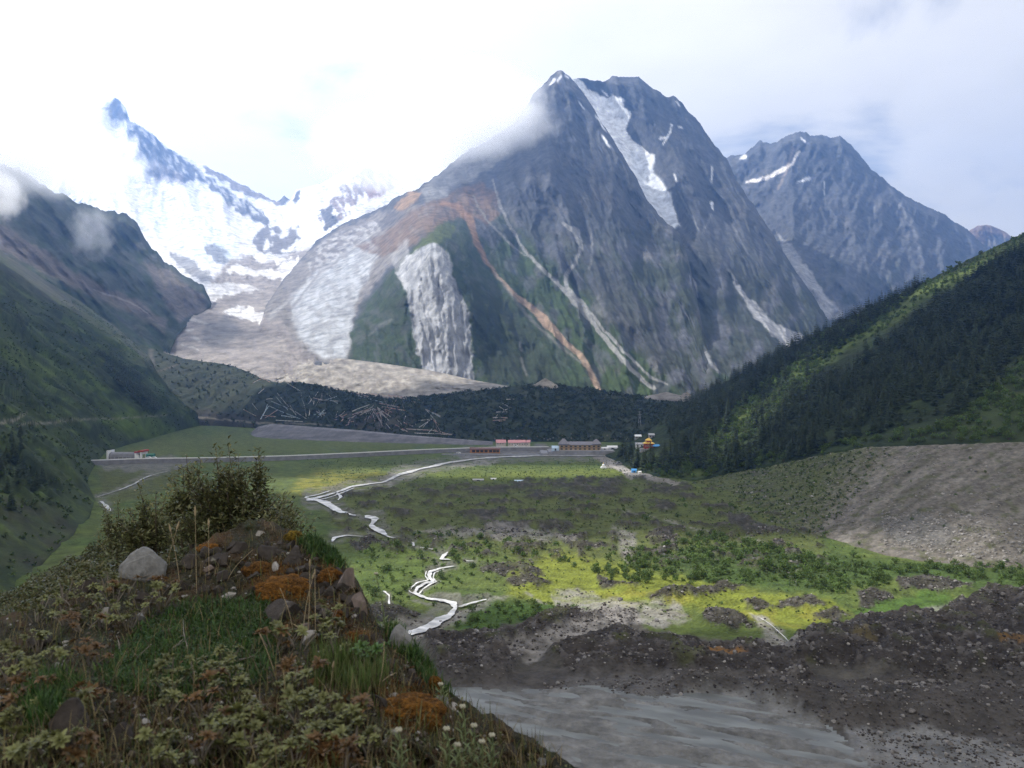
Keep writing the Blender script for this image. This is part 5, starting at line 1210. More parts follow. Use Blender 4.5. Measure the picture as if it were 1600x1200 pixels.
# boulders on the lateral moraine wall
lmm = region(LM, [(1380, 800), (1470, 800), (1600, 810), (1600, 880), (1480, 870), (1380, 850)], 8) + 0.12 * (LM[1] > 1150); lmm[:2] = 0; lmm[-2:] = 0
PL = scatter(LM, 3200, lmm, np.random.default_rng(63)); SL = np.clip(rg.lognormal(-0.75, 0.45, len(PL)), 0.2, 1.6)
V, Fs, C = joined(RC, PL, SL, rg.uniform(0, 6.28, len(PL)))
so = obj('scree_stones', raw_mesh('scree_stones', V, Fs, C * np.array((0.19, 0.18, 0.17)), False, ground_mat('scree_stones', 1.5, var=0.4, bump=0.3, dist=0.1))); tag(so, 'pale stones scattered over the lateral moraine slope', 'stones', kind='stuff')
gs = np.random.default_rng(67); PT = scatter(LM, 1500, (LM[1] + 0.7 * (LM[2] - 700) < 1390) * 1.0 * (LM[2] > 700), gs); V, Fs, C = joined(LOW, PT, gs.uniform(0.3, 1.1, len(PT)), gs.uniform(0, 6.28, len(PT)))
so = obj('talus_herbs', raw_mesh('talus_herbs', V, Fs, C * np.array((1.9, 2.0, 1.2)), False, mat_willow)); tag(so, 'low green herbs and scrub on the grassy talus', 'herbs', kind='stuff')
PS = scatter(LM, 90, (LM[1] > 1150) * 1.0 * (LM[2] > 705), np.random.default_rng(64)); SS = rg.uniform(0.4, 1.3, 90)
put_shrubs(PS, SS, rg.uniform(0, 6, 90), 'green bush', 'bushes on the moraine slope', 'slope_bush', zone=lambda x, y: ('high on' if y < 755 else 'halfway up' if y < 815 else 'low on') + (' the grassy talus' if x < 1320 else ' the bare grey moraine wall'))
# ================================================================== VILLAGE, ROAD, FLAGS
def box(bag, x0, x1, y0, y1, z0, z1, c=None):
    V = [(x, y, z) for x in (x0, x1) for y in (y0, y1) for z in (z0, z1)]
    bag.add(V, [(0, 1, 3, 2), (4, 6, 7, 5), (0, 4, 5, 1), (2, 3, 7, 6), (0, 2, 6, 4), (1, 5, 7, 3)], c)
def part(name, mat, parent, *boxes, smooth=False):
    b = Bag()
    for q in boxes: box(b, *q)
    return obj(name, b.mesh(name, mat, smooth), parent)
def hip_roof(name, mat, parent, x0, x1, y0, y1, z0, z1, inset, flare=0.0):
    ym = (y0 + y1) / 2
    V = [(x0, y0, z0), (x1, y0, z0), (x1, y1, z0), (x0, y1, z0), (x0 + inset, ym, z1), (x1 - inset, ym, z1), (x0, y0, z0 - 0.25), (x1, y0, z0 - 0.25), (x1, y1, z0 - 0.25), (x0, y1, z0 - 0.25)]
    b = Bag(); b.add(V, [(0, 1, 5, 4), (2, 3, 4, 5), (6, 7, 1, 0), (7, 8, 2, 1), (8, 9, 3, 2), (9, 6, 0, 3), (9, 8, 7, 6)]); b.add([V[1], V[2], V[5]], [(0, 1, 2)]); b.add([V[3], V[0], V[4]], [(0, 1, 2)])
    return obj(name, b.mesh(name, mat, False), parent)
def gable(name, mat, parent, x0, x1, y0, y1, z0, z1, th=0.2):
    ym = (y0 + y1) / 2; b = Bag()
    b.add([(x0, y0, z0), (x1, y0, z0), (x1, ym, z1), (x0, ym, z1), (x0, y1, z0), (x1, y1, z0), (x0, y0, z0 - th), (x1, y0, z0 - th), (x1, ym, z1 - th), (x0, ym, z1 - th), (x0, y1, z0 - th), (x1, y1, z0 - th)],
          [(0, 1, 2, 3), (3, 2, 5, 4), (6, 9, 8, 7), (9, 10, 11, 8), (0, 6, 7, 1), (4, 5, 11, 10), (0, 3, 9, 6), (3, 4, 10, 9), (1, 7, 8, 2), (2, 8, 11, 5)])
    return obj(name, b.mesh(name, mat, False), parent)
M = dict(tan=plain_mat('tan_plaster', (0.52, 0.36, 0.20), 0.9, 0.12, 0.4), slate=plain_mat('grey_violet_roof', (0.20, 0.19, 0.21), 0.8, 0.2, 1.0), dark=plain_mat('dark_opening', (0.05, 0.045, 0.045), 0.4, 0.2, 1.0),
         orange=plain_mat('orange_paint', (0.55, 0.25, 0.10), 0.8, 0.15, 0.5), brown=plain_mat('brown_roof', (0.16, 0.09, 0.075), 0.8, 0.2, 0.6), pink=plain_mat('pink_roof', (0.62, 0.30, 0.31), 0.8, 0.12, 0.4),
         cream=plain_mat('cream_wall', (0.55, 0.50, 0.44), 0.9, 0.1, 0.5), white=plain_mat('white_paint', (0.78, 0.78, 0.78), 0.6, 0.06, 0.5), conc=plain_mat('concrete', (0.30, 0.295, 0.29), 0.9, 0.15, 0.3),
         dconc=plain_mat('weathered_concrete', (0.22, 0.22, 0.235), 0.9, 0.25, 0.25), red=plain_mat('red_paint', (0.36, 0.045, 0.035), 0.7, 0.15, 0.5), gold=plain_mat('gilded_roof', (0.80, 0.52, 0.10), 0.45, 0.1, 0.5, metal=0.3),
         blue=plain_mat('blue_sheet', (0.06, 0.28, 0.62), 0.5, 0.1, 0.5), paleblue=plain_mat('pale_blue_sheet', (0.50, 0.64, 0.78), 0.5, 0.15, 0.4), green=plain_mat('green_sheet', (0.03, 0.16, 0.11), 0.6, 0.1, 0.5),
         grey=plain_mat('grey_sheet', (0.38, 0.38, 0.40), 0.6, 0.1, 0.5), tyre=plain_mat('tyre', (0.02, 0.02, 0.02), 0.8, 0.1, 2.0), glass=plain_mat('vehicle_glass', (0.03, 0.035, 0.04), 0.1, 0.05, 1.0, spec=0.6), pole=plain_mat('pole_metal', (0.10, 0.10, 0.105), 0.6, 0.1, 1.0),
         road=plain_mat('pale_road', (0.46, 0.45, 0.43), 0.85, 0.1, 0.15))
def at(px_, py_, Y): return Vector(W(px_, py_, Y))
def ground(px_, py_, z=0.0):
    Y = float(floorY(py_, z)); v = at(px_, py_, Y); v.z = z; return v

# ---- road on its embankment
rp = [(120, 720), (215, 716.5), (330, 715), (450, 712), (560, 707.2), (640, 703.3), (700, 700.8), (780, 698.4), (835, 698.2), (856, 698.0)]
rc = np.array([np.array(ground(a, b, 4.2)) for a, b in rp]); s_ = np.linspace(0, len(rp) - 1, 120)
rc = np.stack([np.interp(s_, np.arange(len(rp)), rc[:, k]) for k in range(3)], -1)
for _ in range(6): rc[1:-1] = (rc[:-2] + 2 * rc[1:-1] + rc[2:]) / 4
d = np.gradient(rc[:, :2], axis=0); d /= np.linalg.norm(d, axis=1)[:, None]; nr_ = np.stack([-d[:, 1], d[:, 0]], -1)
def strip(name, offs, mat, parent=None):
    rows = np.stack([np.concatenate([rc[:, :2] + nr_ * o, rc[:, 2:] + h], 1) for o, h in offs], 1)
    return obj(name, raw_mesh(name, rows.reshape(-1, 3), grid_faces(len(rc), len(offs)), None, False, mat), parent)
road = strip('road', [(-5.2, 0.0), (5.2, 0.0), (5.6, -0.3), (12, -4.8)], M['road']); road['kind'] = 'structure'
strip('retaining_wall', [(-5.3, -6.0), (-5.3, -0.1), (-5.2, -0.003)], M['dconc'], road)
strip('parapet', [(-5.2, 0.0), (-5.2, 0.75), (-4.9, 0.75), (-4.9, 0.003)], M['white'], road)
# ---- grey spoil bank at the foot of the moraine
SB_T = [(394, 674, 1230), (404, 666, 1220), (425, 662, 1210), (480, 666, 1190), (560, 672, 1130), (640, 680, 1075), (720, 686, 1040), (770, 690, 1020)]
SB_B = [(388, 682, 1148), (400, 684, 1120), (425, 686, 1094), (480, 688, 1069), (560, 691, 1034), (640, 693, 1012), (720, 695, 990), (770, 696, 980)]
SB_K = [(a + 4, b + 3, y + 90) for a, b, y in SB_T]
sb = loft_co([SB_B, SB_T, SB_K], 220, 36); sb = smooth_rows(sb, 4); tt = np.linspace(0, 1, 36)[:, None]
sb[..., 1] += 5 * fbm(sb[..., 0] / 8, tt * 2 + 0 * sb[..., 0], 4, 700, 0.5, True) * np.sin(np.pi * np.clip(tt * 2, 0, 1))
sb[0, :, 2] = -1; cq = np.array((0.155, 0.15, 0.16)) * (1 + 0.4 * fbm(sb[..., 0] / 6, sb[..., 2] / 20, 4, 701))[..., None]
cq[tt[:, 0] > 0.42] = cq[tt[:, 0] > 0.42] * 1.55
spoil = obj('spoil_bank', raw_mesh('spoil_bank', sb.reshape(-1, 3), grid_faces(*sb.shape[:2])[:, ::-1], cq.reshape(-1, 3), True, mat_slope)); spoil['kind'] = 'structure'

# ---- long guesthouse of two storeys
g = empty('guesthouse', ground(906.5, 703.6, 4.6)); tag(g, 'long two-storey tan guesthouse with grey roof behind the retaining wall', 'building')
part('wall', M['tan'], g, (-21.5, 21.5, 0, 11, -1, 5.6))
part('balcony', M['brown'], g, (-21.5, 21.5, -0.7, -0.003, 2.75, 3.0))
for k in range(9):
    for z in (0.5, 3.25):
        x = -19.6 + k * 4.9
        w = part('window', M['cream'], g, (x - 1.45, x + 1.45, -0.12, -0.004, z, z + 1.75)); part('pane', M['dark'], w, (x - 1.25, x + 1.25, -0.16, -0.125, z + 0.15, z + 1.6))
hip_roof('roof', M['slate'], g, -22.8, 22.8, -1.4, 12.4, 5.75, 9.0, 3.0)
rf = hip_roof('pavilion_roof', M['slate'], g, -22.9, -11.5, -1.6, 12.6, 6.6, 12.2, 4.6); rf = hip_roof('pavilion_roof', M['slate'], g, 12.5, 22.9, -1.6, 12.6, 6.6, 11.6, 4.4)
# ---- low orange building
g = empty('shop_building', ground(758, 707, 0.6)); tag(g, 'long low orange building with dark brown roof beside the road', 'building')
part('wall', M['orange'], g, (-16, 16, 0, 8, -1, 3.6))
for k, x in enumerate((-12.5, -8, -3.5, 1.0, 6.0, 10.2, 13.6)):
    w = part('door' if k in (4, 6) else 'shopfront', M['brown'], g, (x - 1.7, x + 1.7, -0.1, -0.004, 0.1, 2.7)); part('pane', M['dark'], w, (x - 1.45, x + 1.45, -0.14, -0.104, 0.3, 2.4))
for x in (-16, -10.3, -5.8, -1.2, 3.5, 8, 12, 15.7): part('post', M['orange'], g, (x - 0.2, x + 0.2, -2.0, -1.6, -0.5, 3.4))
gable('roof', M['brown'], g, -17, 17, -2.6, 9, 3.7, 5.3)
# ---- pink roofed houses
for (px_, py_, w_, h_, r_, txt, rz) in ((783, 696, 11, 3.2, 3.4, 'small pink-roofed house standing apart beside two longer pink roofs', 0.1), (804.5, 696.5, 15.5, 3.6, 3.0, 'long pink-roofed house in the middle of the pink-roofed row', 0.0), (821, 696.5, 10.5, 4.0, 2.6, 'pink-roofed house with wide cream front next to the dark pole', -0.05)):
    g = empty('pink_house', ground(px_, py_, 2.2), rz); tag(g, txt, 'house', 'pink-roofed houses behind the road')
    part('wall', M['cream'], g, (-w_ / 2, w_ / 2, 0, 8, -1.5, h_))
    for x in np.arange(-w_ / 2 + 1.6, w_ / 2 - 0.8, 3.0):
        w = part('window', M['white'], g, (x - 0.7, x + 0.7, -0.1, -0.004, 1.2, 2.7)); part('pane', M['dark'], w, (x - 0.55, x + 0.55, -0.13, -0.104, 1.35, 2.55))
    gable('roof', M['pink'], g, -w_ / 2 - 0.5, w_ / 2 + 0.5, -0.8, 8.8, h_ + 0.1, h_ + r_)
g = empty('low_fence', ground(704, 705, 0.5)); tag(g, 'low red fence along the road just before the orange building', 'fence')
part('panel', M['red'], g, (-9, 9, 0, 0.15, 0.2, 1.6))
for x in (-9, -4.5, 0, 4.5, 9): part('post', M['dconc'], g, (x - 0.15, x + 0.15, -0.1, 0.25, -0.5, 1.8))
# ---- retaining wall in front of the guesthouse
b = Bag()
qa, qb = ground(690, 711, 0), ground(978, 712, 0)
for k in range(24):
    u0, u1 = k / 24, (k + 0.985) / 24; A, B_ = qa.lerp(qb, u0), qa.lerp(qb, u1); h = 0.9 + 3.8 * min(1, max(0, k - 12) / 3)
    b.add([(A.x, A.y, -1), (B_.x, B_.y, -1), (B_.x, B_.y, h), (A.x, A.y, h), (A.x, A.y + 34 * (k > 12) + 6, -1), (B_.x, B_.y + 34 * (k > 12) + 6, -1), (B_.x, B_.y + 34 * (k > 12) + 6, h), (A.x, A.y + 34 * (k > 12) + 6, h)], [(0, 1, 2, 3), (3, 2, 6, 7), (1, 5, 6, 2), (4, 0, 3, 7)])
tag(obj('river_wall', b.mesh('river_wall', M['dconc'], False)), 'long dark grey river wall below the guesthouse', 'wall')
# ---- tents, canopies and sheets
def tent(name, pos, w, dpt, h, mat, label, cat='tent', group=None, rz=0.0):
    g = empty(name, pos, rz); tag(g, label, cat, group)
    part('side_wall', mat, g, (-w / 2, w / 2, 0, dpt, -0.4, h * 0.5)); gable('roof', mat, g, -w / 2 - 0.2, w / 2 + 0.2, -0.3, dpt + 0.3, h * 0.52, h, 0.05)
    part('opening', M['dark'], g, (-w * 0.12, w * 0.12, -0.06, -0.004, -0.2, h * 0.42))
    return g
tent('marquee', ground(868, 704.0, 4.4), 7.5, 6, 5.0, M['paleblue'], 'pale blue tent at the end of the tan guesthouse')
tent('marquee', ground(945, 702.5, 4.6), 7, 5, 2.6, M['white'], 'small white tent nearest the tan guesthouse', 'tent', 'white tents past the guesthouse')
tent('marquee', ground(957, 702, 4.6), 11, 6, 3.8, M['white'], 'largest white tent past the tan guesthouse', 'tent', 'white tents past the guesthouse')
tent('marquee', ground(966, 703, 4.6), 6, 5, 2.8, M['grey'], 'grey-roofed tent at the end of the white tent row', 'tent', 'white tents past the guesthouse')
tent('blue_tent', ground(991, 738, 0.2), 4.2, 3, 3.0, M['blue'], 'bright blue tent at the foot of the temple slope')
tent('white_tent', ground(1000, 739, 0.2), 2.2, 2, 1.6, M['white'], 'little white tent beside the bright blue tent')
tent('low_shed', ground(747, 751, 0.2), 8.5, 3, 1.3, M['grey'], 'low grey shed lying in the bright meadow', 'shed')
tent('low_shed', ground(771, 749, 0.2), 4.2, 2, 1.0, M['white'], 'short white shed between two longer low sheds in the meadow', 'shed')
tent('low_shed', ground(812, 753, 0.2), 8.0, 3, 1.4, M['paleblue'], 'low pale blue shed lying in the bright meadow', 'shed')
# ---- white stupa
g = empty('stupa', ground(943, 731, 0.2)); tag(g, 'small white stupa standing alone in the green meadow', 'stupa')
part('base', M['white'], g, (-2.5, 2.5, -2.5, 2.5, -0.5, 0.7), (-1.9, 1.9, -1.9, 1.9, 0.7, 1.3), (-1.45, 1.45, -1.45, 1.45, 1.3, 1.8))
def lathe(prof, n=14):
    ang = np.linspace(0, 2 * math.pi, n, endpoint=False); V = np.array([(r * math.cos(a), r * math.sin(a), z) for r, z in prof for a in ang])
    i = np.arange(len(prof) * n).reshape(len(prof), n); j = np.roll(i, -1, 1)
    return V, np.stack([i[:-1], j[:-1], j[1:], i[1:]], -1).reshape(-1, 4)
v, f = lathe([(1.0, 1.8), (1.3, 2.3), (1.25, 2.8), (0.8, 3.25), (0.4, 3.4), (0.0, 3.4)]); obj('dome', raw_mesh('dome', v, f, None, True, M['white']), g)
v, f = lathe([(0.35, 3.3), (0.22, 4.2), (0.08, 5.1), (0.0, 5.3)]); obj('spire', raw_mesh('spire', v, f, None, True, M['gold']), g)
# ---- temple on the wooded spur
def on_sheet(sheet, px_, py_):
    i = np.argmin((sheet[1] - px_) ** 2 + (sheet[2] - py_) ** 2); return Vector(sheet[0].reshape(-1, 3)[i])
tp = on_sheet(HR, 1014, 701)
g = empty('temple', tp); tag(g, 'red temple with tiered golden roofs on the wooded spur', 'temple')
k = tp.y / FPX
part('terrace', M['conc'], g, (-13 * k, 13 * k, -3 * k, 14 * k, -9 * k, 0.0))
part('wall', M['red'], g, (-7 * k, 7 * k, 0, 10 * k, 0.003, 8 * k))
for x in (-5, -2.5, 0, 2.5, 5): w = part('window', M['white'], g, ((x - 0.7) * k, (x + 0.7) * k, -0.12, -0.004, 3 * k, 5.5 * k)); part('pane', M['dark'], w, ((x - 0.5) * k, (x + 0.5) * k, -0.2, -0.125, 3.2 * k, 5.3 * k))
hip_roof('roof', M['gold'], g, -8.8 * k, 8.8 * k, -2 * k, 12 * k, 8.1 * k, 11.2 * k, 5 * k)
part('upper_wall', M['red'], g, (-3.2 * k, 3.2 * k, 2 * k, 8 * k, 9.5 * k, 12.6 * k))
hip_roof('upper_roof', M['gold'], g, -5 * k, 5 * k, 0.5 * k, 9.5 * k, 12.7 * k, 16.0 * k, 3.6 * k)
v, f = lathe([(0.7 * k, 15.6 * k), (0.9 * k, 16.6 * k), (0.3 * k, 17.6 * k), (0.0, 19.2 * k)]); obj('finial', raw_mesh('finial', v, f, None, True, M['gold']), g)
a = empty('blue_canopy', tp + Vector((11.5 * k, -3.2 * k, 0.0))); tag(a, 'bright blue canopy roof beside the golden temple', 'canopy')
hip_roof('roof', M['blue'], a, -6.5 * k, 6.5 * k, -3 * k, 6 * k, 4.2 * k, 6.8 * k, 3 * k)
for x, y in ((-5.5, -2.4), (5.5, -2.4), (-5.5, 5.4), (5.5, 5.4)): part('post', M['red'], a, ((x - 0.3) * k, (x + 0.3) * k, (y - 0.3) * k, (y + 0.3) * k, -9 * k, 4.0 * k))
part('platform', M['conc'], a, (-6 * k, 6 * k, -2.6 * k, 5.6 * k, -9 * k, 0.6 * k))
def cabin(px_, py_, w_, h_, wall, roof, label, dy=0):
    c = on_sheet(HR, px_, py_); c.y += dy; kk = c.y / FPX
    g = empty('hillside_house', c); tag(g, label, 'house', 'houses round the temple')
    part('wall', wall, g, (-w_ / 2 * kk, w_ / 2 * kk, 0, 8 * kk, -6 * kk, h_ * kk)); gable('roof', roof, g, (-w_ / 2 - 0.8) * kk, (w_ / 2 + 0.8) * kk, -1.2 * kk, 9 * kk, (h_ + 0.1) * kk, (h_ + 2.6) * kk)
    for x in (-0.25, 0.25): part('window', M['dark'], g, ((x * w_ - 1) * kk, (x * w_ + 1) * kk, -0.15, -0.004, 0.8 * kk, (h_ - 1) * kk))
cabin(999, 699, 12, 4.5, M['white'], M['grey'], 'white house with grey roof next to the red temple')
cabin(993, 677, 9, 3.0, M['conc'], M['white'], 'topmost small house with white roof above the temple')
cabin(998, 686, 7, 2.5, M['conc'], M['white'], 'small white-roofed house between the temple and the topmost house')
cabin(1018, 684, 8, 4.0, M['grey'], M['grey'], 'grey house rising just behind the golden temple roof')
# ---- vehicles
def vehicle(pos, L, H, body, label, rz=0.0, van=False):
    g = empty('parked_car' if not van else 'parked_van', pos, rz); tag(g, label, 'van' if van else 'car', 'vehicles of the village')
    wd = 1.0
    prof = [(-L / 2, 0.35), (-L / 2, 0.95 if not van else H), (-L * 0.28, H if not van else H), (L * 0.16, H), (L * 0.28, 0.98), (L / 2, 0.85), (L / 2, 0.35)]
    b = Bag(); n = len(prof)
    V = [(x, s * wd, z) for s in (-1, 1) for x, z in prof]
    for i in range(n): b.add([V[i], V[(i + 1) % n], V[n + (i + 1) % n], V[n + i]], [(0, 1, 2, 3)])
    for s in (0, n):
        for i in range(1, n - 1): b.add([V[s], V[s + i], V[s + i + 1]], [(0, 1, 2)])
    obj('body', b.mesh('body', body, False), g)
    part('side_window', M['glass'], g, (-L * 0.3, L * 0.16, -wd - 0.012, -wd - 0.003, 1.0, H - 0.18)); part('side_window', M['glass'], g, (-L * 0.3, L * 0.16, wd + 0.003, wd + 0.012, 1.0, H - 0.18))
    for x in (-L * 0.3, L * 0.3):
        for s in (-1, 1):
            v, f = lathe([(0.0, -0.12), (0.34, -0.12), (0.34, 0.12), (0.0, 0.12)], 12); v = v[:, [0, 2, 1]] + np.array([x, s * 0.96, 0.34]); obj('wheel', raw_mesh('wheel', v, f, None, False, M['tyre']), g)
vehicle(ground(716.5, 708.5, 0.3), 4.6, 1.6, M['white'], 'white car parked at the bend before the orange building')
vehicle(ground(967.5, 725, 0.4), 5.2, 2.2, M['grey'], 'grey van parked on the pale track below the temple', 0.1, True)
vehicle(ground(806, 697.6, 4.25), 5.0, 2.2, M['white'], 'white van on the road in front of the pink roofs', 0.0, True)
vehicle(ground(233, 716.2, 4.25), 4.8, 1.6, M['white'], 'white car closest to the tunnel mouth', 0.0)
vehicle(ground(241, 716.2, 4.25), 4.8, 1.6, M['white'], 'white car second from the tunnel mouth', 0.0)
# ---- poles and pylon
def pole(pos, h, label, arms=2):
    g = empty('utility_pole', pos); tag(g, label, 'pole')
    v, f = tube([(0, 0, -1), (0, 0, h)], 0.28, 0.2, 6); obj('shaft', raw_mesh('shaft', v, f, None, True, M['pole']), g)
    for i in range(arms): part('cross_arm', M['pole'], g, (-1.3, 1.3, -0.1, 0.1, h - 0.6 - i * 1.2, h - 0.4 - i * 1.2))
pole(ground(822, 698.5, 2.0), 8.5, 'dark pole standing in front of the pink roofs')
pole(on_sheet(MO, 701, 686), 13, 'thin pole on the moraine foot above the spoil bank')
g = empty('power_pylon', on_sheet(MO, 999, 666)); tag(g, 'grey lattice pylon on the dark moraine above the temple', 'pylon')
for s in (-1, 1):
    for t_ in (-1, 1): v, f = tube([(s * 1.8, t_ * 1.8, -2), (s * 0.35, t_ * 0.35, 20)], 0.16, 0.12, 4); obj('leg', raw_mesh('leg', v, f, None, False, M['grey']), g)
for z in (6, 11, 15.5, 19): part('cross_arm', M['grey'], g, (-2.6 if z > 12 else -1.2, 2.6 if z > 12 else 1.2, -0.12, 0.12, z, z + 0.3))
# ---- avalanche gallery at the tunnel mouth
c = ground(190, 719, 0.3)
g = empty('tunnel_gallery', c, 0.0); tag(g, 'grey concrete tunnel gallery with white portals at the hillside foot', 'tunnel')
L = 25.5; prof = [(0, -1.5), (0, 3.2), (0.9, 5.6), (2.6, 7.0), (5.2, 7.6), (8, 7.2), (10, 5.6), (11, 3.2), (11, -1.5)]
pr = np.array(prof); nb_ = 14
xs_ = np.linspace(-L / 2, L / 2, nb_)
V = np.stack([np.stack([np.full(len(pr), x), pr[:, 0], pr[:, 1]], -1) for x in xs_]); obj('vault', raw_mesh('vault', V.reshape(-1, 3), grid_faces(nb_, len(pr)), None, False, M['dconc']), g)
for x in xs_[1:-1:2]: part('rib', M['conc'], g, (x - 0.25, x + 0.25, -0.35, -0.004, -1.5, 3.2))
def portal(x, h, name='portal'):
    o = part(name, M['white'], g, (x - 0.7, x + 0.7, -1.2, 1.0, -1.5, h), (x - 0.7, x + 0.7, 10, 12.2, -1.5, h), (x - 0.7, x + 0.7, 1.0, 10, 5.6, h)); return o
portal(-L / 2 - 0.8, 9.4)
o = portal(L / 2 + 1.2, 7.0); part('buttress', M['white'], g, (L / 2 + 1.95, L / 2 + 4.6, -1.2, 1.0, -1.5, 4.6), (L / 2 + 1.95, L / 2 + 3.4, -1.2, 1.0, 4.6, 6.2))
o = portal(L / 2 + 6.5, 8.0, 'gate'); part('cornice', M['red'], o, (L / 2 + 4.6, L / 2 + 8.6, -1.5, 12.4, 8.003, 9.6)); part('cornice', M['red'], g, (L / 2 + 0.2, L / 2 + 2.6, -1.5, 12.4, 7.003, 8.6))
g = empty('green_shed', ground(234, 714.5, 4.0)); tag(g, 'dark green shed next to the red-topped tunnel gate', 'shed')
part('wall', M['green'], g, (-3.6, 3.6, 0, 4, -1, 2.4)); gable('roof', M['green'], g, -4, 4, -0.4, 4.4, 2.5, 3.6); part('door', M['dark'], g, (-0.6, 0.6, -0.08, -0.004, -0.2, 1.9))

# ---- strings of prayer flags on the moraine front
mat_flag = leaf_mat('faded_flag_cloth', (1, 1, 1), 0.2, 0.25, 0.9, use_col=True)
FC = dict(w=[(0.62, 0.60, 0.58), (0.55, 0.50, 0.48), (0.66, 0.63, 0.60)], r=[(0.50, 0.20, 0.18), (0.56, 0.36, 0.32), (0.60, 0.52, 0.48)], b=[(0.42, 0.52, 0.60), (0.62, 0.64, 0.66), (0.36, 0.46, 0.52)], p=[(0.56, 0.42, 0.38), (0.62, 0.56, 0.52), (0.52, 0.32, 0.28)])
mo_in = MO[0][:80]; mo_x, mo_y = MO[1][:80], MO[2][:80]
rgf = np.random.default_rng(71)
def flags(pts, tone, label, group, h=1.35):
    P = np.array(pts, float); s = np.linspace(0, len(P) - 1, 9); q = np.stack([np.interp(s, np.arange(len(P)), P[:, k]) for k in range(2)], -1)
    c = []
    for a, b_ in q:
        i = np.argmin((mo_x - a) ** 2 + (mo_y - b_) ** 2); w = mo_in.reshape(-1, 3)[i]; Y = w[1] - 3.0
        c.append(W(a, b_, Y))
    c = np.array(c); k = np.ones(3) / 3
    c[1:-1] = (c[:-2] + c[1:-1] + c[2:]) / 3
    u = np.linspace(0, 8, max(12, int(np.linalg.norm(c[-1] - c[0]) / 2.2)))
    c = np.stack([np.interp(u, np.arange(9), c[:, j]) for j in range(3)], -1); c[:, 2] += 1.6
    bag = Bag(); pal = FC[tone]
    v, f = tube(c, 0.09, 0.09, 3); bag.add(v, f, (0.3, 0.28, 0.26))
    d = np.gradient(c, axis=0); d /= np.linalg.norm(d, axis=1)[:, None]
    for i in range(len(c) - 1):
        a, b_ = c[i], c[i] + (c[i + 1] - c[i]) * 0.86; dn = np.array([rgf.normal(0, 0.15), rgf.normal(0, 0.25), -h * rgf.uniform(0.6, 1.1)])
        if abs(d[i][2]) > 0.5: dn = np.array([h * rgf.uniform(0.5, 1), rgf.normal(0, 0.3), -0.4 * h])
        bag.add([a, b_, b_ + dn, a + dn], [(0, 1, 2, 3)], pal[rgf.integers(len(pal))])
    o = obj('prayer_flag_string', bag.mesh('prayer_flag_string', mat_flag, False, True)); 
    ln_ = math.hypot(P[-1][0] - P[0][0], P[-1][1] - P[0][1]); st_ = abs(P[-1][1] - P[0][1]) > 0.8 * abs(P[-1][0] - P[0][0])
    tag(o, ('short ' if ln_ < 14 else 'long ' if ln_ > 28 else '') + ('steep ' if st_ else 'slanting ') + dict(w='white ', r='red ', b='bluish ', p='pinkish ')[tone] + label, 'prayer flags', group)
def zc(l): return [(380 + a / 4.706, 580 + b_ / 4.706) for a, b_ in l]
GA = 'flag strings above the spoil bank end'
A_ = [([(0, 285), (95, 335)], 'p'), ([(65, 240), (105, 290)], 'w'), ([(175, 250), (160, 300), (125, 360)], 'b'), ([(185, 262), (140, 330)], 'b'), ([(250, 165), (320, 250), (390, 325)], 'w'), ([(190, 260), (300, 310), (420, 355)], 'b'), ([(240, 190), (280, 240), (330, 290)], 'b'),
      ([(425, 160), (430, 210), (455, 260), (460, 340)], 'w'), ([(380, 300), (465, 355)], 'w'), ([(150, 330), (240, 340)], 'r'), ([(160, 350), (250, 290)], 'r'), ([(240, 365), (440, 375)], 'w'), ([(490, 270), (480, 350)], 'w'), ([(110, 170), (155, 130)], 'w'), ([(70, 90), (130, 60)], 'p'), ([(280, 330), (380, 345)], 'b'), ([(340, 250), (390, 330)], 'w'), ([(170, 210), (215, 205)], 'w'), ([(205, 225), (360, 290)], 'b'), ([(320, 90), (420, 150)], 'w'), ([(60, 20), (200, 85)], 'p')]
B_l = [([(555, 150), (520, 200)], 'w'), ([(590, 130), (580, 250)], 'w'), ([(550, 215), (700, 225)], 'w'), ([(615, 170), (645, 195)], 'w'), ([(530, 265), (555, 220)], 'w'), ([(600, 218), (690, 190)], 'b'), ([(505, 205), (480, 245)], 'w'), ([(515, 200), (575, 215)], 'p'), ([(485, 185), (520, 250)], 'w'), ([(640, 215), (695, 240)], 'b'), ([(560, 240), (580, 180)], 'r'), ([(520, 215), (515, 250)], 'w'), ([(580, 150), (575, 200)], 'p')]
C_l = [([(520, 325), (610, 312)], 'b'), ([(555, 290), (580, 345)], 'w'), ([(595, 290), (545, 335)], 'b'), ([(535, 300), (600, 330)], 'w'), ([(545, 345), (590, 305)], 'b')]
for l_, t_ in A_: flags(zc(l_), t_, 'flag string scattered above the spoil bank end', GA)
for l_, t_ in B_l: flags(zc(l_), t_, 'flag string of the star-shaped knot', 'flag strings of the pale star knot')
for l_, t_ in C_l: flags(zc(l_), t_, 'flag string of the small knot below the star', 'flag strings of the small bluish knot')
for k in range(34):
    ang = math.radians(rgf.uniform(25, 165)); r0, r1 = rgf.uniform(5, 60), rgf.uniform(70, 150); cx_, cy_ = 965 + rgf.normal(0, 22), 268 + rgf.normal(0, 8)
    l_ = [(cx_ + math.cos(ang) * r0 * 1.1, cy_ + math.sin(ang) * r0 * 0.7), (cx_ + math.cos(ang) * (r0 + r1) * 0.55, cy_ + math.sin(ang) * (r0 + r1) * 0.5 - 4), (cx_ + math.cos(ang) * r1 * 1.15, cy_ + math.sin(ang) * r1)]
    flags(zc(l_), 'wrpwp'[k % 5], 'flag string of the big fan mid moraine', 'flag strings of the big fan')
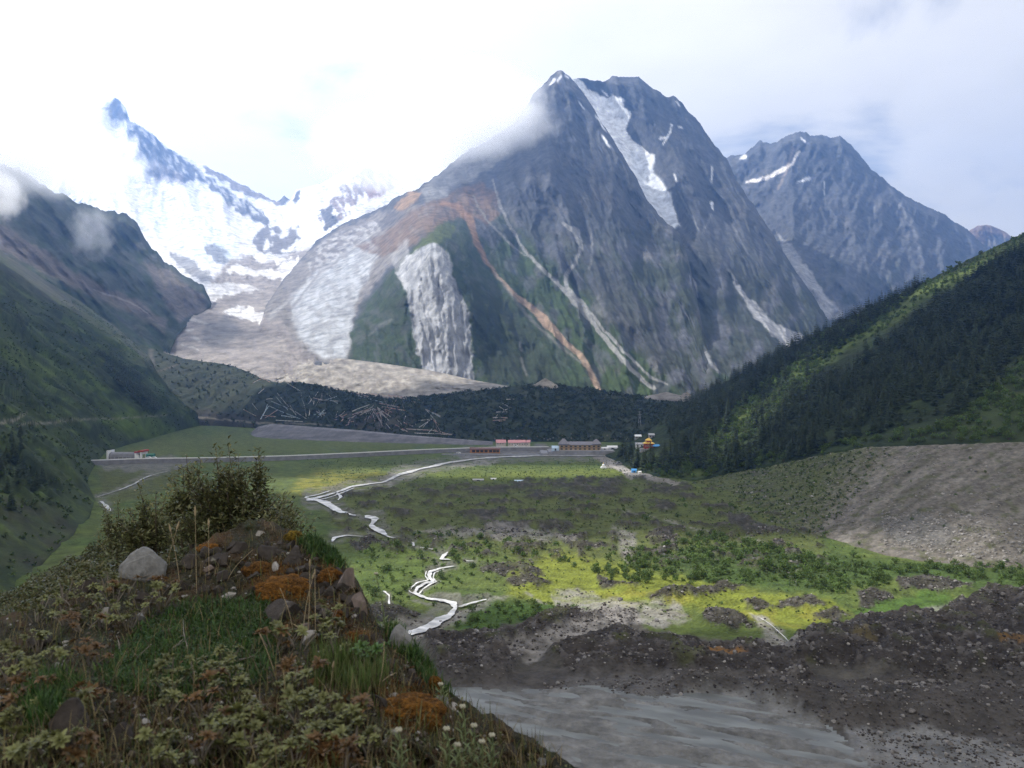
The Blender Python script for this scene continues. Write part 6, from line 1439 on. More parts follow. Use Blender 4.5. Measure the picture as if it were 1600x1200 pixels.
for k in range(12):
    a = (rgf.uniform(650, 790), rgf.uniform(330, 405)); ln = rgf.uniform(25, 55); an = rgf.normal(-0.6, 0.4)
    flags(zc([a, (a[0] + ln * math.cos(an), a[1] + ln * math.sin(an))]), 'rp'[k % 2], 'flag string low beside the big fan', 'reddish flag strings beside the fan')
for l_, t_ in [([(760, 150), (920, 190)], 'p'), ([(830, 180), (1030, 235)], 'b'), ([(930, 170), (1100, 190)], 'p'), ([(1130, 190), (1270, 235)], 'p'), ([(1160, 220), (1180, 280)], 'p'), ([(1030, 200), (1080, 300)], 'p'), ([(1140, 190), (1060, 330)], 'p'), ([(1110, 200), (1040, 380)], 'p'), ([(1060, 180), (1250, 205)], 'r'), ([(1180, 195), (1300, 215)], 'p'), ([(1020, 265), (1200, 295)], 'r'), ([(690, 130), (740, 155)], 'w'), ([(600, 100), (730, 150)], 'w'), ([(780, 165), (940, 175)], 'w'), ([(1200, 300), (1180, 385)], 'w'), ([(1000, 240), (1150, 270)], 'p')]:
    flags(zc(l_), t_, 'flag string along the crest above the fan', 'pink flag strings along the crest')
for l_, t_ in [([(1340, 285), (1450, 335)], 'p'), ([(1355, 295), (1448, 340)], 'b'), ([(1340, 288), (1335, 340)], 'b'), ([(1345, 290), (1420, 375)], 'w'), ([(1390, 355), (1290, 420)], 'w'), ([(1400, 360), (1400, 420), (1360, 460)], 'b'), ([(1400, 360), (1455, 460)], 'r'), ([(1390, 358), (1270, 370)], 'w'), ([(1395, 360), (1440, 400)], 'r'), ([(1270, 370), (1265, 400)], 'w'), ([(1380, 350), (1320, 420)], 'w'), ([(1410, 370), (1425, 440)], 'p'), ([(1385, 430), (1360, 465)], 'b'), ([(1400, 430), (1460, 470)], 'r')]:
    flags(zc(l_), t_, 'flag string of the tangle where the spoil bank thins', 'flag strings of the tangled knot')
for l_, t_ in [([(1120, 400), (1210, 450)], 'r'), ([(1200, 430), (1400, 440), (1540, 475)], 'p'), ([(1260, 460), (1540, 470)], 'w'), ([(1150, 430), (1210, 448)], 'w'), ([(1050, 390), (1090, 440)], 'w'), ([(1130, 360), (1170, 400)], 'w'), ([(1180, 385), (1250, 410)], 'r')]:
    flags(zc(l_), t_, 'flag string lying flat along the foot of the moraine', 'flag strings along the moraine foot')
for l_, t_ in [([(500, 205), (555, 235)], 'w'), ([(480, 225), (510, 245)], 'w'), ([(505, 252), (555, 230)], 'w'), ([(460, 260), (530, 258)], 'w'), ([(440, 295), (535, 295)], 'p'), ([(470, 318), (500, 315)], 'p'), ([(515, 180), (575, 180)], 'w'), ([(455, 300), (470, 275)], 'w'), ([(440, 312), (520, 308)], 'p')]:
    flags([(660 + a / 4, 580 + b_ / 4) for a, b_ in l_], t_, 'flag string of the knot above the pink roofs', 'flag strings above the pink roofs')
# pale boulders in the scrub at the foot of the moraine
for k in range(34):
    c = on_sheet(MO, rgf.uniform(770, 985), 690 - abs(rgf.normal(0, 5)) - 1); s = rgf.uniform(0.8, 1.9)
    o = obj('pale_boulder', ROCK_PALE[k % 6], None, c + Vector((0, -2, 1.0)), (rgf.uniform(-.3, .3), rgf.uniform(-.3, .3), rgf.uniform(0, 6)), s)
    tag(o, 'pale boulder in the dark scrub behind the village', 'boulder', 'pale boulders behind the village')
# ================================================================== KNOLL: STONES, SHRUBS, GRASS
def leaf_quad(L, wd, curl=0.15):
    """pointed oval leaf along +x, folded a little"""
    t = np.array([0, 0.25, 0.55, 0.82, 1.0]); w = np.array([0.12, 0.8, 1.0, 0.7, 0.05]) * wd / 2
    mid = np.stack([t * L, 0 * t, -curl * L * t ** 2], -1)
    l_ = mid + np.stack([0 * t, w, w * 0.35], -1); r_ = mid + np.stack([0 * t, -w, w * 0.35], -1)
    V = np.stack([l_, mid, r_], 1).reshape(-1, 3); return V, grid_faces(5, 3)
def rot_zy(V, az, el):
    c, s = math.cos(el), math.sin(el); V = V @ np.array([[c, 0, s], [0, 1, 0], [-s, 0, c]])
    c, s = math.cos(az), math.sin(az); return V @ np.array([[c, s, 0], [-s, c, 0], [0, 0, 1]])
def whorl(seed, n=9, L=0.05):
    r = np.random.default_rng(seed); b = Bag()
    for ring, (k, el, f) in enumerate(((n, 0.25, 1.0), (n - 3, 0.75, 0.8), (3, 1.15, 0.5))):
        for j in range(k):
            V, F = leaf_quad(L * f * r.uniform(0.8, 1.15), L * f * 0.42, r.uniform(0.05, 0.35))
            b.add(rot_zy(V, j * 6.283 / k + r.normal(0, 0.2) + ring, el + r.normal(0, 0.15)), F)
    return b
mat_rh = leaf_mat('rhododendron_leaves', (0.135, 0.145, 0.055), 0.6, 0.2, 0.45)
mat_rh2 = leaf_mat('rusty_rhododendron_leaves', (0.13, 0.075, 0.030), 0.45, 0.2, 0.5)
mat_rh3 = leaf_mat('fresh_green_leaves', (0.060, 0.115, 0.030), 0.35, 0.25, 0.45)
WH = [[whorl(800 + k).mesh('leaf_whorl', m) for k in range(4)] for m in (mat_rh, mat_rh2, mat_rh3)]
mat_twig = plain_mat('grey_twig', (0.16, 0.14, 0.12), 0.9, 0.3, 20.0)
z7 = [(330, 270), (400, 270), (570, 210), (650, 240), (610, 290), (530, 400), (190, 370), (350, 380), (430, 420), (200, 530), (50, 600), (230, 650), (300, 615), (480, 600), (60, 690), (100, 780), (200, 800), (370, 890), (480, 810), (40, 890), (90, 960), (250, 1100), (340, 1080), (430, 1130), (130, 1140), (920, 670), (890, 745), (1060, 710), (1110, 765), (1180, 660), (1215, 610), (1240, 790), (910, 870), (1080, 880), (1230, 930), (1310, 945), (1200, 1000), (1120, 1040), (1060, 1090), (850, 1070), (1190, 1070), (910, 1170), (860, 300), (830, 230), (750, 330), (680, 400), (560, 330), (30, 1080)]
z8 = [(270, 540), (340, 490), (400, 520), (550, 410), (610, 570), (370, 680), (350, 760), (30, 770), (70, 830), (100, 920), (20, 980), (400, 890), (480, 870), (560, 900), (650, 930), (730, 890), (430, 960), (600, 990), (500, 1060), (450, 1010), (560, 1090), (780, 1090), (280, 960), (690, 1040), (380, 1150), (640, 1160), (200, 1180), (800, 620), (730, 640), (580, 480), (480, 700), (120, 1060)]
spots = [(a / 3.43, 850 + b / 3.43, 0) for a, b in z7] + [(350 + a / 3.43, 850 + b / 3.43, 0) for a, b in z8]
rk = np.random.default_rng(81)
def place_word(x, y):
    if y < 960: return 'high on the knoll near the grey boulder' if x < 330 else 'among the mossy stones near the top of the knoll'
    if y < 1080: return 'on the shaded flank of the knoll' if x < 300 else 'below the orange moss cushions'
    return 'at the foot of the knoll beside the dark sunken stone' if x < 260 else ('in the pale-leaved thicket at the foot of the knoll' if x < 560 else 'beside the white-flowered stalks')
for k, (x, y, _) in enumerate(spots):
    c = on_knoll(x, y + 14); tone = 1 if (k % 5 == 3 or (x < 60 and 1060 < y < 1110)) else (2 if 560 < x and y < 1050 else 0)
    t = empty('rhododendron', c, rk.uniform(0, 6.28))
    tag(t, ('pale green', 'rusty brown', 'fresh green')[tone] + ' dwarf rhododendron ' + place_word(x, y), 'shrub', 'dwarf rhododendrons on the knoll'); lab0 = t['label']
    sb_ = Bag(); n_w = rk.integers(4, 9); tips = []
    sc_ = c.y / 4.2
    for j in range(n_w):
        a = rk.uniform(0, 6.28); q = rk.uniform(0.02, 0.10) * sc_; h = rk.uniform(0.04, 0.13) * sc_
        tip = np.array([math.cos(a) * q, math.sin(a) * q, h]); tips.append(tip)
        v, f = tube([(0, 0, -0.05), tip * np.array([0.5, 0.5, 0.4]), tip], 0.006, 0.003, 4); sb_.add(v, f)
    t['label'] = lab0.replace('dwarf rhododendron', ('sparse', 'leafy', 'bushy')[0 if n_w < 5 else 1 if n_w < 7 else 2] + ' rhododendron', 1)
    obj('stem', sb_.mesh('stem', mat_twig), t)
    for j, tip in enumerate(tips):
        obj('leaf_whorl', WH[tone][(k + j) % 4], t, tip, (rk.normal(0, 0.3), rk.normal(0, 0.3), rk.uniform(0, 6.28)), rk.uniform(0.55, 0.95) * (0.8 + 0.2 * sc_))

# ---- stones of the knoll
def hull_rock(name, pts, mat, loc, seed, rough=0.012, sub=2):
    import bmesh
    bm = bmesh.new()
    for q in pts: bm.verts.new(q)
    bmesh.ops.convex_hull(bm, input=bm.verts)
    bmesh.ops.triangulate(bm, faces=bm.faces)
    bmesh.ops.bevel(bm, geom=list(bm.edges), offset=0.018, segments=1, affect='EDGES')
    bmesh.ops.triangulate(bm, faces=bm.faces)
    for _ in range(sub): bmesh.ops.subdivide_edges(bm, edges=list(bm.edges), cuts=1, use_grid_fill=True)
    V = np.array([v.co[:] for v in bm.verts])
    nz = fbm(V[:, 0] * 14 + V[:, 2] * 5, V[:, 1] * 14 + V[:, 2] * 9, 4, seed)
    bm.normal_update()
    for v, q in zip(bm.verts, nz): v.co += v.normal * float(q) * rough
    me = bpy.data.meshes.new(name); bm.to_mesh(me); bm.free(); me.materials.append(mat)
    return obj(name, me, None, loc)
Yb = 6.45
def bp(px_, py_, dy): return np.array(at(px_, py_, Yb + dy)) - np.array(at(222, 895, Yb))
pts = [bp(183, 888, 0), bp(186, 905, 0.02), bp(214, 857, 0.03), bp(229, 852, 0.06), bp(240, 862, -0.02), bp(262, 880, 0.02), bp(258, 905, -0.05), bp(222, 912, -0.08), bp(200, 868, 0.05), bp(229, 854, 0.22), bp(190, 885, 0.25), bp(260, 880, 0.28), bp(222, 915, 0.3)]
tag(hull_rock('boulder', pts, mat_boulder, at(222, 895, Yb), 820), 'smooth pale grey boulder with a peaked top on the knoll crest', 'boulder')
STN = [(300, 872, 26, 'l', 'dark stone with white lichen cap right beside the grey boulder'), (326, 884, 15, 'p', 'small pale stone among moss below the lichen-capped stone'), (343, 897, 22, 'l', 'dark lichen-spotted stone in the moss near the tall dry stalks'), (393, 898, 20, 'l', 'squat dark stone left of the big moss cushion'),
       (430, 884, 19, 'w', 'whitish stone set in the dark crest of the knoll'), (402, 832, 14, 'w', 'little white stone on the very top of the knoll'), (418, 858, 40, 'l', 'broad dark stone forming the top of the knoll'), (375, 850, 34, 'l', 'dark mossy stone on the sloping crest beside the bush'), (455, 862, 36, 'l', 'dark stone under the yellow moss cushion'),
       (437, 947, 62, 'l', 'large dark stone with pale streaks under the big moss cushion'), (476, 975, 26, 'p', 'pinkish stone beneath the large streaked stone'), (538, 905, 44, 'p', 'tall pinkish stone standing on the steep edge of the knoll'), (561, 945, 30, 'p', 'pinkish stone jutting out below the tall pinkish stone'), (505, 958, 28, 'l', 'dark stone between the pinkish stones and the dry stalks'),
       (483, 992, 40, 'w', 'pale flat stone capped with orange moss'), (629, 1000, 46, 'b', 'upright pale grey stone block on the right edge of the knoll'), (139, 912, 34, 'l', 'dark rounded stone below the left end of the grey boulder'), (158, 962, 32, 'w', 'pale stone wedged among the rhododendrons'), (214, 962, 22, 'b', 'small grey stone below the grey boulder'), (218, 925, 46, 'l', 'dark stone buried under the grey boulder'),
       (55, 1000, 40, 'l', 'black shaded stone on the left flank of the knoll'), (105, 1132, 84, 'l', 'long dark smooth stone sunk at the foot of the knoll'), (190, 1150, 40, 'l', 'dark stone next to the long sunken stone'), (690, 1090, 24, 'b', 'grey stone at the right foot of the mossy slope'), (705, 1105, 18, 'w', 'light stone beside the white-flowered stalks'),
       (640, 1060, 26, 'l', 'dark stone below the upright pale block'), (520, 1010, 30, 'l', 'dark stone in the moss under the pinkish stones'), (590, 1010, 24, 'l', 'dark stone on the steep edge beside the upright pale block'), (355, 925, 24, 'w', 'pale chip of stone above the green grass patch'), (250, 955, 18, 'l', 'small dark stone above the green grass patch'),
       (600, 1095, 40, 'l', 'dark stone half covered by the lowest orange moss'), (740, 1140, 26, 'l', 'dark stone at the right end of the knoll foot'), (800, 1170, 30, 'l', 'last dark stone before the drop to the river'), (845, 1190, 22, 'b', 'grey stone at the very edge above the river')]
SMT = dict(l=stone_mat('dark_lichen_stone', (0.042, 0.036, 0.033), (0.16, 0.15, 0.135), 18.0, -0.02), p=mat_pinkstone, w=stone_mat('whitish_stone', (0.30, 0.285, 0.27), (0.15, 0.14, 0.13), 16.0, 0.04), b=mat_boulder)
for k, (x, y, w_, m_, lab) in enumerate(STN):
    c = on_knoll(x, y + w_ * 0.3); r = w_ / FPX * c.y * 0.62
    v, f = rock_shape(830 + k, 3, 10, 1.0, 0.25, 0.58); v = v * 1.25; v = v + 0.05 * fbm(v[:, 0] * 3 + k, v[:, 1] * 3 + v[:, 2] * 2, 4, 831 + k)[:, None] * v
    o = obj('stone', raw_mesh('stone', v * r, f, None, False, SMT[m_]), None, c + Vector((0, 0.25 * r, 0.05 * r)), (rk.uniform(-0.5, 0.5), rk.uniform(-0.5, 0.5), rk.uniform(0, 6.28)))
    if 'tall' in lab or 'upright' in lab: o.scale = (0.75, 0.75, 1.5); o.rotation_euler = (0.1, 0.15, rk.uniform(0, 6))
    tag(o, lab, 'stone', 'stones of the knoll')
for k in range(70):
    u = rk.random(); x = 300 + 330 * u + rk.normal(0, 18); y = np.interp(x, [280, 350, 400, 470, 530, 590, 640], [885, 850, 835, 850, 895, 985, 1040]) + abs(rk.normal(0, 45)); w_ = rk.uniform(10, 30)
    c = on_knoll(x, y); r = w_ / FPX * c.y * 0.6; v, f = rock_shape(1200 + k % 9, 2, 10, 1.0, 0.25, 0.58); v = v * 1.25
    o = obj('stone', raw_mesh('stone', v * r, f, None, False, SMT['lllll'[k % 5]]), None, c + Vector((0, 0.1 * r, 0.1 * r)), (rk.uniform(-0.8, 0.8), rk.uniform(-0.8, 0.8), rk.uniform(0, 6.28)))
    tag(o, ('small dark' if w_ < 18 else 'dark') + (' stone in the rubble along the knoll crest' if y < 900 else ' stone in the mossy rubble below the knoll crest' if y < 980 else ' stone in the rubble on the steep edge'), 'stone', 'rubble stones of the knoll')
# crumbs of stone and litter, too many to count
pk = np.stack([rk.uniform(-40, 880, 4200), rk.uniform(815, 1240, 4200)], -1)
pts = np.array([on_knoll(a, b_) for a, b_ in pk if b_ > np.interp(a, [-60, 110, 230, 400, 530, 590, 690, 900], [985, 922, 903, 813, 873, 975, 1080, 1196]) + 4])
S = np.clip(rk.lognormal(-4.6, 0.55, len(pts)), 0.004, 0.035); V, Fs, C = joined(RC, pts, S, rk.uniform(0, 6.28, len(pts)))
gq = np.repeat(rk.random(len(pts)), len(RC[0][0])); cc = np.where((gq > 0.8)[:, None], (0.26, 0.25, 0.24), np.where((gq > 0.4)[:, None], (0.07, 0.06, 0.05), (0.05, 0.03, 0.018)))
tag(obj('stone_litter', raw_mesh('stone_litter', V, Fs, cc, False, ground_mat('litter', 0.02, var=0.4, bump=0.3, dist=0.004))), 'crumbs of stone and dead leaves strewn over the knoll', 'litter', kind='stuff')

# ---- moss cushions
mat_moss = ground_mat('orange_moss', 0.018, var=0.75, bump=1.0, dist=0.012, detail=6, fine=0.010)
for k, (x, y, w_, h_, c_, lab) in enumerate([(440, 908, 92, 46, (0.17, 0.075, 0.012), 'big orange-brown moss cushion spread over the dark stones'), (513, 892, 44, 40, (0.15, 0.065, 0.012), 'orange-brown moss cushion beside the tall pinkish stone'), (455, 830, 30, 22, (0.17, 0.115, 0.015), 'small yellowish moss cushion on the knoll crest'),
          (322, 850, 36, 14, (0.20, 0.085, 0.012), 'narrow orange moss strip near the base of the bush'), (558, 992, 52, 26, (0.16, 0.07, 0.012), 'orange moss cushion above the upright pale block'), (640, 1100, 110, 54, (0.17, 0.075, 0.012), 'lowest and widest orange moss cushion on the slope'), (432, 972, 34, 12, (0.22, 0.10, 0.012), 'thin orange moss cap on the pale flat stone'),
          (520, 955, 36, 30, (0.14, 0.058, 0.012), 'rusty moss cushion between the pinkish stones'), (678, 1060, 26, 40, (0.16, 0.075, 0.012), 'orange moss cushion hanging on the right edge of the knoll'), (500, 1170, 100, 40, (0.12, 0.055, 0.014), 'brown moss cushion under the pale-leaved thicket'), (400, 880, 50, 24, (0.13, 0.06, 0.012), 'brown moss cushion on the sloping crest')]):
    c = on_knoll(x, y + h_ * 0.4); s = c.y / FPX
    v, f = ico(4); v = v.copy(); n_ = fbm(v[:, 0] * 2.2 + k, v[:, 1] * 2.2 + v[:, 2], 4, 860 + k); n2_ = fbm(v[:, 0] * 11 + k, v[:, 1] * 11 + v[:, 2] * 7, 3, 870 + k)
    v = v * (1 + 0.22 * n_ + 0.07 * n2_)[:, None] * np.array([w_ / 2 * s, w_ / 2 * s * 0.7, h_ / 2 * s])
    col = np.array(c_) * 0.55 * np.clip(1 + 1.6 * n2_ + 1.0 * n_, 0.15, 2)[:, None]
    tag(obj('moss_cushion', raw_mesh('moss_cushion', v, f, col, True, mat_moss), None, c + Vector((0, 0.15 * w_ * s, 0.0)), (0.25, 0, 0)), lab, 'moss', 'moss cushions on the knoll')

# ---- grass and herbs
def blades(n, poly_, lo, hi, cols, wid, seed, lean=0.5, seg=3):
    g = np.random.default_rng(seed); P_ = Paint(kpx, kpy, (0, 0, 0), 8, 30, seed).pmask(poly_, 20); w = P_.ravel() / P_.sum()
    idx = g.choice(len(w), n, p=w); base = kco.reshape(-1, 3)[idx] + g.normal(0, 0.008, (n, 3))
    H = g.uniform(lo, hi, n); a = g.uniform(0, 6.28, n); ln = g.uniform(0.1, lean, n); d = np.stack([np.cos(a), np.sin(a), 0 * a], -1); sd = np.stack([-np.sin(a), np.cos(a), 0 * a], -1)
    rows = []
    for i in range(seg + 1):
        t = i / seg; ctr = base + d * (ln * H * t * t)[:, None] + np.array([0, 0, 1.0]) * (H * t * (1 - 0.25 * ln * t))[:, None]; ww = wid * (1 - t) ** 0.7 + 0.0004
        rows += [ctr - sd * ww, ctr + sd * ww]
    V = np.stack(rows, 1); k_ = V.shape[1]
    f = np.array([(2 * i, 2 * i + 1, 2 * i + 3, 2 * i + 2) for i in range(seg)])
    F = (f[None] + (np.arange(n) * k_)[:, None, None]).reshape(-1, 4)
    cl = np.array(cols)[g.integers(len(cols), size=n)] * g.uniform(0.65, 1.35, (n, 1))
    return V.reshape(-1, 3), F, np.repeat(cl, k_, 0)
mat_blade = leaf_mat('grass_blades', (1, 1, 1), 0.15, 0.3, 0.6, use_col=True)
GREEN = [(0.030, 0.075, 0.016), (0.040, 0.090, 0.020), (0.055, 0.095, 0.018), (0.024, 0.055, 0.015)]
DRY = [(0.20, 0.16, 0.08), (0.14, 0.12, 0.05), (0.08, 0.10, 0.03), (0.07, 0.05, 0.03)]
MOSSC = [(0.14, 0.062, 0.012), (0.10, 0.045, 0.012), (0.17, 0.09, 0.018), (0.06, 0.03, 0.012)]
def grass(name, sets, label):
    Vs, Fs, Cs, n = [], [], [], 0
    for s in sets:
        V, F, C = blades(*s); Vs.append(V); Fs.append(F + n); Cs.append(C); n += len(V)
    tag(obj(name, raw_mesh(name, np.concatenate(Vs), np.concatenate(Fs), np.concatenate(Cs), True, mat_blade)), label, 'grass', kind='stuff')
PATCH = [(255, 955), (300, 940), (360, 945), (420, 930), (432, 975), (425, 1040), (380, 1080), (300, 1095), (220, 1085), (150, 1062), (190, 1010)]
grass('green_grass', [(9000, PATCH, 0.012, 0.06, GREEN, 0.0055, 90, 1.6), (700, PATCH, 0.05, 0.11, GREEN, 0.003, 190, 0.6), (1500, [(30, 1090), (80, 1060), (130, 1080), (100, 1140), (40, 1150)], 0.04, 0.13, GREEN, 0.004, 91, 0.6), (1300, [(475, 850), (500, 838), (545, 868), (560, 890), (530, 885), (500, 870)], 0.03, 0.08, GREEN, 0.005, 92, 1.2),
                      (1300, [(600, 950), (640, 1000), (690, 1050), (700, 1090), (660, 1060), (610, 1000)], 0.03, 0.09, GREEN, 0.004, 93, 0.8), (900, [(480, 1030), (560, 1020), (610, 1060), (560, 1090), (490, 1080)], 0.06, 0.15, [(0.07, 0.12, 0.03), (0.10, 0.12, 0.04)], 0.003, 94, 0.4)], 'dense short green grass in the hollow of the knoll')
grass('dry_grass', [(5200, [(0, 960), (200, 890), (400, 820), (540, 880), (700, 1090), (880, 1190), (800, 1260), (0, 1260)], 0.03, 0.14, DRY, 0.0022, 95, 0.8)], 'thin dry grass and litter over the whole knoll')
grass('moss_tufts', [(3600, [(395, 900), (440, 880), (490, 905), (480, 935), (420, 935)], 0.008, 0.022, MOSSC, 0.0025, 96, 0.6, 2), (2600, [(590, 1070), (660, 1060), (700, 1100), (690, 1140), (610, 1140)], 0.008, 0.02, MOSSC, 0.002, 97, 0.6, 2), (3800, [(330, 850), (420, 820), (520, 870), (580, 960), (640, 1050), (560, 1020), (450, 1000), (400, 930)], 0.006, 0.022, [(0.12, 0.055, 0.012), (0.07, 0.04, 0.018), (0.04, 0.032, 0.02)], 0.0025, 98, 0.8, 2)], 'short bristling orange moss on the stones')

# ---- tangled ground cover of small leaves
gc_n = 11000; gx_ = rk.uniform(-60, 900, gc_n); gy_ = rk.uniform(820, 1260, gc_n); crest_ = np.interp(gx_, [-60, 110, 230, 400, 530, 590, 690, 900], [985, 922, 903, 813, 873, 975, 1080, 1196]); bg = Bag()
dens_ = fbm(gx_ / 60, gy_ / 50, 3, 930)
for a, b_, c_, d_ in zip(gx_, gy_, crest_, dens_):
    if b_ < c_ + 6 or d_ < -0.12 or (360 < a < 600 and b_ < 960 and rk.random() < 0.6): continue
    c = np.array(on_knoll(a, b_)) + np.array([0, 0, rk.uniform(0.0, 0.035)]); L_ = rk.uniform(0.012, 0.028); V, F = leaf_quad(L_, L_ * 0.5, 0.2); q = rot_zy(V[[0, 6, 12, 8]], rk.uniform(0, 6.28), rk.uniform(-0.1, 1.0)) + c
    bg.add(q, [(0, 1, 2, 3)], np.array([(0.045, 0.070, 0.022), (0.075, 0.088, 0.032), (0.11, 0.12, 0.05), (0.09, 0.045, 0.02), (0.03, 0.05, 0.018)][rk.integers(5)]) * rk.uniform(0.6, 1.4))
tag(obj('ground_cover', bg.mesh('ground_cover', mat_blade, False, True)), 'tangled small leaves of creeping plants over the knoll', 'ground cover', kind='stuff')

# ---- tall dry grass stalks with seed heads
mat_dry = plain_mat('dry_stalk', (0.34, 0.27, 0.17), 0.8, 0.2, 30.0); mat_head = plain_mat('seed_head', (0.30, 0.24, 0.15), 0.9, 0.25, 60.0, bump=0.4)
def stalk(b0, tip, head, label, bend=0.0):
    c = on_knoll(*b0); Y = c.y; top = at(tip[0], tip[1], Y - 0.05); d = top - c
    t = empty('grass_stalk', c); tag(t, label, 'grass stalk', 'dry grass stalks on the knoll')
    path = [np.array(d) * u + np.array([bend * math.sin(u * 3.14) * d.length, 0, 0]) for u in np.linspace(0, 1, 7)]
    v, f = tube(path, 0.0026, 0.0014, 5); obj('stem', raw_mesh('stem', v, f, None, True, mat_dry), t)
    e = path[-1] - path[-2]; e /= np.linalg.norm(e); L = 0.75 * head / FPX * Y
    hp = [path[-1] + e * L * u for u in np.linspace(-0.1, 1, 9)]; rr = [0.1, 0.5, 0.85, 1.0, 0.95, 0.8, 0.6, 0.35, 0.05]
    vs = []
    for q, r in zip(hp, rr):
        for a in np.linspace(0, 6.283, 6, endpoint=False): vs.append(q + np.array([math.cos(a), math.sin(a) * 0.8, 0.2 * math.cos(a * 2)]) * r * L * 0.11)
    i = np.arange(54).reshape(9, 6); j = np.roll(i, -1, 1); obj('seed_head', raw_mesh('seed_head', np.array(vs), np.stack([i[:-1], j[:-1], j[1:], i[1:]], -1).reshape(-1, 4), None, True, mat_head), t)
    V, F = leaf_quad(0.10, 0.006, 0.5); obj('blade', raw_mesh('blade', rot_zy(V, rk.uniform(0, 6), 0.9), F, None, True, mat_dry), t)
stalk((279, 918), (267, 832), 20, 'dry grass stalk with plump head beside the grey boulder', 0.02); stalk((258, 868), (276, 828), 22, 'dry stalk leaning away from the plump-headed stalk', 0.0); stalk((304, 925), (305, 806), 22, 'tallest dry grass stalk rising in front of the bush', 0.0); stalk((325, 905), (326, 824), 20, 'dry stalk just to the side of the tallest one', 0.0)
stalk((478, 1000), (484, 885), 18, 'pale dry stalk in front of the pinkish stones', 0.01); stalk((472, 990), (488, 905), 16, 'bent dry stalk crossing the pale one', -0.03); stalk((490, 995), (492, 898), 14, 'thin dry stalk close behind the pale one', 0.0); stalk((455, 985), (440, 925), 10, 'short dry stalk against the large streaked stone', 0.04)
stalk((430, 1060), (410, 1000), 18, 'dry stalk leaning over the green grass patch', 0.02); stalk((515, 1080), (520, 1045), 22, 'drooping dry stalk at the middle of the slope', 0.0); stalk((610, 1045), (616, 1022), 14, 'short dry stalk by the upright pale block', 0.0); stalk((592, 1070), (600, 1010), 12, 'slim dry stalk leaning past the upright block', 0.03)
stalk((355, 905), (392, 862), 8, 'arching yellow stalk across the dark crest stones', -0.08)
# ---- stalks with white flower heads
mat_fl = plain_mat('white_flower', (0.30, 0.29, 0.22), 0.8, 0.2, 60.0, bump=0.3); mat_fs = leaf_mat('woolly_green_leaves', (0.15, 0.19, 0.085), 0.3, 0.3, 0.6)
def flower(b0, tip, label, sc=1.0):
    c = on_knoll(*b0); Y = c.y; top = np.array(at(tip[0], tip[1], Y - 0.02) - c)
    t = empty('white_flower_stalk', c); tag(t, label, 'flower', 'white-flowered stalks')
    path = [top * u + np.array([0.012 * math.sin(3 * u), 0, 0]) for u in np.linspace(0, 1, 7)]
    v, f = tube(path, 0.004 * sc, 0.0025 * sc, 5); obj('stem', raw_mesh('stem', v, f, None, True, mat_fs), t)
    b = Bag(); L = np.linalg.norm(top)
    for k in range(16):
        u = k / 16 * 0.9; V, F = leaf_quad(0.055 * sc * (1.1 - 0.5 * u), 0.010 * sc, 0.2); b.add(rot_zy(V, k * 2.4, 0.75) + path[0] + (path[-1] - path[0]) * u, F)
    obj('leaves', b.mesh('leaves', mat_fs), t)
    h = Bag()
    for k in range(9):
        v, f = ico(1); a = k * 2.4; r = 0.0 if k == 0 else 0.009 * sc; h.add(v * 0.0055 * sc + path[-1] + np.array([math.cos(a) * r, math.sin(a) * r, 0.006 - 0.003 * (k > 4)]), f)
    obj('flower_head', h.mesh('flower_head', mat_fl), t)
for q in [((622, 1215), (622, 1142), 'white-flowered stalk standing apart at the foot of the knoll'), ((698, 1215), (697, 1140), 'white-flowered stalk left of the crowded flower clump'), ((722, 1190), (722, 1105), 'tallest white-flowered stalk of the crowded clump'), ((733, 1210), (740, 1135), 'white-flowered stalk in the middle of the crowded clump'), ((712, 1215), (714, 1165), 'short white-flowered stalk at the front of the clump'), ((765, 1215), (768, 1150), 'white-flowered stalk at the outer end of the clump'), ((746, 1215), (752, 1160), 'white-flowered stalk leaning out of the crowded clump'), ((690, 1100), (688, 1070), 'small white-flowered stalk on the mossy edge'), ((600, 985), (587, 897), 'pale flowered stalk at the steep edge against the meadow')]: flower(*q)
# ---- dead twigs
for k, (a, b_) in enumerate([((195, 1045), (186, 1005)), ((200, 1040), (242, 1020)), ((289, 1045), (288, 980)), ((262, 1028), (289, 1012)), ((250, 985), (272, 992)), ((415, 1022), (375, 1045)), ((400, 1035), (388, 1030)), ((300, 1120), (330, 1135)), ((270, 1125), (300, 1122)), ((215, 903), (245, 905)), ((355, 1170), (420, 1182)), ((420, 1100), (390, 1118))]):
    A, B_ = on_knoll(*a), on_knoll(*b_); B_ = B_ + Vector((0, -0.05, 0.07)); d = np.array(B_ - A); br = Bag()
    v, f = tube([np.zeros(3) - d * 0.1, d * 0.35 + rk.normal(0, 0.008, 3), d * 0.7 + rk.normal(0, 0.008, 3), d], 0.0045, 0.002, 5); br.add(v, f)
    for u in (0.4, 0.65): v, f = tube([d * u, d * u + rk.normal(0, 0.03, 3) + np.array([0, -0.01, 0.02])], 0.0022, 0.001, 4); br.add(v, f)
    tag(obj('dead_twig', br.mesh('dead_twig', mat_twig), None, A), ('bare grey twig poking out of the green grass patch', 'bare grey twig lying at the foot of the knoll')[b_[1] > 1100] if b_[1] > 950 else 'bare twig lying under the grey boulder', 'twig', 'dead twigs on the knoll')

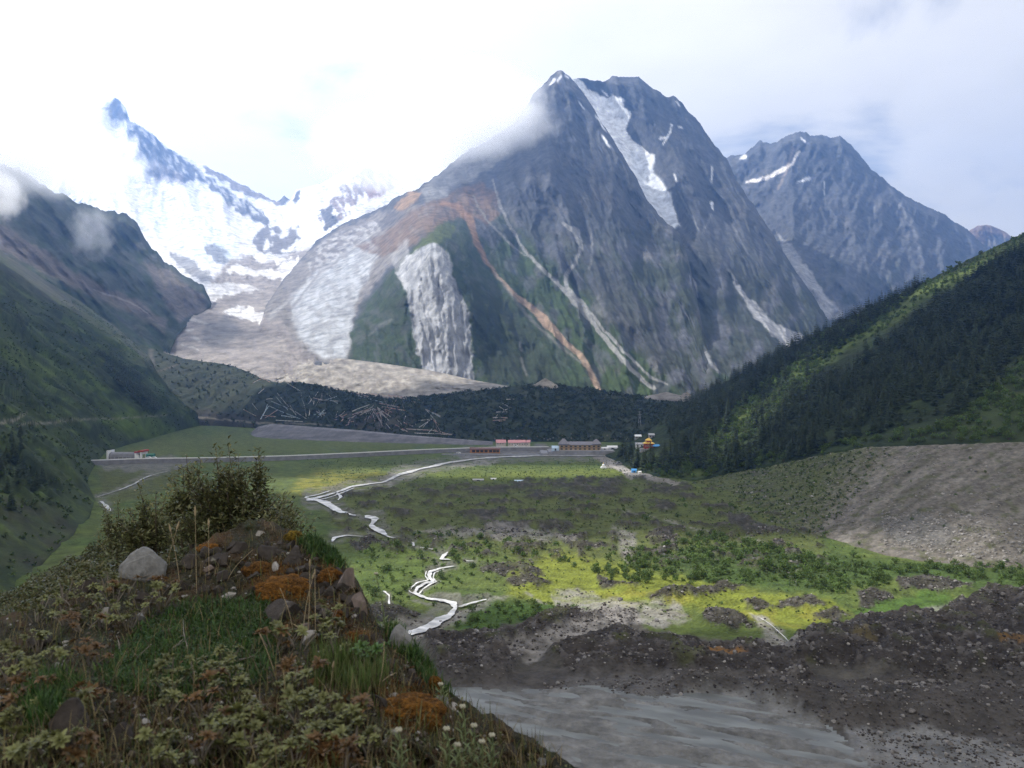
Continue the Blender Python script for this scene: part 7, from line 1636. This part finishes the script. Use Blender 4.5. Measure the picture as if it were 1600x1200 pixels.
# ---- bushes on the moraine crest behind the knoll
mat_bush = leaf_mat('dark_bush_leaves', (0.045, 0.055, 0.024), 0.45, 0.2, 0.4, use_col=True)
def big_bush(seed, base, h, w, n_leaf, leaf, label, lobes=26):
    r = np.random.default_rng(seed); st, lf = Bag(), Bag(); tips = []
    for k in range(lobes):
        a = r.uniform(0, 6.28); q = w / 2 * math.sqrt(r.uniform(0.02, 1)); top = np.array([math.cos(a) * q, math.sin(a) * q * 0.8, h * (0.62 + 0.38 * r.random()) * (1.05 - 0.55 * (q / (w / 2)) ** 2)])
        m1_ = top * np.array([0.35, 0.35, 0.4]) + r.normal(0, 0.06, 3); m2_ = top * np.array([0.8, 0.8, 0.75]) + r.normal(0, 0.05, 3)
        v, f = tube([(0, 0, -0.15), m1_, m2_, top], 0.018, 0.004, 5); st.add(v, f); tips.append((m1_, m2_, top))
        for j in range(5):
            u = r.uniform(0.1, 1); p0 = m1_ + (m2_ - m1_) * u; p1 = p0 + r.normal(0, 0.13, 3) + np.array([0, 0, 0.12]); v, f = tube([p0, p1], 0.005, 0.002, 4); st.add(v, f); tips.append((p0, (p0 + p1) / 2, p1))
    for k in range(n_leaf):
        m1_, m2_, top = tips[r.integers(len(tips))]; u = r.random() ** 0.6; c = (m2_ + (top - m2_) * u if r.random() < 0.72 else m1_ + (m2_ - m1_) * u) + r.normal(0, 0.055, 3)
        V, F = leaf_quad(leaf * r.uniform(0.7, 1.3), leaf * 0.5, 0.2)
        q = V[[0, 6, 12, 8]]; q = rot_zy(q, r.uniform(0, 6.28), r.uniform(-0.2, 1.2)) + c
        lf.add(q, [(0, 1, 2, 3)], np.array((0.10, 0.112, 0.048)) * r.uniform(0.4, 1.7) * np.array([r.uniform(0.9, 1.2), 1, 1]))
    t = empty('bush', base); tag(t, label, 'bush', 'bushes on the moraine crest')
    obj('branches', st.mesh('branches', mat_stem), t); obj('leaves', lf.mesh('leaves', mat_bush, False, True), t)
def nb(px_, Y): x = (px_ - 800) / FPX * Y; return Vector((x, Y, near_at(x, Y) - 0.05))
def bush_at(seed, px_, Y, top_py, wpx, n_leaf, leaf, label, lobes=26):
    b0 = nb(px_, Y); top = EYE + (600 - top_py) / FPX * Y
    big_bush(seed, b0, max(0.4, top - b0.z), wpx / FPX * Y, n_leaf, leaf, label, lobes)
bush_at(901, 372, 12.5, 688, 215, 9500, 0.085, 'large dark leafy bush standing up behind the mossy knoll', 34)
bush_at(902, 305, 13.5, 700, 110, 4200, 0.085, 'bush with long upright shoots next to the largest bush', 18)
bush_at(903, 440, 11.5, 745, 90, 2600, 0.075, 'lower bush leaning out toward the bright meadow', 14)
bush_at(904, 245, 15.5, 745, 120, 3600, 0.085, 'dense bush sloping down from the upright shoots', 18)
bush_at(905, 478, 10.0, 790, 46, 800, 0.07, 'small reddish twiggy bush at the end of the crest', 10)
bush_at(906, 190, 19, 770, 120, 3000, 0.085, 'bush on the descending crest near the small stream', 16)
def low_shrub(seed):
    st, lf = shrub_parts(seed, 420, 0.075, (1, 1, 0.6), 9, (0.066, 0.076, 0.032)); return st, lf
LS = [low_shrub(920 + k) for k in range(4)]; LS_S = [s.mesh('stem', mat_stem) for s, l_ in LS]; LS_C = [l_.mesh('crown', mat_bush, False, True) for s, l_ in LS]
kk = 0
for i in range(300):
    Y = 8.5 * (8.0 ** rk.random()); px_ = rk.uniform(-90, 470 - 2.2 * (Y - 8)); b0 = nb(px_, Y)
    q = pix(np.array(b0))
    if q[1] > 1060: continue
    s = rk.uniform(0.28, 0.55) * (0.75 + Y / 40)
    t = empty('low_shrub', b0, rk.uniform(0, 6.28)); t.scale = (s, s, s * rk.uniform(0.7, 1.0))
    tag(t, ('tiny' if s < 0.42 else 'broad' if s > 0.75 else 'low') + ' dark shrub ' + ('just behind the knoll crest' if Y < 12 else 'under the large bush' if Y < 20 and q[0] > 200 else 'on the left flank below the bushes' if Y < 22 else 'on the falling crest beyond the bushes' if q[0] > 120 else 'far down the moraine flank above the stream'), 'shrub', 'low shrubs of the near moraine')
    obj('stem', LS_S[kk % 4], t); obj('crown', LS_C[kk % 4], t); kk += 1
# ================================================================== AIR
hz_mat = bpy.data.materials.new('haze'); hz_mat.use_nodes = True
hn, hlk = hz_mat.node_tree.nodes, hz_mat.node_tree.links
hn.clear()
ho = hn.new('ShaderNodeOutputMaterial'); hv = hn.new('ShaderNodeVolumePrincipled')
hv.inputs['Color'].default_value = (0.24, 0.48, 1.0, 1.0)
hv.inputs['Density'].default_value = 0.000095
hv.inputs['Anisotropy'].default_value = 0.6
hlk.new(hv.outputs[0], ho.inputs['Volume'])
X0, X1, Y0, Y1, Z0, Z1 = -4600, 4600, -120, 6600, -14, 1960
V = np.array([(x, y, z) for x in (X0, X1) for y in (Y0, Y1) for z in (Z0, Z1)], float)
F = np.array([(0, 1, 3, 2), (4, 6, 7, 5), (0, 4, 5, 1), (2, 3, 7, 6), (0, 2, 6, 4), (1, 5, 7, 3)])
haze = obj('haze', raw_mesh('haze', V, F, None, False, hz_mat)); haze['kind'] = 'stuff'

# ---- unseen cloud deck added between the sun and the ground to shade the valley
cl_mat, cn, clk, cb = new_mat('cloud_white')
cb.inputs['Base Color'].default_value = (0.9, 0.9, 0.9, 1); cb.inputs['Roughness'].default_value = 1.0; cb.inputs['Specular IOR Level'].default_value = 0.0
cnz = cn.new('ShaderNodeTexNoise'); cnz.inputs['Scale'].default_value = 0.01; cnz.inputs['Detail'].default_value = 8
cbp = cn.new('ShaderNodeBump'); cbp.inputs['Distance'].default_value = 40; clk.new(cnz.outputs['Fac'], cbp.inputs['Height']); clk.new(cbp.outputs[0], cb.inputs['Normal'])
CALT = 2080.0
off = np.array(SUN_DIR) / SUN_DIR.z * CALT
gx, gy = np.meshgrid(np.linspace(-1500, 1500, 130), np.linspace(-900, 1700, 112))     # ground points it stands over, seen from the sun
def blob(cx, cy, rx, ry, rot=0.0):
    c, s = math.cos(rot), math.sin(rot); dx, dy = gx - cx, gy - cy
    return 1 - np.hypot((dx * c + dy * s) / rx, (-dx * s + dy * c) / ry)
cover = np.minimum(np.minimum((gx + 1450) / 300, (1450 - gx) / 300), np.minimum((gy + 850) / 300, (1370 - gy) / 130))
cover = np.clip(cover, -1, 1)
gaps = [(75, 328, 185, 98, 0.0), (-150, 600, 62, 78, 0.3), (300, 755, 200, 52, 0.71), (690, 835, 150, 34, -0.5), (-5, 700, 175, 70, 0.0), (-60, 300, 30, 50, 0.0)]  # holes shaped to let sun fall on chosen patches of ground
for g in gaps: cover = np.minimum(cover, 0.12 - 1.2 * blob(*g))
cover = cover + 0.10 * fbm(gx / 70, gy / 70, 4, 300) + 0.12 * fbm(gx / 250, gy / 250, 3, 301)
th = 6 + 34 * np.clip(cover, 0, 1) * (1 + 0.3 * fbm(gx / 60, gy / 60, 4, 302))
th = np.where(cover > 0, th, 0); on = th > 0.5
topz = CALT + th; lowz = CALT - 0.35 * th - 1
Vt = np.stack([gx + off[0], gy + off[1], topz], -1).reshape(-1, 3); Vl = np.stack([gx + off[0], gy + off[1], lowz], -1).reshape(-1, 3)
f = grid_faces(*gx.shape); kf = on.ravel()[f].any(1); f = f[kf]
deck_V = np.concatenate([Vt, Vl]); deck_F = np.concatenate([f[:, ::-1], f + len(Vt)])
used = np.unique(deck_F); remap = np.zeros(len(deck_V), int); remap[used] = np.arange(len(used))
deck = obj('shade_cloud_deck', raw_mesh('shade_cloud_deck', deck_V[used], remap[deck_F], None, True, cl_mat))
tag(deck, 'unseen broken white cloud deck added high over the valley to shade the ground', 'cloud', kind='stuff')

# ---- low clouds clinging to the peaks
def cloud(name, px_, py_, Y, wpx, hpx, depth, dens, label, seed, nscale=2.2, thr=0.45, gain=1.7):
    c = at(px_, py_, Y); rx, rz = wpx / 2 / FPX * Y, hpx / 2 / FPX * Y
    v, f = ico(4); v = v * (1 + 0.22 * fbm(v[:, 0] * 1.7 + seed, v[:, 2] * 1.7 + v[:, 1], 4, seed))[:, None]
    m = bpy.data.materials.new(name); m.use_nodes = True; n, l = m.node_tree.nodes, m.node_tree.links; n.clear()
    out = n.new('ShaderNodeOutputMaterial'); vp = n.new('ShaderNodeVolumePrincipled'); vp.inputs['Color'].default_value = (1, 1, 1, 1); vp.inputs['Anisotropy'].default_value = 0.65
    tc = n.new('ShaderNodeTexCoord'); ln = n.new('ShaderNodeVectorMath'); ln.operation = 'LENGTH'; l.new(tc.outputs['Object'], ln.inputs[0])
    nz = n.new('ShaderNodeTexNoise'); nz.inputs['Scale'].default_value = nscale; nz.inputs['Detail'].default_value = 6; nz.inputs['Roughness'].default_value = 0.6
    mp = n.new('ShaderNodeMapping'); mp.inputs['Location'].default_value = (seed * 1.3, seed * 0.7, seed * 2.1); l.new(tc.outputs['Object'], mp.inputs[0]); l.new(mp.outputs[0], nz.inputs['Vector'])
    def mth(op, a_, b_=None, cl=False):
        k = n.new('ShaderNodeMath'); k.operation = op; k.use_clamp = cl
        for i, q in enumerate((a_, b_)):
            if q is None: continue
            if isinstance(q, (int, float)): k.inputs[i].default_value = q
            else: l.new(q, k.inputs[i])
        return k.outputs[0]
    r2 = mth('MULTIPLY', ln.outputs['Value'], ln.outputs['Value'])
    core = mth('SUBTRACT', 1.0, r2)
    d = mth('ADD', core, mth('MULTIPLY', mth('SUBTRACT', nz.outputs['Fac'], 0.5), gain * 1.6))
    d = mth('MULTIPLY', mth('SUBTRACT', d, thr), 1.6, True)
    d = mth('MULTIPLY', d, mth('MULTIPLY', core, 3.0, True))
    l.new(mth('MULTIPLY', d, dens), vp.inputs['Density']); l.new(vp.outputs[0], out.inputs['Volume'])
    o = obj(name, raw_mesh(name, v * 0.97, f, None, True, m), None, c, None, (rx, depth, rz)); tag(o, label, 'cloud', 'low clouds on the peaks')
    return o
cloud('cloud', 20, 205, 2150, 360, 250, 220, 0.0085, 'thick white cloud bank hiding the top of the dark ridge', 3, 1.6, 0.15)
cloud('cloud', 165, 262, 2600, 190, 130, 200, 0.0050, 'thin veil of cloud below the snowy peak', 5, 1.8, 0.25)
cloud('cloud', 8, 305, 1750, 70, 90, 60, 0.014, 'small puff of cloud on the lower flank of the dark ridge', 7, 1.5, 0.2)
cloud('cloud', 142, 362, 1950, 90, 110, 60, 0.011, 'small ragged wisp drifting alone before the dark slope', 9, 2.0, 0.35)
cloud('cloud', 725, 185, 3000, 330, 190, 300, 0.0085, 'white cap of cloud against the shoulder of the main peak', 11, 1.5, 0.15)
cloud('cloud', 620, 235, 3900, 330, 170, 340, 0.0035, 'pale cloud resting behind the ridge above the glacier', 13, 1.6, 0.2)
